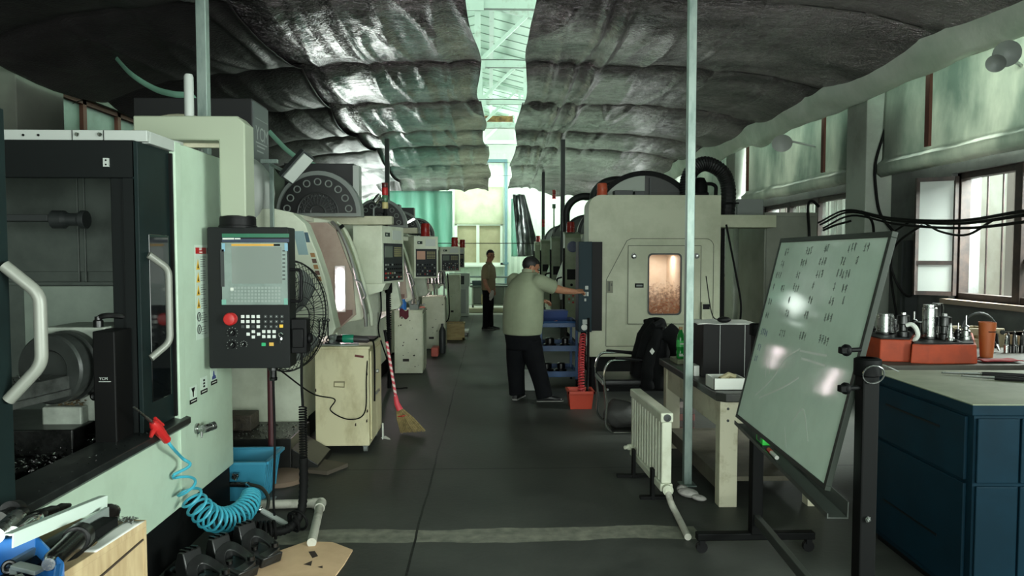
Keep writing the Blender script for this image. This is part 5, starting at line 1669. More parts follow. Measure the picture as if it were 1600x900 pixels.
# conduit from the pendant box down to a black coil on the floor
ro = thing('spiral_cable', 'black spiral cable hanging from the pendant handwheel box to a coil on the floor', 'cable', (-1.1, 4.15, 0))
vtop = Vector((-1.085, 4.19, 1.035))
path = [vtop, Vector((-1.088, 4.19, 0.86)), Vector((-1.083, 4.19, 0.72))]
part('lead', MB().tube(spline(path, 4), 0.008, 8), rubber, ro)
hp = [Vector((-1.083, 4.19, 0.72 - 0.04 * k)) for k in range(8)] + [Vector((-1.083, 4.19, 0.40))]
part('coil', MB().tube(helix(hp, lambda t: 0.020, 22, 10), 0.005, 6), rubber, ro)
dn = spline([Vector((-1.083, 4.19, 0.42)), Vector((-1.083, 4.18, 0.24)), Vector((-1.09, 4.14, 0.12)), Vector((-1.14, 4.08, 0.05)), Vector((-1.23, 4.02, 0.045))], 10)
part('ribbed_conduit', MB().tube(dn, [0.024 + 0.0035 * (k % 2) for k in range(len(dn))], 12), rubber, ro)
mb = MB()
fl_axis = spline([Vector((-1.2, 4.02, 0.06)), Vector((-1.3, 3.99, 0.065)), Vector((-1.42, 4.02, 0.07)), Vector((-1.46, 4.1, 0.075))], 6)
mb.tube(helix(fl_axis, 0.05, 13, 16), 0.0085, 7)
part('floor_coil', mb, rubber, ro)
mb = MB().torus((-1.12, 4.1, 0.075), 0.055, 0.008, (0.7, 0.7, 0.2), 24, 6).torus((-1.10, 4.13, 0.075), 0.058, 0.008, (0.4, 0.9, 0.2), 24, 6)
part('loop', mb, rubber, ro)
single('cable', MB().tube(spline([Vector((-1.25, 4.19, 0.875)), Vector((-1.25, 4.2, 0.5)), Vector((-1.262, 4.2, 0.2)), Vector((-1.255, 4.19, 0.075))]), 0.007), rubber, 'thin straight black cable hanging from the gland under the pendant', 'cable')
single('cable', MB().tube(spline([Vector((-1.23, 4.24, 0.93)), Vector((-1.20, 4.9, 0.66)), Vector((-1.18, 5.5, 0.5)), Vector((-1.27, 5.76, 0.36)), Vector((-1.13, 5.765, 0.285)), Vector((-1.0, 5.76, 0.34)), Vector((-0.985, 5.77, 0.62)), Vector((-0.98, 5.84, 0.86))]), 0.005), rubber, 'thin black cable drooping across the front of the beige cabinet', 'cable')
# metal wand with a round joint
ro = thing('spray_wand', 'metal spray wand with a round joint lying on the black floor coil', 'wand', (-1.25, 4.1, 0.1))
a, b = atY(406, 796, 4.22), atY(440, 815, 4.18)
part('wand_tube', MB().tube([a, b, atY(455, 822, 4.16)], [0.015, 0.017, 0.008], 10), lgrey, ro)
part('joint', MB().ell(a, 0.022).tube([a, a + Vector((-0.03, 0.02, 0.0)), a + Vector((-0.10, 0.03, 0.012))], 0.018, 10), chrome, ro)
part('hose', MB().tube(spline([atY(390, 757, 4.55), atY(408, 762, 4.52), atY(419, 778, 4.45), atY(416, 798, 4.32), a]), 0.011, 8), mat('hose_grey', (58, 60, 54), 0.5), ro)
# pale pipe elbow on the floor
wp = mat('weathered_white_pipe', (186, 184, 172), 0.5, rgb2=(120, 116, 104), nscale=9, nlo=0.5, nhi=0.75)
ro = thing('floor_pipe', 'weathered white pipe with an elbow lying on the floor by the black coil', 'pipe', (-1.2, 4.4, 0))
p0, p1, p2 = atZ(392, 789, 0.03), atZ(501, 786, 0.03), atZ(487, 848, 0.03)
part('long_run', MB().tube([p0, p1], 0.028, 12), wp, ro)
part('short_run', MB().tube([p1, p2], 0.026, 12), wp, ro)
part('elbow', MB().ell(p1, 0.036).tube([p1, p1.lerp(p0, 0.12)], 0.033, 12).tube([p1, p1.lerp(p2, 0.15)], 0.033, 12), wp, ro)
single('metal_plate', MB().prism([tuple(atZ(370, 792, 0)[:2]), tuple(atZ(432, 778, 0)[:2]), tuple(atZ(420, 795, 0)[:2]), tuple(atZ(376, 800, 0)[:2])], 'z', 0.002, 0.012), grey, 'flat grey metal offcut on the floor behind the white pipe', 'plate', smooth=0)
# cardboard sheet on the floor
out = [(392, 905), (398, 884), (430, 866), (478, 849), (520, 850), (551, 862), (538, 884), (522, 905), (470, 960), (360, 960)]
mb = MB().prism([tuple(atZ(x, y, 0)[:2]) for x, y in out], 'z', 0.003, 0.011)
for pts in (((482, 862), (492, 861), (497, 869), (488, 872)), ((474, 882), (488, 876), (486, 884)), ((496, 886), (504, 884), (504, 888))):
    mb.prism([tuple(atZ(x, y, 0.011)[:2]) for x, y in pts], 'z', 0.0108, 0.0116, 1)
single('cardboard_sheet', mb, [mat('cardboard_sheet', (212, 178, 142), 0.85, rgb2=(194, 160, 126), nscale=3), mat('oil_hole', (44, 30, 22), 0.8)], 'torn tan cardboard sheet lying on the floor beside the black clamps', 'cardboard', smooth=0)
# black machined clamps
def clamp_template():
    ro = thing('machine_clamp', 'x', 'clamp', (0, 0, 0), 'black machined clamps on the floor')
    mb = MB()
    pts = []
    n = 28
    # ring plate: rounded outer shape with an oval eye, made of segments
    def outer(a):
        return Vector((0.105 * math.copysign(abs(math.cos(a)) ** 0.75, math.cos(a)), 0.075 * math.copysign(abs(math.sin(a)) ** 0.75, math.sin(a)), 0))
    def inner(a):
        return Vector((0.060 * math.cos(a), 0.040 * math.sin(a), 0))
    def tl(p):
        return -0.32 * p.x + 0.30 * p.y
    loops = []
    for fn_, zt_ in ((outer, 0.055), (outer, 0.088), (inner, 0.082), (inner, 0.055)):
        loops.append(mb.verts([fn_(2 * PI * k / n) + Vector((0, 0, zt_ + tl(fn_(2 * PI * k / n)) + (0.012 * math.cos(4 * PI * k / n) if zt_ > 0.08 else 0))) for k in range(n)]))
    for A_, B_ in zip(loops, loops[1:] + loops[:1]):
        for k in range(n):
            mb.bm.faces.new((A_[k], A_[(k + 1) % n], B_[(k + 1) % n], B_[k]))
    part('ring', mb, [mat('blackened_steel', (24, 25, 25), 0.28, 0.0, rgb2=(34, 35, 35), nscale=9)], ro, bev=0.003)
    mb = MB().prism([(-0.10, 0.0), (0.09, 0.0), (0.11, 0.055), (-0.12, 0.055)], 'y', -0.06, 0.06)
    part('foot', mb, MATS['blackened_steel'], ro, bev=0.006)
    mb = MB().prism([(-0.085, 0.05), (-0.17, 0.0), (-0.175, 0.10), (-0.155, 0.165), (-0.115, 0.17), (-0.095, 0.10)], 'y', -0.05, 0.05)
    part('upright_jaw', mb, MATS['blackened_steel'], ro, bev=0.006)
    mb = MB()
    for y in (-0.03, 0.0, 0.03):
        mb.bar((-0.160, y, 0.168), (-0.112, y, 0.173), 0.012, 0.01)
    mb.lathe([(0.018, 0), (0.018, 0.02), (0.01, 0.024), (0, 0.02)], (0.082, 0.03, 0.085), seg=12).lathe([(0.016, 0), (0.016, 0.016), (0, 0.016)], (0.03, -0.055, 0.085), seg=12)
    part('bolt', mb, dsteel, ro)
    return ro
ct = clamp_template()
spots = [((407, 862), -38, 'black machined clamp with an oval eye, farthest of the three, by the floor coil'), ((368, 884), -35, 'black machined clamp with an oval eye, middle of the three on the floor'), ((326, 906), -30, 'black machined clamp nearest the wooden bench, half cut off by the picture edge')]
for k, ((x, y), rz, lb) in enumerate(spots):
    v = atZ(x, y, 0.06)
    v.z = 0.0125
    if k == 0:
        ct.location = v
        ct.rotation_euler = (0, 0, R(rz))
        ct['label'] = lb
    else:
        dup(ct, v, R(rz), lb)
for k, (x, y, lb) in enumerate(((300, 900, 'round dark steel ring on the floor behind the wooden bench'),)):
    v = atZ(x, y, 0.0)
    single('steel_ring', MB().torus((v.x - 0.05, v.y, 0.022), 0.06, 0.02, (0, 0, 1), 24, 10), dsteel, lb, 'ring')

# ------------------------------------------------------------------ pedestal fan
ro = thing('pedestal_fan', 'black caged pedestal fan on a maroon pole behind the control pendant', 'fan', (-1.52, 5.12, 0))
fc = Vector((-1.385, 5.06, 1.175))
ax = Vector((0.90, -0.43, 0.0)).normalized()
part('base', MB().lathe([(0.19, 0), (0.19, 0.03), (0.17, 0.04), (0, 0.04)], (-1.50, 5.12, 0), seg=36), mat('base_plywood', (118, 98, 82), 0.7), ro)
maroon = mat('maroon_paint', (72, 34, 38), 0.5)
part('pole', MB().cyl((-1.545, 5.12, 0.04), (-1.545, 5.12, 1.0), 0.024, seg=14).cyl((-1.545, 5.12, 0.04), (-1.545, 5.12, 0.07), 0.04, seg=14), maroon, ro)
part('yoke', MB().bar((-1.545, 5.12, 0.95), fc - ax * 0.10, 0.04, 0.04), black, ro)
part('motor', MB().lathe([(0.0, -0.2), (0.07, -0.19), (0.085, -0.12), (0.085, -0.04), (0.05, 0.0)], fc, ax, 20), black, ro)
u = ax.orthogonal().normalized()
w_ = ax.cross(u)
for k in range(3):
    a0 = 2 * PI * k / 3
    def blade(uu, vv, a0=a0):
        r_ = 0.05 + 0.28 * uu
        a = a0 + (vv - 0.5) * (1.1 - 0.2 * uu) + uu * 0.3
        return fc + (u * math.cos(a) + w_ * math.sin(a)) * r_ + ax * (0.02 + 0.05 * (vv - 0.5))
    part('blade', MB().grid(blade, 8, 8), grey, ro, solid=0.003)
cage = MB()
RC = 0.385
for k in range(64):
    a = 2 * PI * k / 64
    d = u * math.cos(a) + w_ * math.sin(a)
    d2 = u * math.cos(a + 0.25) + w_ * math.sin(a + 0.25)
    cage.tube([fc + d2 * 0.07 + ax * 0.10, fc + d * (RC * 0.7) + ax * 0.085, fc + d * (RC * 0.95) + ax * 0.03, fc + d * RC + ax * 0.0], 0.0022, 4)
for k in range(48):
    a = 2 * PI * k / 48
    d = u * math.cos(a) + w_ * math.sin(a)
    cage.tube([fc + d * RC, fc + d * (RC * 0.92) - ax * 0.07, fc + d * 0.09 - ax * 0.12], 0.0022, 4)
for r_, h in ((RC, 0.0), (RC * 0.97, 0.03), (RC * 0.62, 0.092), (RC * 0.35, 0.097), (RC * 0.2, 0.10), (RC * 0.9, -0.075)):
    cage.torus(fc + ax * h, r_, 0.006 if r_ == RC else 0.003, ax, 48, 5)
part('guard', cage, mat('cage_wire', (52, 54, 54), 0.4, 0.6), ro)
single('floor_board', MB().prism([(-1.42, 5.30), (-1.18, 5.22), (-1.07, 5.42), (-1.42, 5.62)], 'z', 0.002, 0.03), mat('grubby_board', (84, 76, 66), 0.7), 'grubby flat board on the floor behind the base of the pedestal fan', 'board', smooth=0)

# ------------------------------------------------------------------ beige steel cabinet with grinder
cream = mat('worn_cream_paint', (222, 214, 176), 0.5, rgb2=(188, 176, 134), nscale=4.5, nlo=0.5, nhi=0.72, stretch=(1, 1, 0.5))
ro = thing('tool_cabinet', 'worn cream steel cabinet on castors with an angle grinder on top', 'cabinet', (-1.19, 6.1, 0))
part('carcass', MB().box(-1.40, -0.97, 5.80, 6.42, 0.06, 0.862).box(-1.41, -0.96, 5.79, 6.43, 0.845, 0.866), cream, ro, bev=0.006, smooth=0)
part('door', MB().box(-0.970, -0.958, 5.86, 6.12, 0.1, 0.82).box(-0.970, -0.958, 6.13, 6.38, 0.1, 0.82), cream, ro, bev=0.003, smooth=0)
part('recessed_handle', MB().tube([(-1.245, 5.797, 0.585), (-1.245, 5.785, 0.545), (-1.165, 5.785, 0.54), (-1.165, 5.797, 0.585)], 0.005, 6).box(-1.245, -1.165, 5.792, 5.80, 0.575, 0.588), mat('handle_cream', (150, 142, 110), 0.5), ro)
part('tape_strip', MB().bar((-1.08, 5.797, 0.792), (-1.01, 5.797, 0.782), 0.003, 0.018), mat('rust_tape', (104, 40, 34), 0.6), ro, smooth=0)
part('hasp', MB().box(-0.957, -0.94, 6.0, 6.18, 0.44, 0.455).lathe([(0.016, 0), (0.016, 0.02), (0, 0.02)], (-0.957, 6.1, 0.62), (1, 0, 0), 10), steel, ro)
mb = MB()
for z, x in ((0.50, -1.395), (0.63, -0.985), (0.33, -0.985), (0.25, -0.99), (0.22, -1.08)):
    mb.prism([(x - 0.006, z), (x + 0.006, z + 0.004), (x + 0.004, z + 0.03), (x - 0.005, z + 0.02)], 'y', 5.7990, 5.8001)
part('chipped_spot', mb, mat('rust_chip', (52, 36, 26), 0.8), ro, smooth=0)
for x in (-1.36, -1.01):
    for y in (5.86, 6.36):
        cst = part('castor', MB().cyl((x - 0.015, y, 0.03), (x + 0.015, y, 0.03), 0.03, seg=14).box(x - 0.022, x + 0.022, y - 0.02, y + 0.02, 0.045, 0.062), grey, ro)
single('bracket', MB().prism([(-0.95, 6.28), (-0.86, 6.22), (-0.875, 6.26), (-0.92, 6.34)], 'z', 0.0, 0.006).prism([(6.24, 0.0), (6.3, 0.0), (6.28, 0.13), (6.25, 0.14)], 'x', -0.935, -0.925), white, 'small white angle bracket on the floor against the cream cabinet', 'bracket', smooth=0)
single('rag_plate', MB().prism([(-1.40, 5.9), (-1.2, 5.83), (-1.06, 5.86), (-1.08, 5.98), (-1.3, 6.02)], 'z', 0.866, 0.874), lgrey, 'pale flat plate on the cream cabinet under the grinder head', 'plate', smooth=0)
single('black_board', MB().box(-1.22, -0.98, 6.14, 6.40, 0.867, 0.885), black, 'black board on the back of the cream cabinet', 'board', bev=0.004, smooth=0)
ro = thing('angle_grinder', 'grey and green angle grinder lying on top of the cream cabinet', 'grinder', (-1.17, 5.93, 0.874))
zb = 0.915
part('body', MB().tube([(-1.26, 5.93, zb), (-1.21, 5.93, zb), (-1.2, 5.93, zb)], [0.024, 0.032, 0.032], 14), dsteel, ro)
part('motor_sleeve', MB().tube([(-1.2, 5.93, zb), (-1.19, 5.93, zb), (-1.12, 5.93, zb - 0.002), (-1.11, 5.93, zb - 0.002)], [0.032, 0.035, 0.035, 0.032], 14), mat('grinder_green', (30, 140, 110), 0.4), ro)
part('rear_grip', MB().tube([(-1.11, 5.93, zb - 0.003), (-1.05, 5.93, zb - 0.006), (-1.0, 5.93, zb - 0.01), (-0.985, 5.93, zb - 0.01)], [0.031, 0.029, 0.026, 0.018], 14), mat('grinder_dark', (58, 54, 56), 0.5), ro)
part('gear_head', MB().tube([(-1.30, 5.93, zb + 0.005), (-1.26, 5.93, zb + 0.004), (-1.25, 5.93, zb)], [0.02, 0.034, 0.026], 12).lathe([(0.028, -0.035), (0.03, 0.02), (0.02, 0.03), (0, 0.03)], (-1.285, 5.93, zb), seg=14).tube([(-1.27, 5.9, zb), (-1.27, 5.82, zb - 0.01)], [0.014, 0.016], 10), grey, ro)
part('guard', MB().lathe([(0.062, 0), (0.062, 0.012), (0.02, 0.014)], (-1.285, 5.93, 0.875), seg=24), dgrey, ro)
part('power_cable', MB().tube(spline([(-0.985, 5.93, zb - 0.01), (-0.95, 5.90, zb - 0.02), (-0.935, 5.87, 0.80), (-0.94, 5.9, 0.55), (-0.945, 5.92, 0.40)]), 0.007), rubber, ro)
# broom
ro = thing('broom', 'straw broom with a red and white spiral handle leaning on the cream cabinet', 'broom', (-0.70, 6.42, 0))
top, neck, foot = Vector((-0.935, 6.46, 0.93)), atY(620, 630, 6.42), atY(640, 672, 6.40)
def spiral(name, c1, c2):
    m = mat(name, c1, 0.4)
    nt = m.node_tree
    b = nt.nodes['Principled BSDF']
    tc = nt.nodes.new('ShaderNodeTexCoord')
    mp = nt.nodes.new('ShaderNodeMapping')
    mp.inputs['Rotation'].default_value = (0, R(62), 0)
    wv = nt.nodes.new('ShaderNodeTexWave')
    wv.inputs['Scale'].default_value = 7.5
    r = nt.nodes.new('ShaderNodeValToRGB')
    r.color_ramp.interpolation = 'CONSTANT'
    r.color_ramp.elements[0].color = lin(c1)
    r.color_ramp.elements[1].color = lin(c2)
    r.color_ramp.elements[1].position = 0.5
    nt.links.new(tc.outputs['Object'], mp.inputs[0])
    nt.links.new(mp.outputs[0], wv.inputs['Vector'])
    nt.links.new(wv.outputs['Fac'], r.inputs[0])
    nt.links.new(r.outputs[0], b.inputs['Base Color'])
    return m
part('handle', MB().tube([top.lerp(neck, 0.16), neck], 0.0135, 12), spiral('spiral_sleeve', (196, 60, 78), (214, 196, 190)), ro)
part('handle_tip', MB().tube([top, top.lerp(neck, 0.16)], 0.0145, 12), black, ro)
part('collar', MB().tube([neck.lerp(top, 0.10), neck, neck.lerp(foot, 0.25)], [0.018, 0.024, 0.03], 14), mat('pink_wrap', (206, 60, 74), 0.5), ro)
straw = mat('broom_straw', (150, 132, 88), 0.8, rgb2=(112, 98, 62), nscale=30)
mb = MB()
rb = random.Random(5)
n0 = neck.lerp(foot, 0.15)
for k in range(260):
    s = rb.uniform(-1, 1)
    t = rb.gauss(0, 0.3)
    sx = -0.105 + 0.135 * (s + 1) * 1.0 / 1.0 * 0.5 * 1.85
    end = Vector((foot.x - 0.085 + 0.20 * (s * 0.5 + 0.5) + 0.03 * (s > 0) * s, foot.y + 0.05 * t - 0.03 * s, 0.008 + 0.045 * (s * 0.5 + 0.5) * 0.6 + rb.uniform(0, 0.01)))
    st = n0 + Vector((0.02 * s, 0.015 * t, 0))
    mid = st.lerp(end, 0.45) + Vector((0.012 * s, 0, 0.0))
    mb.tube([st, mid, end], [0.003, 0.0032, 0.0016], 4)
part('bristles', mb, straw, ro, kind='stuff', smooth=0)
md_ = n0.lerp(Vector((foot.x + 0.005, foot.y, 0.03)), 0.36)
part('binding', MB().tube([md_ + Vector((-0.052, 0, -0.006)), md_ + Vector((0.0, -0.03, 0.004)), md_ + Vector((0.052, -0.005, 0.012)), md_ + Vector((0, 0.03, 0.004))], 0.006, 6, closed=True), red, ro)

# ------------------------------------------------------------------ pale cabinets farther up the row
cabm = mat('chipped_pale_paint', (218, 220, 198), 0.5, rgb2=(198, 200, 174), nscale=3)
chipm = mat('paint_chip', (48, 44, 38), 0.8)
def steel_cabinet(x0, x1, y0, y1, h, label, chips, seed):
    ro = thing('tool_cabinet', label, 'cabinet', ((x0 + x1) / 2, (y0 + y1) / 2, 0), 'pale tool cabinets along the sloped machines')
    part('carcass', MB().box(x0, x1, y0, y1, 0.012, h - 0.02).box(x0 - 0.008, x1 + 0.008, y0 - 0.008, y1 + 0.008, h - 0.02, h), cabm, ro, bev=0.006, smooth=0)
    part('plinth', MB().box(x0 + 0.02, x1 - 0.02, y0 + 0.02, y1 - 0.02, 0, 0.012), black, ro, smooth=0)
    part('door', MB().box(x1, x1 + 0.01, y0 + 0.02, y1 - 0.02, 0.06, h - 0.05), cabm, ro, bev=0.003, smooth=0)
    part('handle_recess', MB().box(x0 + (x1 - x0) * 0.3, x0 + (x1 - x0) * 0.52, y0 - 0.004, y0, h * 0.20, h * 0.24), chipm, ro, smooth=0)
    r_ = random.Random(seed)
    mb = MB()
    for k in range(chips):
        x, z, s = r_.uniform(x0 + 0.05, x1 - 0.03), r_.uniform(0.1, h - 0.1), r_.uniform(0.006, 0.02)
        mb.prism([(x - s, z), (x, z - s * 0.6), (x + s * 0.8, z + s * 0.1), (x + s * 0.2, z + s * 0.7)], 'y', y0 - 0.0012, y0)
    part('chipped_spot', mb, chipm, ro, smooth=0)
    return ro
steel_cabinet(-1.275, -0.90, 9.67, 10.2, 0.86, 'chipped pale cabinet in front of the second green machine, vise and blue jar on top', 14, 1)
steel_cabinet(-1.14, -0.76, 12.2, 12.7, 0.895, 'pale cabinet with strings of small parts above, beside the wooden crate', 8, 2)
steel_cabinet(-1.02, -0.72, 17.3, 17.9, 1.12, 'narrow pale cabinet at the far end of the sloped row, dark edge facing the aisle', 2, 3)
# objects on the second cabinet
ro = thing('bench_vise', 'small grey vise on the chipped pale cabinet', 'vise', (-1.02, 9.8, 0.86))
part('body', MB().box(-1.08, -0.96, 9.74, 9.9, 0.86, 0.93).box(-1.09, -1.06, 9.74, 9.9, 0.93, 0.98).box(-0.98, -0.95, 9.74, 9.9, 0.93, 0.98), grey, ro, bev=0.004, smooth=0)
part('screw', MB().cyl((-0.95, 9.82, 0.92), (-0.88, 9.82, 0.92), 0.012, seg=10).cyl((-0.88, 9.77, 0.92), (-0.88, 9.87, 0.92), 0.006, seg=8), steel, ro)
single('jar', MB().lathe([(0.045, 0), (0.048, 0.01), (0.048, 0.1), (0.03, 0.12), (0.03, 0.14), (0, 0.14)], (-1.17, 9.78, 0.86), seg=16), blue, 'blue jar on the chipped pale cabinet beside the vise', 'jar')
single('rag', MB().grid(lambda a, b: (-1.2 + 0.12 * a, 9.655 - 0.004 * math.sin(9 * a), 0.868 - 0.11 * b + 0.02 * math.sin(7 * a)), 10, 6), mat('maroon_rag', (96, 40, 50), 0.9), 'maroon rag hanging over the front edge of the chipped pale cabinet', 'rag', solid=0.006)
for k, (x, s, m) in enumerate(((-1.28, 0.04, dsteel), (-1.24, 0.03, white), (-0.99, 0.0, None))):
    if m:
        single('steel_block', MB().box(x - s / 2, x + s / 2, 9.72, 9.72 + s, 0.86, 0.86 + s * 1.3).lathe([(s * 0.3, 0), (s * 0.3, s * 0.5), (0, s * 0.5)], (x, 9.72 + s / 2, 0.86 + s * 1.3), seg=10), m, ['dark steel block at the outer end of the chipped pale cabinet', 'small white block between the dark block and the blue jar'][k], 'block', bev=0.003)
ro = thing('red_pliers', 'red handled pliers on the pale cabinet edge beside the vise', 'pliers', (-0.93, 9.95, 0.86))
part('grip', MB().tube([(-0.99, 9.98, 0.872), (-0.94, 9.99, 0.88), (-0.90, 10.02, 0.872)], 0.01, 8).tube([(-0.99, 9.98, 0.872), (-0.95, 10.03, 0.876), (-0.92, 10.08, 0.872)], 0.01, 8), mat('pink_grip', (210, 120, 110), 0.5), ro)
part('jaw', MB().tube([(-0.99, 9.98, 0.872), (-1.03, 9.95, 0.872)], [0.012, 0.004], 8), dsteel, ro)
# parts of the third cabinet: rack with hanging tools
ro = thing('tool_rack', 'wire rack of hanging dark tools above the third pale cabinet', 'rack', (-0.95, 12.4, 0.895))
mb = MB()
for x in (-1.12, -0.78):
    mb.box(x - 0.01, x + 0.01, 12.4, 12.42, 0.895, 1.32)
mb.box(-1.12, -0.78, 12.4, 12.42, 1.30, 1.32).box(-1.12, -0.78, 12.4, 12.42, 1.1, 1.115)
part('frame', mb, dsteel, ro, smooth=0)
for k in range(6):
    x = -1.08 + 0.055 * k
    part('hanging_tool', MB().tube([(x, 12.385, 1.30), (x, 12.38, 1.2), (x, 12.38, 1.08 + 0.03 * (k % 2))], [0.006, 0.02, 0.012], 8), dsteel if k % 2 else steel, ro)
part('looped_cable', MB().tube(spline([(-0.72, 12.4, 1.28), (-0.70, 12.38, 0.95), (-0.69, 12.38, 0.6), (-0.73, 12.38, 0.46), (-0.78, 12.38, 0.5)]), 0.01), rubber, ro)
# small red case between the cabinets
single('red_case', MB().prism(rrect(-0.91, -0.80, 0.02, 0.16, 0.02), 'y', 11.2, 11.45).box(-0.90, -0.81, 11.19, 11.2, 0.05, 0.13), mat('red_case', (190, 82, 66), 0.5), 'small red case on the floor between the two pale cabinets', 'case', bev=0.004)
single('gas_bottle', MB().lathe([(0.05, 0), (0.055, 0.02), (0.055, 0.36), (0.03, 0.42), (0.02, 0.44), (0.02, 0.48), (0, 0.48)], (-0.77, 11.75, 0), seg=16), dgrey, 'dark cylinder standing between the pale cabinets behind the red case', 'cylinder')
# wooden crate
wcr = mat('crate_wood', (190, 170, 120), 0.7, rgb2=(166, 142, 96), nscale=5, stretch=(1, 1, 5))
ro = thing('wooden_crate', 'pale wooden crate with open frame on the aisle floor by the third cabinet', 'crate', (-0.66, 13.75, 0))
x0, x1, y0, y1 = -0.86, -0.47, 13.55, 13.95
part('side_panel', MB().box(x0 + 0.02, x1 - 0.02, y0 + 0.02, y1 - 0.02, 0.0, 0.27), wcr, ro, smooth=0)
mb = MB()
for x in (x0, x1 - 0.05):
    mb.box(x, x + 0.05, y0, y0 + 0.02, 0, 0.3)
mb.box(x0, x1, y0, y0 + 0.018, 0, 0.05).box(x0, x1, y0 - 0.01, y0 + 0.02, 0.25, 0.31).box(x0, x0 + 0.03, y0, y1, 0.27, 0.31).box(x1 - 0.03, x1, y0, y1, 0.27, 0.31).box(x0, x1, y1 - 0.03, y1, 0.27, 0.31)
part('frame', mb, wcr, ro, bev=0.004, smooth=0)
part('sacking', MB().grid(lambda a, b: (x0 + 0.04 + 0.31 * a, y0 + 0.04 + 0.32 * b, 0.275 + 0.02 * mnoise.noise((a * 5, b * 5, 1))), 12, 12), mat('sacking', (150, 134, 100), 0.9), ro, solid=0.004)
single('step_board', MB().box(-1.0, -0.42, 14.25, 14.75, 0.05, 0.09).box(-0.98, -0.93, 14.27, 14.73, 0, 0.05).box(-0.5, -0.45, 14.27, 14.73, 0, 0.05), white, 'flat white step board on the floor beyond the wooden crate', 'board', bev=0.006, smooth=0)
# far end furniture
ro = thing('control_cabinet', 'pale control cabinet with a dark screen standing at the far end of the aisle', 'cabinet', (-0.8, 19.0, 0))
part('lower_body', MB().box(-1.05, -0.55, 18.8, 19.3, 0, 0.78), mat('far_pale_grey', (196, 204, 194), 0.5), ro, bev=0.008, smooth=0)
part('upper_body', MB().prism([(18.78, 0.78), (18.86, 1.12), (19.3, 1.12), (19.3, 0.78)], 'x', -1.06, -0.52), MATS['far_pale_grey'], ro, bev=0.006, smooth=0)
part('screen', MB().hexa([(-0.98, 18.79, 0.83), (-0.66, 18.79, 0.83), (-0.66, 18.80, 0.83), (-0.98, 18.80, 0.83), (-0.98, 18.842, 1.05), (-0.66, 18.842, 1.05), (-0.66, 18.852, 1.05), (-0.98, 18.852, 1.05)]), dgrey, ro, smooth=0)
part('louvre', MB().box(-0.98, -0.82, 18.79, 18.8, 0.08, 0.7).box(-0.78, -0.62, 18.79, 18.8, 0.08, 0.7), lgrey, ro, bev=0.004, smooth=0)
ro = thing('workbench', 'pale far workbench holding boxes under the end window', 'bench', (0.1, 20.6, 0))
part('table_top', MB().box(-0.55, 1.1, 20.35, 20.9, 0.68, 0.73), mat('bench_grey', (110, 120, 112), 0.5), ro, smooth=0)
part('open_shelf', MB().box(-0.5, -0.46, 20.38, 20.88, 0.16, 0.68).box(0.4, 0.44, 20.38, 20.88, 0.16, 0.68).box(-0.5, 1.05, 20.38, 20.88, 0.16, 0.2).box(-0.46, 1.0, 20.84, 20.88, 0.2, 0.68), mat('bench_pale', (190, 200, 184), 0.5), ro, smooth=0)
for x in (-0.5, 1.0):
    part('leg', MB().box(x, x + 0.05, 20.4, 20.85, 0, 0.16), MATS['bench_grey'], ro, smooth=0)
single('carton', MB().box(-0.24, 0.06, 20.42, 20.7, 0.2, 0.48).box(-0.245, 0.065, 20.415, 20.705, 0.44, 0.445), mat('carton_tan', (206, 192, 150), 0.8), 'small tan carton inside the far workbench shelf', 'carton', smooth=0)
single('plastic_bin', basket(MB(), 0.62, 0.98, 20.4, 20.75, 0.73, 0.93, 0.02), mat('bin_blue', (40, 120, 160), 0.5), 'blue plastic bin on the far workbench behind the standing man', 'bin', smooth=0)
single('parts_tray', basket(MB(), -0.5, 0.0, 20.4, 20.8, 0.73, 0.86, 0.02), mat('tray_slate', (92, 110, 112), 0.5), 'long slate grey tray on the far workbench beside the standing man', 'tray', smooth=0)
single('platform', MB().box(-1.2, 1.2, 19.9, 20.25, 0, 0.12).box(-1.2, 1.2, 19.88, 19.9, 0.02, 0.10), mat('platform_buff', (184, 180, 152), 0.7), 'low buff platform on the floor before the far workbench', 'platform', bev=0.006, smooth=0)

# ------------------------------------------------------------------ wooden bench with tools, nearest the camera
ro = thing('workbench', 'raw plywood bench in the near corner piled with cutting tools', 'bench', (-1.45, 1.9, 0))
bz = 0.745
ply = mat('plywood', (178, 158, 122), 0.65, rgb2=(150, 128, 94), nscale=3, stretch=(5, 5, 0.7))
A, B = atZ(229, 812, bz), atZ(96, 897, bz)
ed = (A - B).normalized()
lf = Vector((-ed.y, ed.x, 0))
def bp(s, t, z=bz):
    """s along the edge from the far corner towards the camera, t to the inside"""
    p = A - ed * s + lf * t
    return Vector((p.x, p.y, z))
W_ = 0.34
def slab(mb, s0, s1, t0, t1, z0, z1, m=0):
    return mb.hexa([bp(s1, t1, z0), bp(s1, t0, z0), bp(s0, t0, z0), bp(s0, t1, z0), bp(s1, t1, z1), bp(s1, t0, z1), bp(s0, t0, z1), bp(s0, t1, z1)], m)
part('top', slab(MB(), 0, 1.0, 0, W_, bz - 0.022, bz), ply, ro, bev=0.002, smooth=0)
mb = slab(MB(), 0.015, 0.98, 0.004, 0.02, 0.0, bz - 0.022)
part('side_board', mb, ply, ro, smooth=0)
part('end_board', slab(MB(), 0.002, 0.015, 0.0, W_ - 0.01, 0.0, bz - 0.022), ply, ro, smooth=0)
mb = MB()
mb.hexa([bp(0.6, -0.001, 0.62), bp(0.02, -0.001, 0.685), bp(0.02, 0.004, 0.685), bp(0.6, 0.004, 0.62), bp(0.6, -0.001, 0.627), bp(0.02, -0.001, 0.69), bp(0.02, 0.004, 0.69), bp(0.6, 0.004, 0.627)])
part('board_crack', mb, mat('crack_dark', (50, 38, 28), 0.8), ro, smooth=0)
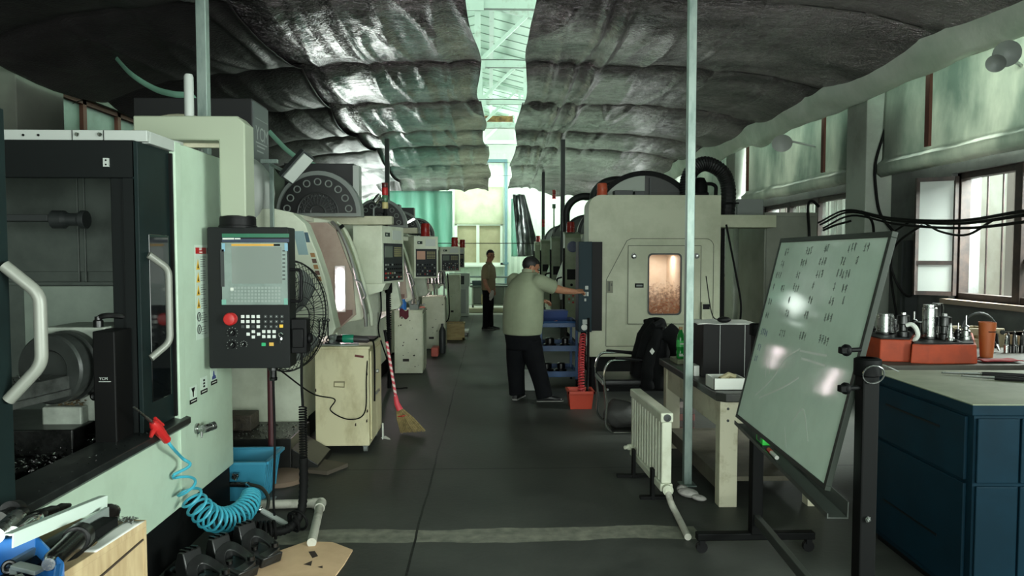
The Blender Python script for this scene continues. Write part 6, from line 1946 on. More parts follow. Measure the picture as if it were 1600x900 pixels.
# aluminium angle resting against the tools
p0, p1 = bp(0.60, 0.28, bz + 0.10), bp(0.06, 0.155, bz + 0.13)
p0 = atY(20, 845, 1.86); p1 = atY(167, 783, 2.38)
d_ = (p1 - p0).normalized()
mb = MB().bar(p0, p1, 0.004, 0.036).bar(p0 + Vector((-0.010, -0.004, 0.018)), p1 + Vector((-0.010, -0.004, 0.018)), 0.022, 0.004)
single('angle_bar', mb, mat('pale_aluminium', (196, 210, 200), 0.4), 'long pale aluminium angle bar lying across the tools on the plywood bench', 'bar', smooth=0)
def holder(name, pts, rads, mats_, label, cat, group=None, seg=18):
    ro = thing(name, label, cat, (pts[0].x, pts[0].y, bz), group)
    return ro
# large dark tool holder (front)
def toolbody(label, segs, cat='tool holder', name='tool_holder', group='tool holders on the plywood bench'):
    """segs: list of (part, pts, rads, mat)"""
    ro = thing(name, label, cat, tuple(segs[0][1][0][:2]) + (bz,), group)
    for nm, pts, rads, m in segs:
        part(nm, MB().tube(pts, rads, 18), m, ro)
    return ro
def L2(px0, py0, Y0, px1, py1, Y1, ts):
    a, b = atY(px0, py0, Y0), atY(px1, py1, Y1)
    return [a.lerp(b, t) for t in ts]
gl = mat('dark_tool_steel', (52, 52, 50), 0.25, 0.9)
# barrel with flange, lying left of centre
q = L2(78, 880, 1.86, 130, 833, 2.12, (0, 0.05, 0.1, 0.55, 0.6, 0.75))
toolbody('heavy dark tool holder with a thick barrel beside the bright blue bin', [('barrel', q, [0.018, 0.024, 0.026, 0.028, 0.03, 0.03], gl), ('flange', L2(78, 880, 1.86, 130, 833, 2.12, (0.75, 0.76, 0.92, 0.93)), [0.036, 0.038, 0.038, 0.034], dsteel), ('end_ring', L2(78, 880, 1.86, 130, 833, 2.12, (-0.04, 0.0)), [0.016, 0.019], steel)])
q = L2(92, 850, 2.12, 175, 800, 2.42, (0, 0.3, 0.34, 0.5, 0.54, 0.8, 0.84, 0.96, 1.0))
toolbody('long dark collet holder with a chrome end lying under the aluminium angle bar', [('barrel', q, [0.022, 0.024, 0.03, 0.03, 0.026, 0.026, 0.032, 0.032, 0.026], mat('brown_black_steel', (44, 38, 38), 0.3, 0.8)), ('collet', L2(92, 850, 2.12, 175, 800, 2.42, (1.0, 1.06)), [0.024, 0.02], chrome)])
q = L2(100, 862, 2.02, 140, 838, 2.2, (0, 0.1, 0.9, 1.0))
toolbody('black short holder with a teal collar on the plywood bench', [('barrel', q, [0.03, 0.036, 0.036, 0.026], black), ('teal_collar', L2(132, 842, 2.2, 158, 826, 2.3, (0, 0.05, 0.6, 0.65)), [0.02, 0.027, 0.027, 0.018], mat('collar_teal', (40, 150, 180), 0.35)), ('arbor', L2(150, 831, 2.27, 162, 824, 2.33, (0, 0.9, 1.0)), [0.014, 0.014, 0.009], black)])
for k, (a, b, y0, y1, r_, m, lb) in enumerate(((( -6, 838), (30, 806), 1.95, 2.2, 0.020, steel, 'bright steel shank at the outer end of the plywood bench'),
                                             ((20, 832), (60, 808), 2.02, 2.24, 0.017, chrome, 'bright chrome shank lying beside the aluminium angle bar'),
                                             ((8, 822), (88, 796), 2.15, 2.40, 0.014, dsteel, 'slim dark steel arbor behind the bright shanks'))):
    q = L2(a[0], a[1], y0, b[0], b[1], y1, (0, 0.4, 0.45, 0.9, 1.0))
    toolbody(lb, [('shank', q, [r_, r_, r_ * 1.25, r_ * 1.25, r_ * 0.9], m), ('nose', L2(a[0], a[1], y0, b[0], b[1], y1, (1.0, 1.12, 1.3)), [r_ * 0.8, r_ * 1.1, r_ * 0.5], dsteel)], 'tool', 'cutting_tool', 'steel shanks on the plywood bench')
q0, q1 = atY(64, 806, 2.35), atY(97, 794, 2.45)
toolbody('twist drill with black flutes poking up behind the tools on the plywood bench', [('shank', [q0, q0.lerp(q1, 0.5)], [0.014, 0.014], dsteel), ('flute', [q0.lerp(q1, 0.5 + 0.05 * k) for k in range(11)], [0.010 + 0.004 * (k % 2) for k in range(11)], black)], 'drill', 'drill_bit', None)
q = L2(-5, 815, 2.2, 28, 800, 2.35, (0, 0.3, 0.7, 1.0))
toolbody('dark ring shaped nut at the outer back edge of the plywood bench', [('body', q, [0.03, 0.026, 0.026, 0.02], gl), ('ring', L2(15, 800, 2.3, 25, 798, 2.34, (0, 1.0)), [0.034, 0.034], dsteel)], 'nut', 'collet_nut', None)
single('black_bar', slab(MB(), 0.07, 0.60, 0.05, 0.10, bz + 0.001, bz + 0.034), black, 'long square black steel bar along the edge of the plywood bench', 'bar', bev=0.003, smooth=0)
single('strip_bar', slab(MB(), 0.03, 0.45, 0.105, 0.118, bz + 0.001, bz + 0.05), mat('pale_strip', (150, 160, 156), 0.35, 0.5), 'thin pale steel strip standing on edge behind the square black bar', 'bar', bev=0.001, smooth=0)
single('paper_scrap', MB().grid(lambda a, b: bp(0.02 + 0.24 * a, -0.004 + 0.055 * b, bz + 0.002 + 0.004 * math.sin(6 * a) * b), 10, 5), paper, 'scrap of white paper at the edge of the plywood bench under the black bar', 'paper', solid=0.0015)
ro = thing('swarf_pile', 'small pile of metal chips on the far corner of the plywood bench', 'metal chips', bp(0.02, 0.05))
mb = MB()
for k in range(120):
    v = bp(abs(rs.gauss(0.02, 0.015)), rs.uniform(0.02, 0.1), bz + 0.003 + rs.random() * 0.006)
    chip(mb, v, rs.uniform(0.003, 0.006))
so = part('chips', mb, steel, ro, smooth=0, kind='stuff')
ro['kind'] = 'stuff'
# blue bin with fittings
bb0, bb1 = bp(0.50, 0.20), bp(0.8, 0.2)
ro = thing('parts_bin', 'bright blue open front parts bin holding fittings, at the near corner', 'bin', tuple(bp(0.62, 0.26)))
cN = [atZ(-40, 842, bz + 0.075), atZ(58, 836, bz + 0.075), atZ(100, 878, bz + 0.075), atZ(88, 960, bz + 0.075), atZ(-60, 960, bz + 0.075)]
def dn_(p, z):
    return Vector((p.x, p.y, z))
cen = sum(cN, Vector()) / 5
bm_ = MB()
lo_ = [cen.lerp(p, 0.86) for p in cN]
inn = [cen.lerp(p, 0.93) for p in cN]
inb = [cen.lerp(p, 0.82) for p in cN]
L4 = [bm_.verts([dn_(p, bz + 0.001) for p in lo_]), bm_.verts(cN), bm_.verts(inn), bm_.verts([dn_(p, bz + 0.008) for p in inb])]
for Aq, Bq in zip(L4, L4[1:]):
    for k in range(5):
        bm_.bm.faces.new((Aq[k], Aq[(k + 1) % 5], Bq[(k + 1) % 5], Bq[k]))
bm_.bm.faces.new(L4[0][::-1])
bm_.bm.faces.new(L4[3])
part('tub', bm_, mat('bin_bright_blue', (46, 120, 196), 0.42), ro, bev=0.002, smooth=0)
e0, e1 = cN[2], cN[3]
part('rib', MB().bar(cen.lerp(e0, 0.9) - Vector((0, 0, 0.02)), cen.lerp(e1, 0.9) - Vector((0, 0, 0.02)), 0.02, 0.035), MATS['bin_bright_blue'], ro, bev=0.003, smooth=0)
for k, (x, y, lb, s) in enumerate(((14, 886, 'dark ring fitting in the bright blue parts bin', 0), (38, 888, 'grey clamp arm lying in the bright blue parts bin', 1), (24, 896, 'chrome bolt in the bright blue parts bin', 2))):
    v = atZ(x, y, bz + 0.05)
    if s == 0:
        mb = MB().torus(v, 0.013, 0.006, (0.3, -1, 0.5), 18, 8)
        mb.cyl(v, v + Vector((0, 0.0, -0.03)), 0.008, seg=8)
        single('ring_fitting', mb, dsteel, lb, 'fitting')
    elif s == 1:
        single('clamp_arm', MB().bar(v + Vector((-0.03, 0.01, 0.004)), v + Vector((0.045, -0.01, -0.004)), 0.03, 0.012).bar(v + Vector((-0.03, 0.01, 0.0)), v + Vector((-0.03, 0.01, -0.03)), 0.02, 0.02), grey, lb, 'clamp', bev=0.002, smooth=0)
    else:
        single('bolt', MB().cyl(v + Vector((0, 0, -0.02)), v + Vector((0.02, -0.02, -0.008)), 0.009, seg=10).cyl(v + Vector((0.02, -0.02, -0.008)), v + Vector((0.026, -0.026, -0.004)), 0.015, seg=6), chrome, lb, 'bolt')
# ------------------------------------------------------------------ whiteboard on its stand
ro = thing('whiteboard', 'tilted whiteboard with handwriting on a wheeled stand beside the blue bench cabinet', 'whiteboard', (1.37, 3.15, 0))
wc = Vector((1.374, 3.15, 1.213))
yaw, tilt, roll = -0.068, 0.23, 0.006
wn0 = Vector((-math.cos(yaw), -math.sin(yaw), 0))
wu = Vector((-math.sin(yaw), math.cos(yaw), 0))
wv = math.cos(tilt) * Vector((0, 0, 1)) - math.sin(tilt) * wn0
wn = wv.cross(wu).normalized()
if wn.dot(wn0) < 0:
    wn = -wn
WM = Matrix((wu, wv, wn)).transposed()
WW, WH = 1.2, 0.968
def wpt(a, b, d=0.0):
    return wc + wu * a + wv * b + wn * d
def wb(mb, a0, a1, b0, b1, d0, d1, m=0):
    return mb.hexa([wpt(a0, b0, d0), wpt(a1, b0, d0), wpt(a1, b1, d0), wpt(a0, b1, d0), wpt(a0, b0, d1), wpt(a1, b0, d1), wpt(a1, b1, d1), wpt(a0, b1, d1)], m)
def on_board(px, py):
    r = ray(px, py)
    o = Vector((0, 0, CZ))
    t = (wc - o).dot(wn) / r.dot(wn)
    p = o + r * t - wc
    return p.dot(wu), p.dot(wv)
wbm = mat('whiteboard_face', (206, 224, 210), 0.07, rgb2=(196, 214, 200), nscale=3, spec=0.05)
frm = mat('board_frame', (34, 40, 34), 0.5, spec=0.2)
fw_ = 0.022
bd = part('board', wb(MB(), -WW / 2 + 0.01, WW / 2 - 0.01, -WH / 2 + 0.01, WH / 2 - 0.01, -0.012, 0.0), wbm, ro, smooth=0)
mb = MB()
wb(mb, -WW / 2, WW / 2, WH / 2 - fw_, WH / 2, -0.016, 0.006)
wb(mb, -WW / 2, WW / 2, -WH / 2, -WH / 2 + fw_ * 0.8, -0.016, 0.006)
wb(mb, -WW / 2, -WW / 2 + fw_, -WH / 2 + fw_ * 0.8, WH / 2 - fw_, -0.016, 0.006)
wb(mb, WW / 2 - fw_ * 0.6, WW / 2, -WH / 2 + fw_ * 0.8, WH / 2 - fw_, -0.016, 0.006)
part('board_frame', mb, frm, ro, bev=0.002, smooth=0)
# handwriting: strokes placed where the photo shows each group of characters
hw_ = MB()
rw = random.Random(21)
def stroke(p0, p1, m=0, w_=0.0022):
    a, b = wpt(p0[0], p0[1], 0.0006), wpt(p1[0], p1[1], 0.0006)
    if (b - a).length > 1e-4:
        hw_.bar(a, b, w_, 0.0006, m, up=wn)
def glyph(a, b, w_, h_, m=0):
    """one character of crossing strokes with lower-left corner a,b; u runs to the left in view"""
    n = rw.choice((3, 4, 4, 5))
    for k in range(n):
        if rw.random() < 0.5:
            y = b + h_ * rw.uniform(0.1, 0.95)
            stroke((a, y), (a - w_ * rw.uniform(0.6, 1.0), y + h_ * rw.uniform(0.0, 0.12)), m)
        else:
            x = a - w_ * rw.uniform(0.1, 0.9)
            stroke((x, b + h_ * rw.uniform(0.7, 1.0)), (x + w_ * rw.uniform(-0.15, 0.25), b + h_ * rw.uniform(0, 0.3)), m)
    x = a - w_ * 0.5
    stroke((x, b + h_), (x, b), m)
rows = [  # px, py, characters
    [(1226, 391, 2), (1258, 390, 3), (1287, 386, 2), (1324, 386, 3), (1348, 386, 2)],
    [(1219, 410, 2), (1250, 408, 3), (1279, 406, 3), (1312, 406, 2), (1336, 406, 1)],
    [(1212, 426, 3), (1243, 427, 2), (1274, 426, 3), (1306, 426, 5)],
    [(1207, 445, 1), (1219, 449, 2), (1238, 447, 3), (1268, 444, 1), (1301, 445, 1), (1314, 449, 2)],
    [(1200, 467, 2), (1231, 465, 1), (1262, 466, 2), (1294, 468, 2), (1315, 468, 1)],
    [(1195, 490, 2), (1226, 486, 2), (1255, 490, 2), (1287, 494, 3)],
    [(1188, 515, 4), (1217, 517, 3), (1248, 522, 3), (1278, 528, 4)],
    [(1183, 538, 2)], [(1178, 556, 2)]]
for row in rows:
    for px, py, n in row:
        a, b = on_board(px, py + 8)
        for k in range(n):
            glyph(a - 0.027 * k, b + 0.004 * rw.uniform(-1, 1), 0.021, 0.036, 1 if py > 510 and px < 1192 else 0)
part('handwriting', hw_, [mat('marker_grey', (92, 104, 96), 0.6), mat('marker_faded_blue', (96, 112, 130), 0.6)], bd, smooth=0)
# wiped smears
sm = MB()
for pts in (((1180, 618), (1208, 590), (1225, 562), (1250, 545)), ((1186, 622), (1222, 606), (1248, 590)), ((1250, 548), (1270, 552), (1292, 556)), ((1252, 560), (1272, 566), (1290, 572)), ((1198, 560), (1196, 590)), ((1205, 555), (1202, 585)), ((1237, 660), (1255, 640), (1262, 690)), ((1228, 700), (1226, 668))):
    q = spline([wpt(*on_board(*p), 0.0004) for p in pts], 6)
    for a, b in zip(q, q[1:]):
        sm.bar(a, b, 0.009, 0.0005, up=wn)
part('wiped_smear', sm, mat('smear_pale', (198, 211, 200), 0.3), bd, smooth=0)
# stand
stm = mat('stand_black', (9, 10, 10), 0.6, spec=0.08)
sp_ = []
for s in (-1, 1):
    a = wc + wu * (s * (WW / 2 + 0.04))
    a = a + Vector((0.01, 0, 0))
    sp_.append(a)
    po = part('post', MB().box(a.x - 0.03, a.x + 0.03, a.y - 0.03, a.y + 0.03, 0.10, 1.235), stm, ro, bev=0.006, smooth=0)
    part('foot', MB().box(a.x - 0.32, a.x + 0.32, a.y - 0.025, a.y + 0.025, 0.07, 0.11), stm, ro, bev=0.006, smooth=0)
    for e in (-0.29, 0.29):
        part('castor', MB().cyl((a.x + e, a.y - 0.012, 0.03), (a.x + e, a.y + 0.012, 0.03), 0.03, seg=16).box(a.x + e - 0.015, a.x + e + 0.015, a.y - 0.02, a.y + 0.02, 0.045, 0.075), [blackp], ro)
    part('collar', MB().lathe([(0.038, -0.03), (0.046, -0.025), (0.046, 0.03), (0.036, 0.035)], (a.x, a.y, 1.20), seg=18), stm, ro)
    if s < 0:
        for z, o in ((1.265, 0.0), (1.13, 0.0)):
            kx = a + Vector((0, 0, z - a.z))
            part('clamp_knob', MB().lathe([(0.008, 0.0), (0.008, 0.045), (0.02, 0.05), (0.022, 0.065), (0.012, 0.075), (0, 0.075)], kx + Vector((-0.03, -0.01, 0.0)), (-1, -0.2, 0), 12).box(kx.x - 0.115, kx.x - 0.085, kx.y - 0.04, kx.y - 0.012, z - 0.012, z + 0.012), stm, ro, bev=0.004)
        part('wire_ring', MB().torus(a + Vector((-0.005, -0.05, -0.03)), 0.035, 0.003, (0.2, 1, 0.4), 20, 6), steel, ro)
        part('hex_bolt', MB().lathe([(0.012, 0), (0.012, 0.008), (0.006, 0.012), (0, 0.012)], (a.x - 0.005, a.y - 0.03, 0.665), (0, -1, 0), 6), chrome, ro)
a, b = sp_
part('cross_bar', MB().bar((a.x, a.y, 0.19), (b.x, b.y, 0.19), 0.03, 0.05), mat('bar_grey', (64, 68, 64), 0.4, 0.5), ro, bev=0.003, smooth=0)
# marker tray between the posts
ta, tb_ = Vector((1.262, a.y + 0.035, 0.645)), Vector((1.335, b.y - 0.03, 0.705))
tm_ = MB()
def troughs(off, w_, h_):
    tm_.bar(ta + Vector(off), tb_ + Vector(off), w_, h_)
troughs((0.0, 0, 0), 0.075, 0.004)
troughs((-0.0375, 0, 0.008), 0.004, 0.02)
troughs((0.0375, 0, 0.03), 0.004, 0.06)
part('marker_tray', tm_, mat('tray_grey', (74, 78, 74), 0.45, 0.5), ro, smooth=0)
def on_tray(t):
    return ta.lerp(tb_, t) + Vector((0, 0, 0.002))
tdir = (tb_ - ta).normalized()
tp = on_tray(0.68)
M3 = Matrix((tdir, Vector((0, 0, 1)).cross(tdir).normalized(), tdir.cross(Vector((0, 0, 1)).cross(tdir).normalized()))).transposed()
ro2 = thing('board_eraser', 'bright green board eraser on the whiteboard tray', 'eraser', tuple(tp))
part('grip', MB().obox(tp + Vector((-0.004, 0, 0.042)), (0.10, 0.048, 0.05), M3), mat('eraser_green', (50, 190, 70), 0.45), ro2, bev=0.005, smooth=0)
part('felt', MB().obox(tp + Vector((-0.004, 0, 0.008)), (0.10, 0.048, 0.016), M3).obox(tp + Vector((-0.03, 0, 0.045)), (0.04, 0.005, 0.03), M3), dgrey, ro2, smooth=0)
tp = on_tray(0.55)
ro2 = thing('marker_pen', 'white marker pen lying on the whiteboard tray beside the green eraser', 'marker', tuple(tp))
part('barrel', MB().cyl(tp - tdir * 0.045 + Vector((-0.012, 0, 0.012)), tp + tdir * 0.03 + Vector((-0.012, 0, 0.012)), 0.0095, seg=12), white, ro2)
part('cap', MB().cyl(tp + tdir * 0.03 + Vector((-0.012, 0, 0.012)), tp + tdir * 0.07 + Vector((-0.012, 0, 0.012)), 0.0105, seg=12), red, ro2)

# ------------------------------------------------------------------ blue bench cabinet in the near corner
bcm = mat('teal_blue_paint', (9, 34, 46), 0.6, rgb2=(7, 28, 38), nscale=3, spec=0.08)
btop = mat('green_bench_top', (116, 122, 100), 0.65, rgb2=(98, 104, 82), nscale=4)
ro = thing('tool_cabinet', 'large dark blue bench cabinet with a pale green top at the near right corner', 'cabinet', (2.6, 3.6, 0))
zt = 0.95
c0, c1 = atZ(1520, 632, zt), atZ(1357, 578, zt)
u2 = (c1 - c0).normalized()
r2 = Vector((u2.y, -u2.x, 0))
def cpt(s, t, z):
    p = c0 + u2 * s + r2 * t
    return Vector((p.x, p.y, z))
LEN = (c1 - c0).length
def cslab(mb, s0, s1, t0, t1, z0, z1, m=0):
    return mb.hexa([cpt(s0, t0, z0), cpt(s0, t1, z0), cpt(s1, t1, z0), cpt(s1, t0, z0), cpt(s0, t0, z1), cpt(s0, t1, z1), cpt(s1, t1, z1), cpt(s1, t0, z1)], m)
part('carcass', cslab(MB(), 0.02, LEN - 0.02, 0.02, 1.5, 0.05, zt - 0.05), bcm, ro, smooth=0)
part('plinth', cslab(MB(), 0.05, LEN - 0.05, 0.05, 1.45, 0.0, 0.05), black, ro, smooth=0)
part('apron', cslab(MB(), 0.0, LEN, 0.0, 1.52, zt - 0.05, zt - 0.004), bcm, ro, bev=0.004, smooth=0)
part('worktop', cslab(MB(), 0.0, LEN, 0.0, 1.52, zt - 0.004, zt), btop, ro, smooth=0)
for k, (z0, z1) in enumerate(((0.60, 0.885), (0.08, 0.585))):
    dw = part('door_panel', cslab(MB(), 0.06, LEN - 0.05, 0.005, 0.02, z0, z1), bcm, ro, bev=0.004, smooth=0)
    part('pull_slot', cslab(MB(), 0.25, 0.75, 0.002, 0.006, z0 + 0.19, z0 + 0.2), black, dw, smooth=0)
for k, (t0, t1) in enumerate(((0.03, 0.21), (0.22, 0.72), (0.73, 1.4))):
    for z0, z1 in ((0.60, 0.885), (0.08, 0.585)):
        part('door', cslab(MB(), 0.005, 0.02, t0, t1, z0, z1), bcm, ro, bev=0.004, smooth=0)
for k, (pa, pb, lb) in enumerate((((1471, 582), (1604, 587), 'long needle file with a black handle, the farther of two on the green bench top'), ((1502, 587), (1612, 594), 'long needle file with a black handle, the nearer of two on the green bench top'))):
    a, b = atZ(*pa, zt + 0.012), atZ(*pb, zt + 0.012)
    r_ = thing('file', lb, 'file', (a.x, a.y, zt), 'files on the green bench top')
    part('blade', MB().tube([a, a.lerp(b, 0.5)], [0.005, 0.009], 6), steel, r_)
    part('handle', MB().tube([a.lerp(b, 0.48), a.lerp(b, 0.52), a.lerp(b, 0.75), a.lerp(b, 1.0)], [0.011, 0.0125, 0.0125, 0.011], 10), blackp, r_)
single('wire_offcut', MB().tube(spline([cpt(LEN - 0.02, 0.03, zt + 0.03), cpt(LEN - 0.06, 0.06, zt + 0.035), cpt(LEN - 0.1, 0.12, zt + 0.006)]), 0.004), steel, 'curled wire offcut on the far corner of the green bench top', 'wire')

# ------------------------------------------------------------------ rear bench with orange trays of tool holders
ro = thing('workbench', 'dark rear bench below the open window carrying the orange tool trays', 'bench', (3.2, 4.9, 0))
RZ = 0.945
part('top', MB().box(2.24, 4.25, 4.18, 5.45, RZ - 0.04, RZ), mat('bench_top_dark', (70, 68, 60), 0.7, rgb2=(54, 52, 46), nscale=4), ro, bev=0.004, smooth=0)
part('front_panel', MB().box(2.26, 4.22, 4.20, 4.22, 0.0, RZ - 0.04), bcm, ro, smooth=0)
for x, y in ((2.26, 5.38), (4.18, 5.38)):
    part('leg', MB().box(x, x + 0.05, y, y + 0.05, 0, RZ - 0.04), dgrey, ro, smooth=0)
def tray(label, pts, h, taper, holes):
    r_ = thing('tool_tray', label, 'tray', tuple(pts[0][:2]) + (RZ,), 'orange tool trays')
    cen = sum((Vector((p[0], p[1], 0)) for p in pts), Vector()) / len(pts)
    mb = MB()
    bot = [Vector((p[0], p[1], RZ + 0.001)) for p in pts]
    top = [Vector((p[0], p[1], RZ + h)) + (cen - Vector((p[0], p[1], 0))) * taper for p in pts]
    va, vb = mb.verts(bot), mb.verts(top)
    n = len(pts)
    for k in range(n):
        mb.bm.faces.new((va[k], va[(k + 1) % n], vb[(k + 1) % n], vb[k]))
    mb.bm.faces.new(va[::-1])
    mb.bm.faces.new(vb)
    part('tray_body', mb, orange, r_, bev=0.006, smooth=0)
    mb = MB()
    ins = [p.lerp(Vector((cen.x, cen.y, p.z)), 0.08) for p in top]
    va = mb.verts([p + Vector((0, 0, 0.001)) for p in ins])
    vb = mb.verts([p + Vector((0, 0, 0.008)) for p in ins])
    for k in range(n):
        mb.bm.faces.new((va[k], va[(k + 1) % n], vb[(k + 1) % n], vb[k]))
    mb.bm.faces.new(va[::-1])
    mb.bm.faces.new(vb)
    part('rubber_top', mb, blackp, r_, smooth=0)
    return r_
fx = lambda px, Y: atY(px, 570, Y).x
tray('orange tool tray next to the whiteboard post, angled, the outer of two', [(fx(1348, 4.55), 4.55), (fx(1374, 4.34), 4.34), (fx(1424, 4.30), 4.30), (fx(1436, 4.95), 4.95), (fx(1372, 5.0), 5.0)], 0.135, 0.04, 0)
tray('orange tool tray nearer the slatted crate, the inner of two', [(fx(1421, 4.27), 4.262), (fx(1452, 4.22), 4.225), (fx(1528, 4.22), 4.225), (fx(1520, 4.9), 4.9), (fx(1440, 4.9), 4.92)], 0.115, 0.04, 0)
def toolh(px, Y, zb, z1, kind, label, m=None, r=0.03):
    x = atY(px, 560, Y).x
    r_ = thing('tool_holder', label, 'tool holder', (x, Y, zb), 'tool holders in the orange trays')
    o = (x, Y, zb)
    h = z1 - zb
    m = m or dsteel
    if kind == 0:       # plain thick cylinder
        part('body', MB().lathe([(r, 0), (r, h * 0.9), (r * 0.92, h * 0.92), (r * 0.92, h), (0, h)], o, seg=20), m, r_)
        part('flange', MB().lathe([(r * 1.2, 0.0), (r * 1.2, 0.012), (r, 0.014)], o, seg=20), dsteel, r_)
    elif kind == 1:     # stepped holder with thin tool
        part('body', MB().lathe([(r * 1.3, 0), (r * 1.3, h * 0.12), (r, h * 0.14), (r, h * 0.34), (r * 0.7, h * 0.4), (r * 0.7, h * 0.52), (r * 0.4, h * 0.58), (0, h * 0.58)], o, seg=18), m, r_)
        part('cutter', MB().lathe([(r * 0.22, h * 0.5), (r * 0.22, h * 0.97), (0, h)], o, seg=10), steel, r_)
    elif kind == 2:     # boring head
        part('body', MB().lathe([(r * 1.2, 0), (r * 1.2, h * 0.2), (r * 0.8, h * 0.24), (r * 0.8, h * 0.5), (r * 1.15, h * 0.54), (r * 1.15, h * 0.86), (r * 0.7, h * 0.9), (0, h * 0.9)], o, seg=18), m, r_)
        part('cutter', MB().box(x - r * 0.3, x + r * 0.3, Y - r * 0.3, Y + r * 0.3, zb + h * 0.88, zb + h), steel, r_)
    elif kind == 3:     # tapered nose
        part('body', MB().lathe([(r * 1.2, 0), (r * 1.2, h * 0.15), (r, h * 0.18), (r * 0.45, h * 0.9), (r * 0.3, h), (0, h)], o, seg=18), m, r_)
    return r_
T1, T2 = RZ + 0.143, RZ + 0.123
def zpx(py, Y):
    return atY(1450, py, Y).z
toolh(1382, 4.6, T1, zpx(490, 4.6), 0, 'wide bright cylinder holder nearest the whiteboard frame in the outer orange tray', steel, 0.05)
toolh(1361, 4.75, T1, zpx(502, 4.75), 1, 'dark stepped holder at the outer end of the outer orange tray, against the whiteboard', None, 0.03)
toolh(1397, 4.85, T1, zpx(498, 4.85), 2, 'dark boring head behind the wide bright cylinder')
toolh(1410, 4.45, T1, zpx(488, 4.45), 2, 'tall boring head beside the white glove in the outer orange tray', None, 0.032)
toolh(1427, 4.75, T1, zpx(486, 4.75), 1, 'holder with a thin upright drill behind the white glove', None, 0.03)
toolh(1405, 4.62, T1, zpx(512, 4.62), 1, 'short stepped holder in the middle of the outer orange tray', None, 0.035)
toolh(1437, 4.7, T2, zpx(503, 4.7), 0, 'short dark cylinder at the back of the inner orange tray', gl, 0.035)
toolh(1451, 4.5, T2, zpx(476, 4.5), 0, 'tallest thick steel cylinder in the inner orange tray', steel, 0.042)
toolh(1463, 4.65, T2, zpx(474, 4.65), 0, 'tall dark steel cylinder just behind the tallest one', gl, 0.035)
toolh(1474, 4.45, T2, zpx(490, 4.45), 2, 'boring head with a square tip beside the tall cylinders', None, 0.035)
toolh(1484, 4.38, T2, zpx(505, 4.38), 3, 'tapered holder standing in front of the boring head', steel, 0.02)
toolh(1496, 4.5, T2, zpx(504, 4.5), 1, 'small holder with a drill near the end of the inner orange tray', None, 0.024)
toolh(1508, 4.45, T2, zpx(492, 4.45), 1, 'slim holder with a long cutter at the end of the inner orange tray', steel, 0.026)
toolh(1494, 4.3, T2, zpx(531, 4.3), 3, 'low dark holder with printed ring at the front of the inner orange tray', black, 0.026)
toolh(1478, 4.72, T2, zpx(518, 4.72), 0, 'low grey cylinder at the back of the inner orange tray', dsteel, 0.04)
gx = atY(1428, 520, 4.4)
single('work_glove', MB().tube(spline([atY(1416, 508, 4.42), atY(1424, 507, 4.40), atY(1431, 513, 4.38), atY(1434, 524, 4.38), atY(1428, 533, 4.4)]), [0.008, 0.012, 0.014, 0.016, 0.017, 0.018, 0.018, 0.018, 0.018, 0.017, 0.016, 0.016, 0.015] + [0.014] * 20 if False else 0.014, 10), white, 'crumpled white glove hung on a holder in the outer orange tray', 'glove')
o_c = atY(1528, 560, 4.55)
ro = thing('plastic_cup', 'orange brown plastic cup at the end of the inner orange tray', 'cup', (o_c.x, 4.5, RZ))
part('cup_wall', MB().lathe([(0.036, 0.0), (0.05, 0.225), (0.045, 0.225), (0.033, 0.01), (0, 0.01)], (o_c.x + 0.02, 4.5, RZ + 0.001), seg=22), mat('cup_orange', (156, 80, 36), 0.6), ro)
part('cup_slot', MB().box(o_c.x, o_c.x + 0.05, 4.448, 4.46, RZ + 0.165, RZ + 0.17), black, ro, smooth=0)
# slatted crate
ro = thing('slatted_crate', 'beige slatted crate with an arched handle on the rear bench under the window', 'crate', (3.62, 5.1, RZ))
cx0, cx1 = atY(1508, 540, 5.0).x, atY(1566, 540, 5.0).x
zt_ = atY(1540, 513, 5.0).z
beige = mat('aged_beige_plastic', (164, 152, 124), 0.6, rgb2=(140, 128, 100), nscale=6)
mb = MB().box(cx0, cx1, 4.98, 5.01, zt_ - 0.05, zt_).box(cx0, cx1, 4.98, 5.01, RZ + 0.0, RZ + 0.06)
for k in range(4):
    x = cx0 + (cx1 - cx0 - 0.04) * k / 3
    mb.box(x, x + 0.045, 4.98, 5.0, RZ + 0.05, zt_ - 0.04)
mb.box(cx0, cx0 + 0.02, 5.0, 5.3, RZ, zt_ - 0.01).box(cx1 - 0.02, cx1, 5.0, 5.3, RZ, zt_ - 0.01).box(cx0, cx1, 5.28, 5.3, RZ, zt_ - 0.01)
part('slatted_box', mb, beige, ro, bev=0.004, smooth=0)
part('corner_knob', MB().lathe([(0.016, 0), (0.016, 0.012), (0, 0.014)], (cx1 - 0.02, 4.98, zt_ - 0.025), (0, -1, 0), 12), dgrey, ro)
mid = (cx0 + cx1) / 2
part('arched_handle', MB().tube([(mid - 0.10 + (0.13) * (1 - math.cos(PI * k / 12)), 5.1, zt_ - 0.03 + 0.13 * math.sin(PI * k / 12)) for k in range(13)], 0.009, 8), dgrey, ro)
single('pale_carton', MB().box(atY(1588, 540, 5.1).x, 4.2, 5.05, 5.35, RZ, atY(1590, 524, 5.1).z).box(atY(1588, 540, 5.1).x - 0.005, 4.205, 5.045, 5.355, atY(1590, 524, 5.1).z - 0.02, atY(1590, 524, 5.1).z), mat('carton_grey_tan', (150, 132, 112), 0.8), 'small grey tan carton on the rear bench beyond the slatted crate', 'carton', smooth=0)
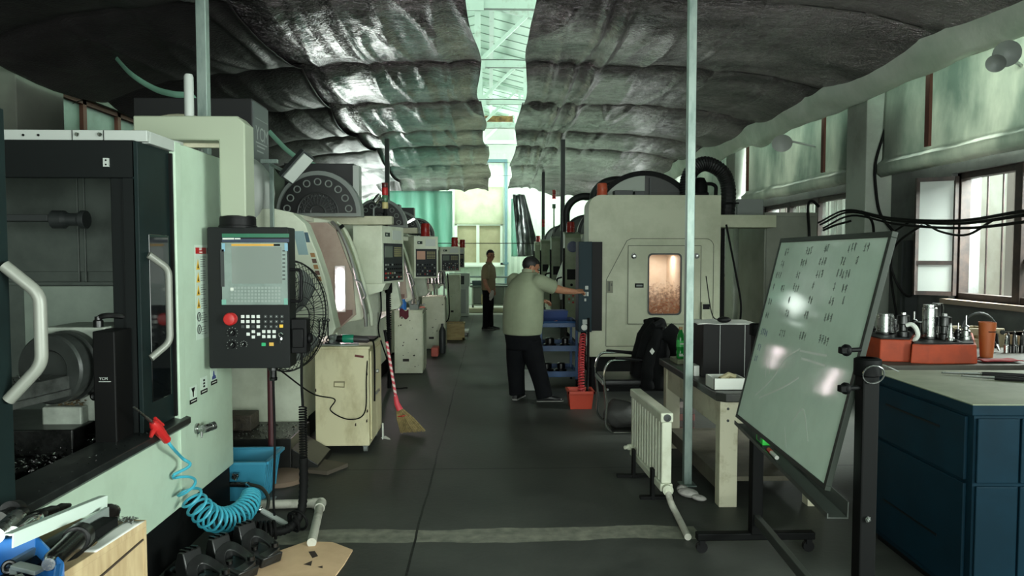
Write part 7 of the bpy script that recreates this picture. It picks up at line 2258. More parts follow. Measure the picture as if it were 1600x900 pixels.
for k, (px, lb) in enumerate(((1556, 'dark handled pliers leaning against the slatted crate'),)):
    x = atY(px, 550, 4.75).x
    r_ = thing('pliers', lb, 'pliers', (x, 4.75, RZ))
    part('grip', MB().tube([(x - 0.03, 4.8, RZ + 0.17), (x - 0.025, 4.78, RZ + 0.1), (x, 4.74, RZ + 0.03)], 0.013, 8).tube([(x + 0.02, 4.78, RZ + 0.12), (x + 0.01, 4.76, RZ + 0.07), (x + 0.005, 4.74, RZ + 0.03)], 0.012, 8), blackp, r_)
    part('jaw', MB().tube([(x + 0.0, 4.745, RZ + 0.05), (x + 0.01, 4.73, RZ + 0.012)], [0.014, 0.008], 8), steel, r_)
red_rag = MB().grid(lambda a, b: (atY(1520, 568, 4.35).x + 0.24 * a, 4.24 + 0.1 * b, RZ + 0.006 + 0.008 * (1 + mnoise.noise((a * 4, b * 3, 2)))), 16, 6)
single('red_rag', red_rag, mat('dark_red_rag', (120, 24, 30), 0.9), 'dark red rag lying on the rear bench in front of the cup', 'rag', solid=0.004)
for k in range(7):
    x = atY(1572 + 6 * k, 550, 4.7).x
    single('drill_bit', MB().lathe([(0.016, 0), (0.016, 0.05), (0.012, 0.055), (0.009, 0.10 + 0.015 * (k % 3)), (0, 0.12 + 0.015 * (k % 3))], (x, 4.7 + 0.02 * (k % 2), RZ + 0.001), seg=10), dsteel if k % 3 else steel,
           'small dark bit standing in the row beside the pliers on the rear bench', 'drill bit', 'row of small bits on the rear bench')

# ------------------------------------------------------------------ desk
ro = thing('desk', 'white wooden desk with a black top standing between the slim post and the whiteboard', 'desk', (1.8, 5.2, 0))
DX0, DX1, DY0, DY1, DZ = 1.42, 2.16, 4.42, 6.0, 0.735
mb = MB().prism([(DX0 + 0.05, DY0), (DX1, DY0), (DX1, DY1), (DX0, DY1), (DX0, DY0 + 0.05)], 'z', DZ - 0.055, DZ)
part('desk_top', mb, mat('black_bench_top', (34, 35, 33), 0.45, rgb2=(52, 52, 46), nscale=5), ro, bev=0.008, smooth=0)
for x, y in ((DX0 + 0.03, DY0 + 0.05), (DX1 - 0.14, DY0 + 0.05), (DX0 + 0.03, DY1 - 0.14), (DX1 - 0.14, DY1 - 0.14)):
    lg = part('leg', MB().box(x, x + 0.115, y, y + 0.09, 0, DZ - 0.055), offw, ro, bev=0.005, smooth=0)
    if y < 5:
        part('bolt_head', MB().lathe([(0.009, 0), (0.008, 0.004), (0, 0.005)], (x + 0.05, y, 0.63), (0, -1, 0), 10).lathe([(0.009, 0), (0.008, 0.004), (0, 0.005)], (x + 0.05, y, 0.555), (0, -1, 0), 10), dgrey, lg, kind=None)
part('apron', MB().box(DX0 + 0.04, DX0 + 0.07, DY0 + 0.14, DY1 - 0.14, 0.50, DZ - 0.055).box(DX0 + 0.15, DX1 - 0.14, DY0 + 0.07, DY0 + 0.10, 0.52, DZ - 0.055), offw, ro, bev=0.003, smooth=0)
part('lower_shelf', MB().box(DX0 + 0.06, DX1 - 0.06, DY0 + 0.14, DY1 - 0.14, 0.14, 0.17).box(DX0 + 0.04, DX0 + 0.06, DY0 + 0.14, DY1 - 0.14, 0.09, 0.19), mat('shelf_board', (84, 80, 66), 0.7, rgb2=(64, 60, 48), nscale=6), ro, smooth=0)
single('power_lead_pipe', MB().cyl((1.62, 4.30, 0.23), (1.62, 4.30, 0.23), 0.01) if False else MB().cyl((1.56, 5.98, 0.40), (2.1, 5.98, 0.40), 0.015), lgrey, 'thin pale rail under the far end of the desk', 'rail') if False else None
# things on the desk
ro = thing('speaker_box', 'black cubic box with paper on its top standing on the desk', 'box', (1.68, 5.16, DZ))
part('carcass', MB().box(1.50, 1.86, 5.02, 5.40, DZ, DZ + 0.375), mat('box_black', (13, 13, 13), 0.5, spec=0.12), ro, bev=0.004, smooth=0)
part('edge_tape', MB().box(1.618, 1.621, 5.017, 5.02, DZ + 0.005, DZ + 0.37).box(1.795, 1.798, 5.017, 5.02, DZ + 0.005, DZ + 0.37), lgrey, ro, smooth=0)
single('paper_sheet', MB().grid(lambda a, b: (1.45 + 0.44 * a, 4.98 + 0.36 * b, DZ + 0.379 + 0.012 * abs(mnoise.noise((a * 3, b * 3, 3)))), 14, 12), paper, 'creased paper sheet lying on top of the black box', 'paper', solid=0.002)
single('mouse', MB().ell((1.66, 5.06, DZ + 0.405), (0.05, 0.035, 0.022)).tube(spline([(1.66, 5.1, DZ + 0.405), (1.65, 5.3, DZ + 0.42), (1.66, 5.5, DZ + 0.7)]), 0.004), blackp, 'black lead and plug lying on the paper on the black box', 'plug')
ro = thing('open_box', 'small open white carton on the desk in front of the black box', 'box', (1.53, 4.60, DZ))
bx0, bx1 = atY(1114, 600, 4.56).x, atY(1163, 600, 4.56).x
mb = MB()
for q in ((bx0, bx1, 4.54, 4.545), (bx0, bx1, 4.715, 4.72), (bx0, bx0 + 0.005, 4.54, 4.72), (bx1 - 0.005, bx1, 4.54, 4.72)):
    mb.box(*q, DZ, DZ + 0.075)
mb.box(bx0, bx1, 4.54, 4.72, DZ, DZ + 0.004)
part('carton', mb, white, ro, smooth=0)
part('contents', MB().tube([(bx0 + 0.06, 4.60, DZ + 0.06), (bx0 + 0.12, 4.62, DZ + 0.085), (bx0 + 0.16, 4.6, DZ + 0.07)], 0.02, 8).ell((bx0 + 0.12, 4.64, DZ + 0.04), (0.06, 0.05, 0.03)), mat('box_clutter', (150, 142, 110), 0.6), ro)
single('small_box', MB().box(1.455, 1.495, 5.08, 5.2, DZ, DZ + 0.075), white, 'small white block on the desk against the side of the black box', 'box', bev=0.003, smooth=0)
v = atY(1063, 567, 5.72)
ro = thing('soda_bottle', 'clear green plastic bottle standing at the far end of the desk', 'bottle', (v.x, 5.72, DZ + 0.035))
bz_ = DZ + 0.036
gb_ = mat('green_bottle_plastic', (30, 150, 60), 0.1)
gb_.node_tree.nodes['Principled BSDF'].inputs['Transmission Weight'].default_value = 0.45
part('body', MB().lathe([(0.028, 0), (0.033, 0.008), (0.033, 0.05), (0.030, 0.07), (0.033, 0.09), (0.033, 0.15), (0.026, 0.19), (0.013, 0.225), (0.013, 0.235), (0, 0.235)], (v.x, 5.72, bz_), seg=22), gb_, ro)
part('cap', MB().lathe([(0.015, 0.232), (0.015, 0.252), (0, 0.253)], (v.x, 5.72, bz_), seg=16), mat('cap_tan', (176, 140, 96), 0.5), ro)
part('label', MB().lathe([(0.0337, 0.095), (0.0337, 0.145)], (v.x, 5.72, bz_), seg=22), mat('label_green', (70, 180, 90), 0.4), ro)
part('label_lettering', MB().box(v.x - 0.02, v.x + 0.02, 5.683, 5.686, bz_ + 0.022, bz_ + 0.028).box(v.x - 0.022, v.x + 0.01, 5.683, 5.686, bz_ + 0.034, bz_ + 0.04).box(v.x - 0.012, v.x + 0.018, 5.6835, 5.6865, bz_ + 0.115, bz_ + 0.125), white, ro, smooth=0)
single('desk_box', MB().box(v.x - 0.05, v.x + 0.16, 5.62, 5.86, DZ, DZ + 0.033), mat('khaki_case', (104, 108, 84), 0.5), 'flat khaki case under the green bottle on the desk', 'case', bev=0.005, smooth=0)
# radiator
ro = thing('radiator', 'white slatted panel radiator standing free on the floor beside the slim post', 'radiator', (1.1, 4.9, 0))
rad = mat('radiator_white', (206, 210, 190), 0.4, rgb2=(180, 182, 158), nscale=8, nlo=0.5, nhi=0.8)
rx0, rx1, ry0, ry1 = 1.075, 1.155, 4.47, 5.32
rot = lambda y: -0.035 * (y - ry0)
mb = MB()
def rbox(x0, x1, y0, y1, z0, z1, m=0):
    mb.hexa([(x0 + rot(y0), y0, z0), (x1 + rot(y0), y0, z0), (x1 + rot(y1), y1, z0), (x0 + rot(y1), y1, z0), (x0 + rot(y0), y0, z1), (x1 + rot(y0), y0, z1), (x1 + rot(y1), y1, z1), (x0 + rot(y1), y1, z1)], m)
rbox(rx0, rx1, ry0, ry1, 0.545, 0.605)
rbox(rx0, rx1, ry0, ry1, 0.105, 0.155)
part('header', mb, rad, ro, bev=0.008, smooth=0)
for k in range(12):
    y = ry0 + 0.005 + k * (ry1 - ry0 - 0.06) / 11
    mb = MB()
    rbox(rx0 + 0.008, rx1 - 0.008, y, y + 0.052, 0.155, 0.545)
    part('column', mb, rad, ro, bev=0.008, smooth=0)
part('end_plug', MB().lathe([(0.024, 0), (0.024, 0.006), (0.012, 0.007), (0.012, 0.002), (0, 0.002)], ((rx0 + rx1) / 2, ry0, 0.575), (0, -1, 0), 18), dgrey, ro)
part('floor_bracket', MB().box(rx0 - 0.09, rx1 + 0.05, ry0 + 0.16, ry0 + 0.20, 0, 0.02).box(rx0 - 0.02, rx0 + 0.0, ry0 + 0.15, ry0 + 0.21, 0.0, 0.2), black, ro, smooth=0)
part('floor_bracket', MB().box(rx0 - 0.16, rx1 + 0.02, ry1 - 0.22, ry1 - 0.18, 0, 0.02).box(rx0 - 0.05, rx0 - 0.03, ry1 - 0.23, ry1 - 0.17, 0.0, 0.2), black, ro, smooth=0)
part('valve', MB().lathe([(0.022, 0), (0.022, 0.03), (0.014, 0.035), (0.014, 0.06), (0, 0.06)], (rx0 - 0.02, ry1 - 0.02, 0.17), (-1, -0.4, 0), 14).lathe([(0.03, 0), (0.034, 0.04), (0.02, 0.05)], ((rx0 + rx1) / 2, ry0, 0.125), (0, -1, 0), 14), rad, ro)
pp0 = Vector(((rx0 + rx1) / 2, ry0 - 0.03, 0.115))
part('floor_pipe', MB().tube(spline([pp0, pp0 + Vector((0.005, -0.07, -0.05)), atZ(1058, 805, 0.025), atZ(1075, 839, 0.02)], 6), 0.02, 12), wp, ro)
single('crumpled_cloth', MB().ell((1.31, 4.68, 0.028), (0.055, 0.075, 0.028), (0, 0, 0.7), 14, 8).ell((1.36, 4.60, 0.02), (0.05, 0.035, 0.018), (0, 0.1, -0.4), 12, 8).ell((1.29, 4.74, 0.03), (0.04, 0.05, 0.03), None, 10, 6), mat('dusty_cloth', (176, 172, 168), 0.9, bump=0.6, bscale=30), 'crumpled pale cloth on the floor at the foot of the slim post', 'cloth')

# ------------------------------------------------------------------ chair with jacket
ro = thing('armchair', 'chrome tube armchair with a black seat, black jacket over its back', 'chair', (1.28, 6.6, 0))
for y in (6.36, 6.88):
    pts = [(1.52, y, 0.62), (1.30, y, 0.665), (1.06, y, 0.66), (1.01, y, 0.55), (1.04, y, 0.25), (1.03, y, 0.08), (1.08, y, 0.013), (1.5, y, 0.013)]
    part('frame', MB().tube(spline_poly(pts, 0.09), 0.012, 10), chrome, ro)
    part('back_tube', MB().tube([(1.50, y, 0.42), (1.53, y, 0.62), (1.57, y, 0.96)], 0.011, 8), chrome, ro)
    part('arm_pad', MB().bar((1.12, y, 0.682), (1.42, y, 0.66), 0.04, 0.02), blackp, ro, bev=0.006)
part('cross_tube', MB().cyl((1.5, 6.36, 0.013), (1.5, 6.88, 0.013), 0.011, seg=10).cyl((1.05, 6.36, 0.40), (1.05, 6.88, 0.40), 0.011, seg=10).cyl((1.5, 6.36, 0.42), (1.5, 6.88, 0.42), 0.011, seg=10), chrome, ro)
part('seat', MB().prism(rrect(6.38, 6.86, 0.425, 0.485, 0.02), 'x', 1.02, 1.50), mat('black_vinyl', (20, 20, 21), 0.4), ro, bev=0.006)
part('seat_lip', MB().box(1.005, 1.02, 6.40, 6.84, 0.435, 0.47), lgrey, ro, bev=0.004, smooth=0)
part('backrest', MB().hexa([(1.50, 6.38, 0.55), (1.53, 6.38, 0.55), (1.53, 6.86, 0.55), (1.50, 6.86, 0.55), (1.545, 6.38, 0.95), (1.575, 6.38, 0.95), (1.575, 6.86, 0.95), (1.545, 6.86, 0.95)]), MATS['black_vinyl'], ro, bev=0.008, smooth=0)
jk = mat('jacket_black', (15, 16, 17), 0.85, rgb2=(22, 23, 24), nscale=8, spec=0.15)
def jacket(u, v):
    # u round the chair back, v from the shoulders to the hem
    a = 2 * PI * u
    prof = 0.45 + 0.55 * min(1, v * 3.0)
    hw = 0.30 * prof + 0.03 * v
    hd = 0.11 * prof + 0.05 * v
    z = 1.015 - 0.06 * (1 - prof) * 0 - 0.60 * v ** 1.15
    x = 1.535 + hd * math.cos(a) - 0.06 * v
    y = 6.62 + hw * math.sin(a)
    n = mnoise.noise((x * 9, y * 7, z * 4))
    x += 0.03 * n + 0.015 * math.sin(y * 38 + 3 * z)
    z += 0.02 * mnoise.noise((y * 5, 1, u * 3)) - 0.05 * abs(math.sin(a)) * (v < 0.25)
    return (x, y, z)
r_ = thing('jacket', 'black jacket with a small white emblem hung over the chrome armchair', 'jacket', (1.53, 6.62, 0.45))
mb = MB().grid(jacket, 48, 30)
part('shell', mb, jk, r_, smooth=180, solid=0.012)
part('collar', MB().tube(spline([(1.47, 6.44, 0.96), (1.55, 6.50, 0.985), (1.59, 6.62, 0.99), (1.55, 6.74, 0.985), (1.47, 6.80, 0.96)]), 0.028, 10), jk, r_)
slv = spline([(1.50, 6.35, 0.93), (1.45, 6.31, 0.80), (1.40, 6.29, 0.66), (1.385, 6.29, 0.52), (1.40, 6.30, 0.42)], 8)
part('sleeve', MB().tube(slv, [(0.058 + 0.005 * math.sin(k * 0.9), 0.045 + 0.004 * math.sin(k * 0.7)) for k in range(len(slv))], 14), jk, r_)
slv = spline([(1.56, 6.34, 0.93), (1.63, 6.29, 0.86), (1.67, 6.29, 0.76), (1.665, 6.31, 0.64)], 8)
part('sleeve', MB().tube(slv, [(0.06 + 0.004 * math.sin(k * 0.8), 0.085 + 0.004 * math.sin(k * 0.6)) for k in range(len(slv))], 14), jk, r_)
ev = atY(1019, 549, 6.225)
part('emblem', MB().prism([(ev.x - 0.022, ev.z), (ev.x, ev.z - 0.03), (ev.x + 0.022, ev.z), (ev.x, ev.z + 0.03)], 'y', 6.222, 6.232), white, r_, smooth=0)
for k, (x, y, z, rx_, ry_, rz_, m, lb) in enumerate(((1.22, 6.60, 0.135, 0.17, 0.18, 0.13, mat('bag_grey', (72, 72, 70), 0.7, bump=0.5, bscale=14), 'crumpled dark grey bag on the floor under the chrome armchair'), (1.40, 6.62, 0.10, 0.11, 0.2, 0.10, mat('bag_dark', (36, 36, 36), 0.7, bump=0.5, bscale=14), 'dark crumpled sack at the back legs of the chrome armchair'))):
    mb = MB().ell((x, y, z), (rx_, ry_, rz_), None, 24, 16)
    for vtx in mb.bm.verts:
        d = vtx.co - Vector((x, y, z))
        vtx.co += d * 0.25 * mnoise.noise(vtx.co * 9)
        vtx.co.z = max(vtx.co.z, 0.003)
    single('bag', mb, m, lb, 'bag', smooth=180)
for k in range(4):
    z0 = 0.0 + 0.06 * k
    single('book', MB().box(1.60 + 0.01 * k, 1.83, 6.34, 6.6, z0 + 0.001, z0 + 0.058), [mat('book_rose', (140, 92, 88), 0.7), mat('book_grey', (110, 100, 98), 0.7)][k % 2], ['lowest ledger of the pile on the floor behind the armchair', 'second ledger from the floor in the pile behind the armchair', 'third ledger from the floor in the pile behind the armchair', 'topmost ledger of the pile behind the armchair'][k], 'book', 'ledgers piled behind the armchair', bev=0.003, smooth=0)

# ------------------------------------------------------------------ blue tool cart, red bin and spring hose
ro = thing('tool_cart', 'dark blue three shelf tool cart standing beside the working man', 'cart', (0.86, 8.95, 0))
CX0, CX1, CY0, CY1 = 0.60, 1.06, 8.62, 9.25
cbm = mat('cart_blue', (34, 76, 124), 0.45, rgb2=(26, 60, 102), nscale=4)
for x in (CX0, CX1 - 0.03):
    for y in (CY0, CY1 - 0.03):
        part('post', MB().box(x, x + 0.03, y, y + 0.03, 0.10, 0.80), cbm, ro, bev=0.003, smooth=0)
        part('castor', MB().cyl((x + 0.005, y + 0.015, 0.045), (x + 0.03, y + 0.015, 0.045), 0.045, seg=14).box(x, x + 0.032, y, y + 0.03, 0.085, 0.10), black, ro)
for z in (0.14, 0.45, 0.74):
    mb = MB().box(CX0, CX1, CY0, CY1, z, z + 0.012)
    for q in ((CX0, CX1, CY0 - 0.004, CY0 + 0.006), (CX0, CX1, CY1 - 0.006, CY1 + 0.004), (CX0 - 0.004, CX0 + 0.006, CY0, CY1), (CX1 - 0.006, CX1 + 0.004, CY0, CY1)):
        mb.box(*q, z - 0.01, z + 0.06)
    part('shelf_tray', mb, cbm, ro, bev=0.003, smooth=0)
part('push_handle', MB().tube(spline_poly([(CX0 + 0.02, CY0, 0.72), (CX0 + 0.02, CY0 - 0.08, 0.80), (CX1 - 0.02, CY0 - 0.08, 0.80), (CX1 - 0.02, CY0, 0.72)], 0.05), 0.011, 8), cbm, ro)
ro2 = thing('parts_bin', 'dark blue open bin at the back of the tool cart', 'bin', (0.75, 9.1, 0.752))
part('tub', basket(MB(), 0.63, 0.98, 8.98, 9.22, 0.753, 0.90, 0.02), mat('bin_navy', (30, 60, 120), 0.4), ro2, smooth=0)
rc = random.Random(9)
for k in range(9):
    x, y = rc.uniform(0.64, 1.0), rc.uniform(8.66, 8.92)
    single('steel_tool', MB().tube([(x, y, 0.765), (x + rc.uniform(-.06, .06), y + rc.uniform(-.05, .05), 0.775), (x + rc.uniform(-.1, .1), y + rc.uniform(-.08, .08), 0.768)], [0.012, 0.014, 0.008], 8), [steel, chrome, dsteel, mat('pink_handle', (190, 120, 120), 0.5)][k % 4],
           'small hand tool scattered on the top tray of the blue tool cart', 'tool', 'hand tools on the tool cart')
for k, (x, z, s) in enumerate(((0.70, 0.152, 0.09), (0.88, 0.152, 0.07), (0.74, 0.462, 0.08), (0.93, 0.462, 0.06))):
    single('metal_part', MB().lathe([(s, 0), (s, 0.04), (s * 0.7, 0.05), (s * 0.7, 0.11), (s * 0.4, 0.12), (0, 0.12)], (x, 8.85, z), seg=16), dsteel,
           ['wide flanged metal part on the lowest cart shelf, aisle side', 'smaller flanged metal part on the lowest cart shelf', 'flanged metal part on the middle cart shelf, aisle side', 'smallest flanged metal part on the middle cart shelf'][k], 'part')
ro = thing('tote_bin', 'orange red bin on the floor below the spring hose, by the armchair', 'bin', (0.94, 7.5, 0))
mb = basket(MB(), 0.815, 1.075, 7.38, 7.64, 0.002, 0.185, -0.0 + 0.02)
part('tub', mb, mat('tote_red', (178, 58, 34), 0.5), ro, smooth=0)
part('rim', MB().box(0.805, 1.085, 7.37, 7.385, 0.165, 0.19).box(0.805, 1.085, 7.635, 7.65, 0.165, 0.19).box(0.805, 0.82, 7.37, 7.65, 0.165, 0.19).box(1.07, 1.085, 7.37, 7.65, 0.165, 0.19), MATS['tote_red'], ro, smooth=0)
hx_ = spline([Vector((0.955, 7.5, 0.06)), Vector((0.965, 7.55, 0.3)), Vector((0.985, 7.7, 0.5)), Vector((1.03, 7.93, 0.72))], 8)
single('spring_hose', MB().tube(helix(hx_, 0.03, 26, 12), 0.0075, 6), mat('pink_hose', (190, 62, 66), 0.35), 'red spring air hose hanging from the control pillar into the orange red bin', 'hose')
single('mop_stick', MB().tube([(1.02, 7.52, 0.012), (1.06, 7.72, 0.45), (1.09, 7.93, 0.9)], 0.014, 8), black, 'black stick standing in the orange red bin beside the spring hose', 'stick')
single('toolbox', MB().box(0.36, 0.62, 8.42, 8.58, 0.005, 0.23).box(0.38, 0.60, 8.415, 8.42, 0.1, 0.12), lgrey, 'small pale grey box on the floor behind the legs of the working man', 'box', bev=0.006, smooth=0)
# ------------------------------------------------------------------ people
def loft(mb, rings, seg=28, m=0, pw=0.85):
    """rings: (centre, side vector, front vector, half width, half depth)"""
    rows = []
    for c, s, f, a, b in rings:
        c = Vector(c)
        row = []
        for k in range(seg):
            t = 2 * PI * k / seg
            ct, st = math.cos(t), math.sin(t)
            row.append(mb.bm.verts.new(c + s * (a * math.copysign(abs(ct) ** pw, ct)) + f * (b * math.copysign(abs(st) ** pw, st))))
        rows.append(row)
    for A, B in zip(rows, rows[1:]):
        for k in range(seg):
            mb.bm.faces.new((A[k], A[(k + 1) % seg], B[(k + 1) % seg], B[k])).material_index = m
    mb.bm.faces.new(rows[0][::-1]).material_index = m
    mb.bm.faces.new(rows[-1]).material_index = m
    return mb

def remesh(o, vox, smooth=4, fac=0.5, front=True):
    md = o.modifiers.new('one_surface', 'REMESH')
    md.mode = 'VOXEL'
    md.voxel_size = vox
    md.use_smooth_shade = True
    sm = o.modifiers.new('relax', 'SMOOTH')
    sm.factor = fac
    sm.iterations = smooth

skin = mat('skin', (168, 120, 92), 0.5, rgb2=(150, 102, 78), nscale=14)
hairm = mat('hair_black', (16, 15, 14), 0.6)
shoem = mat('shoe_black', (16, 16, 17), 0.4)
solem = mat('shoe_sole', (120, 120, 116), 0.6)
trou = mat('trousers_black', (16, 17, 20), 0.9, rgb2=(21, 22, 25), nscale=6, spec=0.12)

def limb(mb, pts, rads, seg=14):
    mb.tube(spline(pts, 6), [rads[0] + (0) for _ in range(0)] or interp(rads, (len(pts) - 1) * 6 + 1), seg)

def interp(rads, n):
    out = []
    m = len(rads) - 1
    for i in range(n):
        t = i / (n - 1) * m
        k = min(int(t), m - 1)
        out.append(rads[k] * (1 - (t - k)) + rads[k + 1] * (t - k))
    return out

def hand(mb, wrist, d, up, size=1.0, curl=0.5, side=1, point=False):
    """d: from the wrist towards the knuckles, up: back of the hand, side: +1 when the thumb lies on d x up"""
    d = Vector(d).normalized()
    up = (Vector(up) - d * Vector(up).dot(d)).normalized()
    s = d.cross(up) * side
    w = Vector(wrist)
    S_ = size
    for k in range(4):          # palm as four metacarpal rays
        o = (k - 1.5) * 0.019 * S_
        mb.tube([w - s * o * 0.6, w + d * 0.045 * S_ - s * o * 0.9, w + d * 0.088 * S_ - s * o], [0.014 * S_, 0.0145 * S_, 0.0115 * S_], 10)
    L = (0.068, 0.078, 0.072, 0.056)
    for k in range(4):
        o = (k - 1.5) * 0.0195 * S_
        p = w + d * 0.088 * S_ - s * o
        c = curl * (0.25 if point and k == 0 else 1.0)
        pts = [p]
        ang = 0.15 + c * 0.5
        for seg_, f_ in enumerate((0.45, 0.32, 0.25)):
            dd = (d * math.cos(ang) - up * math.sin(ang)).normalized()
            pts.append(pts[-1] + dd * L[k] * f_ * S_ - s * o * 0.06)
            ang += c * 0.85
        mb.tube(pts, [0.0105 * S_, 0.0098 * S_, 0.009 * S_, 0.0078 * S_], 10)
    t0 = w + d * 0.03 * S_ + s * 0.026 * S_ - up * 0.006
    mb.tube([w + d * 0.015 * S_ + s * 0.012 * S_, t0, t0 + (d * 0.7 + s * 0.6 - up * 0.35).normalized() * 0.034 * S_, t0 + (d * 0.9 + s * 0.35 - up * 0.5).normalized() * 0.062 * S_], [0.016 * S_, 0.015 * S_, 0.0115 * S_, 0.009 * S_], 10)

def head(mb, c, h, up, S_=1.0):
    """skull centre c, face direction h"""
    h = Vector(h).normalized()
    up = (Vector(up) - h * Vector(up).dot(h)).normalized()
    s = h.cross(up)
    M = Matrix((s, h, up)).transposed()
    P = lambda x, y, z: c + M @ Vector((x, y, z)) * S_
    r = lambda *q: tuple(v * S_ for v in q)
    mb.ell(P(0, -0.01, 0.025), r(0.077, 0.096, 0.092), M, 24, 16)
    mb.ell(P(0, 0.022, -0.045), r(0.060, 0.066, 0.075), M, 20, 14)
    mb.ell(P(0, 0.048, -0.092), r(0.034, 0.034, 0.024), M, 16, 10)         # chin
    mb.ell(P(0, 0.072, 0.035), r(0.052, 0.018, 0.014), M, 16, 8)           # brow
    for e in (-1, 1):
        mb.ell(P(e * 0.042, 0.062, -0.022), r(0.024, 0.024, 0.022), M, 12, 8)   # cheek
        mb.ell(P(e * 0.079, -0.012, -0.008), r(0.010, 0.020, 0.033), M, 12, 8)  # ear
        mb.ell(P(e * 0.078, 0.0, -0.03), r(0.009, 0.012, 0.013), M, 10, 6)
    mb.tube([P(0, 0.084, 0.026), P(0, 0.098, -0.005), P(0, 0.110, -0.022)], r(0.009, 0.011, 0.014), 10)
    for e in (-1, 1):
        mb.ell(P(e * 0.011, 0.096, -0.026), r(0.009, 0.009, 0.007), M, 8, 6)
    mb.ell(P(0, 0.083, -0.058), r(0.024, 0.014, 0.007), M, 12, 6)          # lips
    mb.ell(P(0, 0.081, -0.068), r(0.020, 0.013, 0.007), M, 12, 6)
    return P, M, s, up

def shoe(mb, ankle, toe):
    d = (Vector(toe) - Vector(ankle))
    d.z = 0
    d.normalize()
    s = Vector((-d.y, d.x, 0))
    a = Vector((ankle[0], ankle[1], 0))
    rows = []
    for t, w_, z in ((-0.085, 0.028, 0.05), (-0.07, 0.036, 0.075), (0.0, 0.040, 0.088), (0.06, 0.042, 0.075), (0.12, 0.047, 0.055), (0.165, 0.045, 0.045), (0.195, 0.03, 0.034), (0.205, 0.012, 0.026)):
        c = a + d * t + Vector((0, 0, z / 2 + 0.004))
        rows.append((c, s, Vector((0, 0, 1)), w_, z / 2))
    loft(mb, rows, 18, 0, 0.8)
    sl = []
    for t, w_ in ((-0.088, 0.03), (-0.06, 0.04), (0.0, 0.042), (0.1, 0.047), (0.17, 0.047), (0.205, 0.026)):
        sl.append((a + d * t + Vector((0, 0, 0.010)), s, Vector((0, 0, 1)), w_, 0.0095))
    loft(mb, sl, 16, 1, 0.6)

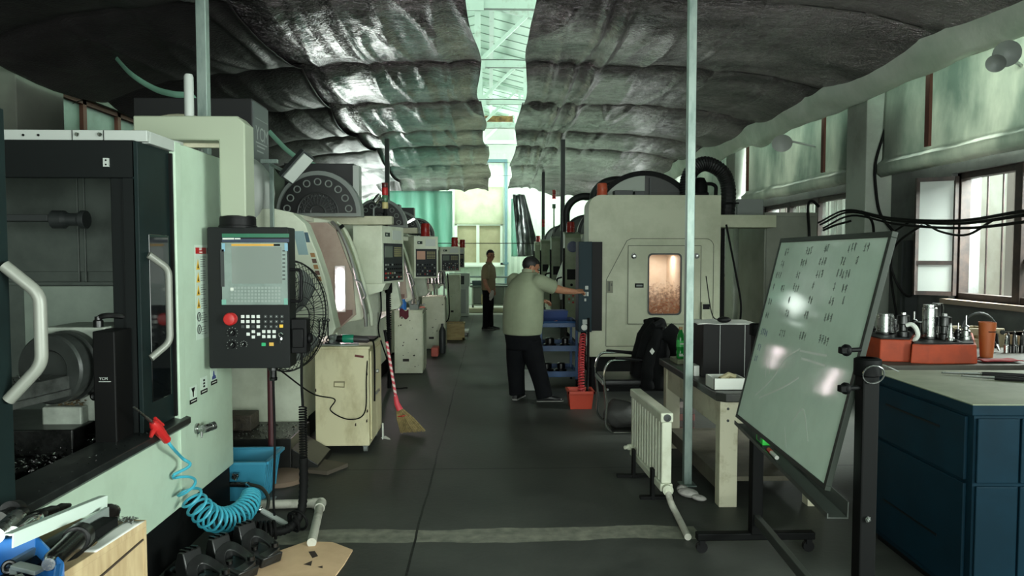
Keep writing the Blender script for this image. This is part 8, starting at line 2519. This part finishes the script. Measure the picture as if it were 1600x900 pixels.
def person(label, J, f, shirt_rgb, shirt2, girth, glove=False, hvox=0.0065):
    f = Vector(f).normalized()
    s = Vector((f.y, -f.x, 0))         # the person's right
    root_loc = ((J['ankL'].x + J['ankR'].x) / 2, (J['ankL'].y + J['ankR'].y) / 2, 0)
    # body: one continuous surface
    mb = MB()
    P, M, hs, hup = head(mb, J['head'], J['look'], J['hup'], J.get('hs', 1.0))
    mb.tube(spline([J['neck'] - Vector((0, 0, 0.05)), J['neck'], J['head'] + M @ Vector((0, -0.02, -0.05))], 5), interp([0.07, 0.06, 0.056], 11), 16)
    loft(mb, [(c, s, f, a * 0.86, b * 0.86) for c, a, b in J['torso']], 24)
    for q in 'LR':
        limb(mb, [J['sh' + q], J['el' + q], J['wr' + q]], [0.055, 0.046, 0.028])
        limb(mb, [J['hip' + q], J['kn' + q], J['ank' + q]], [0.08, 0.058, 0.042])
        mb.tube([J['ank' + q], Vector((J['ank' + q].x, J['ank' + q].y, 0.03)) + J['toe' + q] * 0.03, Vector((J['ank' + q].x, J['ank' + q].y, 0.03)) + J['toe' + q] * 0.12], [0.04, 0.03, 0.022], 10)
        hd, hu, curl, pnt, sd = J['hand' + q]
        hand(mb, J['wr' + q], hd, hu, 1.0, curl, sd, pnt)
    body = mb.mesh('person')
    body.transform(Matrix.Translation(-Vector(root_loc)))
    ro = bpy.data.objects.new('person', body)
    COL.objects.link(ro)
    ro.location = root_loc
    body.materials.append(skin)
    remesh(ro, hvox, 3)
    ro['label'] = label
    ro['category'] = 'person'
    # shirt
    sm_ = mat('polo_' + J['tag'], shirt_rgb, 0.85, rgb2=shirt2, nscale=2.2)
    mb = MB()
    loft(mb, [(c, s, f, a, b) for c, a, b in J['torso'][J['hem']:]], 32)
    for q in 'LR':
        e = J['sh' + q].lerp(J['el' + q], 0.78)
        limb(mb, [J['sh' + q] + (J['neck'] - J['sh' + q]) * 0.35 + Vector((0, 0, -0.03)), J['sh' + q], e], [0.075, 0.085, 0.078])
    sh = part('shirt', mb, sm_, ro)
    remesh(sh, 0.011, 6)
    cl = part('collar', MB().tube([J['neck'] + (s * math.cos(t) * 0.068 + f * math.sin(t) * 0.066) + Vector((0, 0, 0.0 + 0.012 * math.cos(t + PI / 2))) for t in [2 * PI * k / 16 for k in range(16)]], [(0.008, 0.02)] * 16, 8, closed=True), sm_, ro)
    # trousers
    mb = MB()
    tr = J['torso'][:J['hem'] + 2]
    loft(mb, [(c, s, f, a * 0.93, b * 0.93) for c, a, b in tr], 28)
    for q in 'LR':
        hp, kn, an = J['hip' + q], J['kn' + q], J['ank' + q]
        end = Vector((an.x, an.y, 0.045))
        limb(mb, [hp + Vector((0, 0, 0.06)), hp.lerp(kn, 0.5), kn, kn.lerp(an, 0.6), end], [0.118 * girth, 0.112 * girth, 0.098 * girth, 0.092 * girth, 0.090 * girth], 18)
    t_ = part('trousers', mb, trou, ro)
    remesh(t_, 0.012, 5)
    for q in 'LR':
        mb = MB()
        shoe(mb, J['ank' + q], J['ank' + q] + J['toe' + q])
        part('shoe', mb, [shoem, solem], ro)
    # hair
    mb = MB().ell(J['head'] + M @ Vector((0, -0.012, 0.03)) * J.get('hs', 1.0), tuple(v * J.get('hs', 1.0) for v in (0.083, 0.102, 0.094)), M, 30, 20)
    hc = J['head'] + M @ Vector((0, -0.012, 0.03)) * J.get('hs', 1.0)
    for v in mb.bm.verts:
        d = M.transposed() @ (v.co - hc)
        y, z = d.y / 0.1, d.z / 0.094
        low = -0.95 if y < -0.25 else (-0.25 if y < 0.4 else 0.42)
        if z < low:
            v.co = hc + (v.co - hc) * 0.82
        else:
            v.co += (v.co - hc).normalized() * 0.004 * mnoise.noise(v.co * 40)
    part('hair', mb, hairm, ro)
    # eyes and brows
    mb = MB()
    for e in (-1, 1):
        mb.ell(P(e * 0.031, 0.080, 0.008), (0.013, 0.008, 0.006), M, 10, 6, 0)
        mb.bar(P(e * 0.016, 0.090, 0.028), P(e * 0.046, 0.078, 0.03), 0.005, 0.007, 0)
    part('eyes_and_brows', mb, hairm, ro)
    return ro, s

# man at the control pillar, seen from behind, right arm reaching to the buttons
fm = Vector((0.74, 0.67, 0))
Yb = 7.8
def q1(px, py, Y):
    return atY(px, py, Y)
J = dict(tag='a', hem=1)
tor = []
for px, py, a, b, off in ((816, 545, 0.185, 0.165, 0), (816, 522, 0.212, 0.19, 0.0), (817, 500, 0.225, 0.200, 0.01), (818, 472, 0.228, 0.192, 0.0), (820, 452, 0.218, 0.172, 0), (822, 440, 0.185, 0.14, 0), (825, 431, 0.13, 0.11, 0), (827, 425, 0.085, 0.08, 0)):
    tor.append((q1(px, py, Yb + 0.07), a, b))
J['torso'] = tor
J['neck'] = q1(826, 424, 7.88)
J['head'] = q1(829.5, 418, 7.90)
J['hs'] = 0.98
J['look'] = (0.86, 0.30, -0.42)
J['hup'] = (0.38, 0.1, 0.9)
J['shR'] = q1(845, 441, 7.73)
J['elR'] = q1(872, 452, 7.80)
J['wrR'] = q1(900, 456, 7.87)
J['handR'] = ((0.75, 0.55, 0.08), (0.1, -0.5, 0.85), 0.75, True, -1)
J['shL'] = q1(803, 440, 8.06)
J['elL'] = q1(822, 478, 8.22)
J['wrL'] = q1(842, 470, 8.16)
J['handL'] = ((0.9, 0.1, -0.1), (0.0, 0.4, 0.9), 0.5, False, 1)
J['hipL'], J['knL'], J['ankL'] = q1(807, 540, 7.95), q1(806, 578, 7.97), q1(808, 619, 7.95)
J['hipR'], J['knR'], J['ankR'] = q1(829, 540, 7.80), q1(840, 578, 7.82), q1(851, 619, 7.80)
J['ankL'].z = 0.085
J['ankR'].z = 0.085
J['toeL'] = Vector((0.35, 0.93, 0))
J['toeR'] = Vector((0.95, 0.05, 0)).normalized()
person('stout man in a grey green polo shirt pressing buttons on the control pillar', J, fm, (144, 152, 126), (130, 138, 114), 1.0)

# younger man standing in the aisle farther back, looking towards the camera
f2 = Vector((0.9, -0.42, 0)).normalized()
Yc = 15.5
J = dict(tag='b', hem=1)
tor = []
for px, py, a, b in ((763, 465, 0.145, 0.115), (763, 453, 0.165, 0.135), (763, 443, 0.165, 0.135), (763, 432, 0.175, 0.14), (763, 422, 0.19, 0.13), (763, 416, 0.15, 0.10), (764, 412, 0.09, 0.075)):
    tor.append((q1(px, py, Yc), a, b))
J['torso'] = tor
J['neck'] = q1(764, 411, Yc)
J['head'] = q1(766.5, 399, Yc - 0.02)
J['look'] = (0.55, -0.82, -0.12)
J['hup'] = (0, 0, 1)
J['shR'] = q1(759, 420, Yc - 0.17)
J['elR'] = q1(758, 441, Yc - 0.20)
J['wrR'] = q1(765, 455, Yc - 0.26)
J['handR'] = ((0.75, -0.1, -0.6), (0.2, -0.9, 0.1), 0.6, False, -1)
J['shL'] = q1(768, 420, Yc + 0.17)
J['elL'] = q1(771, 440, Yc + 0.14)
J['wrL'] = q1(772, 454, Yc - 0.06)
J['handL'] = ((0.3, -0.8, -0.4), (0.8, 0.3, 0.3), 0.6, False, 1)
J['hipL'], J['knL'], J['ankL'] = q1(765, 466, Yc + 0.09), q1(765, 489, Yc + 0.08), q1(766, 512, Yc + 0.07)
J['hipR'], J['knR'], J['ankR'] = q1(761, 466, Yc - 0.08), q1(760, 489, Yc - 0.09), q1(759, 512, Yc - 0.10)
J['ankL'].z = 0.085
J['ankR'].z = 0.085
J['toeL'] = Vector((0.96, -0.25, 0)).normalized()
J['toeR'] = Vector((0.9, -0.42, 0)).normalized()
man2, s2 = person('slim young man in a khaki shirt standing in the aisle, head turned to the camera', J, f2, (140, 128, 98), (124, 112, 86), 0.82)
gv = q1(768, 460, Yc - 0.29)
gm = MB().ell(gv + Vector((0, 0, -0.02)), (0.05, 0.035, 0.085), (0.2, 0.2, 0), 14, 10).ell(gv + Vector((0.02, 0, 0.05)), (0.04, 0.03, 0.04), None, 12, 8).ell(gv + Vector((-0.02, 0, -0.09)), (0.03, 0.02, 0.04), (0, 0.3, 0), 12, 8)
single('work_glove', gm, mat('glove_white', (176, 172, 164), 0.9, bump=0.5, bscale=30), 'pale work glove held in the hands of the young man in the aisle', 'glove')
area('roof_fill_east', (2.9, 12, 4.3), (2.7, 12, 6), 2.2, 19, 340)  # unseen lamp added above the film, aimed up to brighten the roof
area('roof_fill_west', (-2.9, 12, 4.3), (-2.7, 12, 6), 2.2, 19, 340)  # second added lamp above the film, for the other roof slope
area('end_fill', (0.0, 21.9, 4.6), (0.0, 21.3, 0), 7.5, 0.8, 75)  # added overhead lamp that brightens the far end of the hall
area('end_side_fill', (4.1, 20.5, 2.2), (-2, 21, 1.8), 3.0, 2.4, 30, xdir=(0, 1, 0))  # added lamp inside the window wall, brightens the far end
for i, (a, b) in enumerate(WR):
    if i == 0:
        area('window_daylight', (XR + 0.28, (a + b) / 2, 1.78), (0, (a + b) / 2, 1.2), b - a, 1.3, 520, xdir=(0, 1, 0))  # lamp of the unseen near window, added to light the nearest machine
    else:
        area('window_daylight', (XR + 1.1, (a + b) / 2, 3.35), (0, (a + b) / 2, 0.9), b - a, 1.5, (0, 750, 380, 150, 70)[i], xdir=(0, 1, 0))
area('end_side_fill_west', (-3.6, 22.2, 2.6), (-2.0, 20.6, 2.2), 1.6, 1.8, 55)  # added lamp with no window behind it, backlights the teal curtain
area('gable_fill_east', (2.2, 18.8, 4.6), (0.3, 23, 4.9), 2.0, 0.8, 40)  # lamp added out of sight above the film to brighten the end gable
area('gable_fill_west', (-2.6, 18.8, 4.6), (-0.3, 23, 4.9), 2.0, 0.8, 40)  # its added twin, aimed at the same gable from the other side
area('gate_daylight', (0.2, YB - 0.1, 1.6), (0.0, 6, 1.2), 4.6, 2.8, 165)
S.view_settings.view_transform = 'Standard'
S.view_settings.look = 'None'
S.view_settings.exposure = 1.35
S.view_settings.gamma = 1.0
S.view_settings.use_curve_mapping = False
S.cycles.use_denoising = True
S.cycles.max_bounces = 8
S.cycles.diffuse_bounces = 4
S.cycles.glossy_bounces = 4
S.cycles.transparent_max_bounces = 12
S.cycles.sample_clamp_indirect = 6.0
S.cycles.caustics_reflective = False
S.cycles.caustics_refractive = False
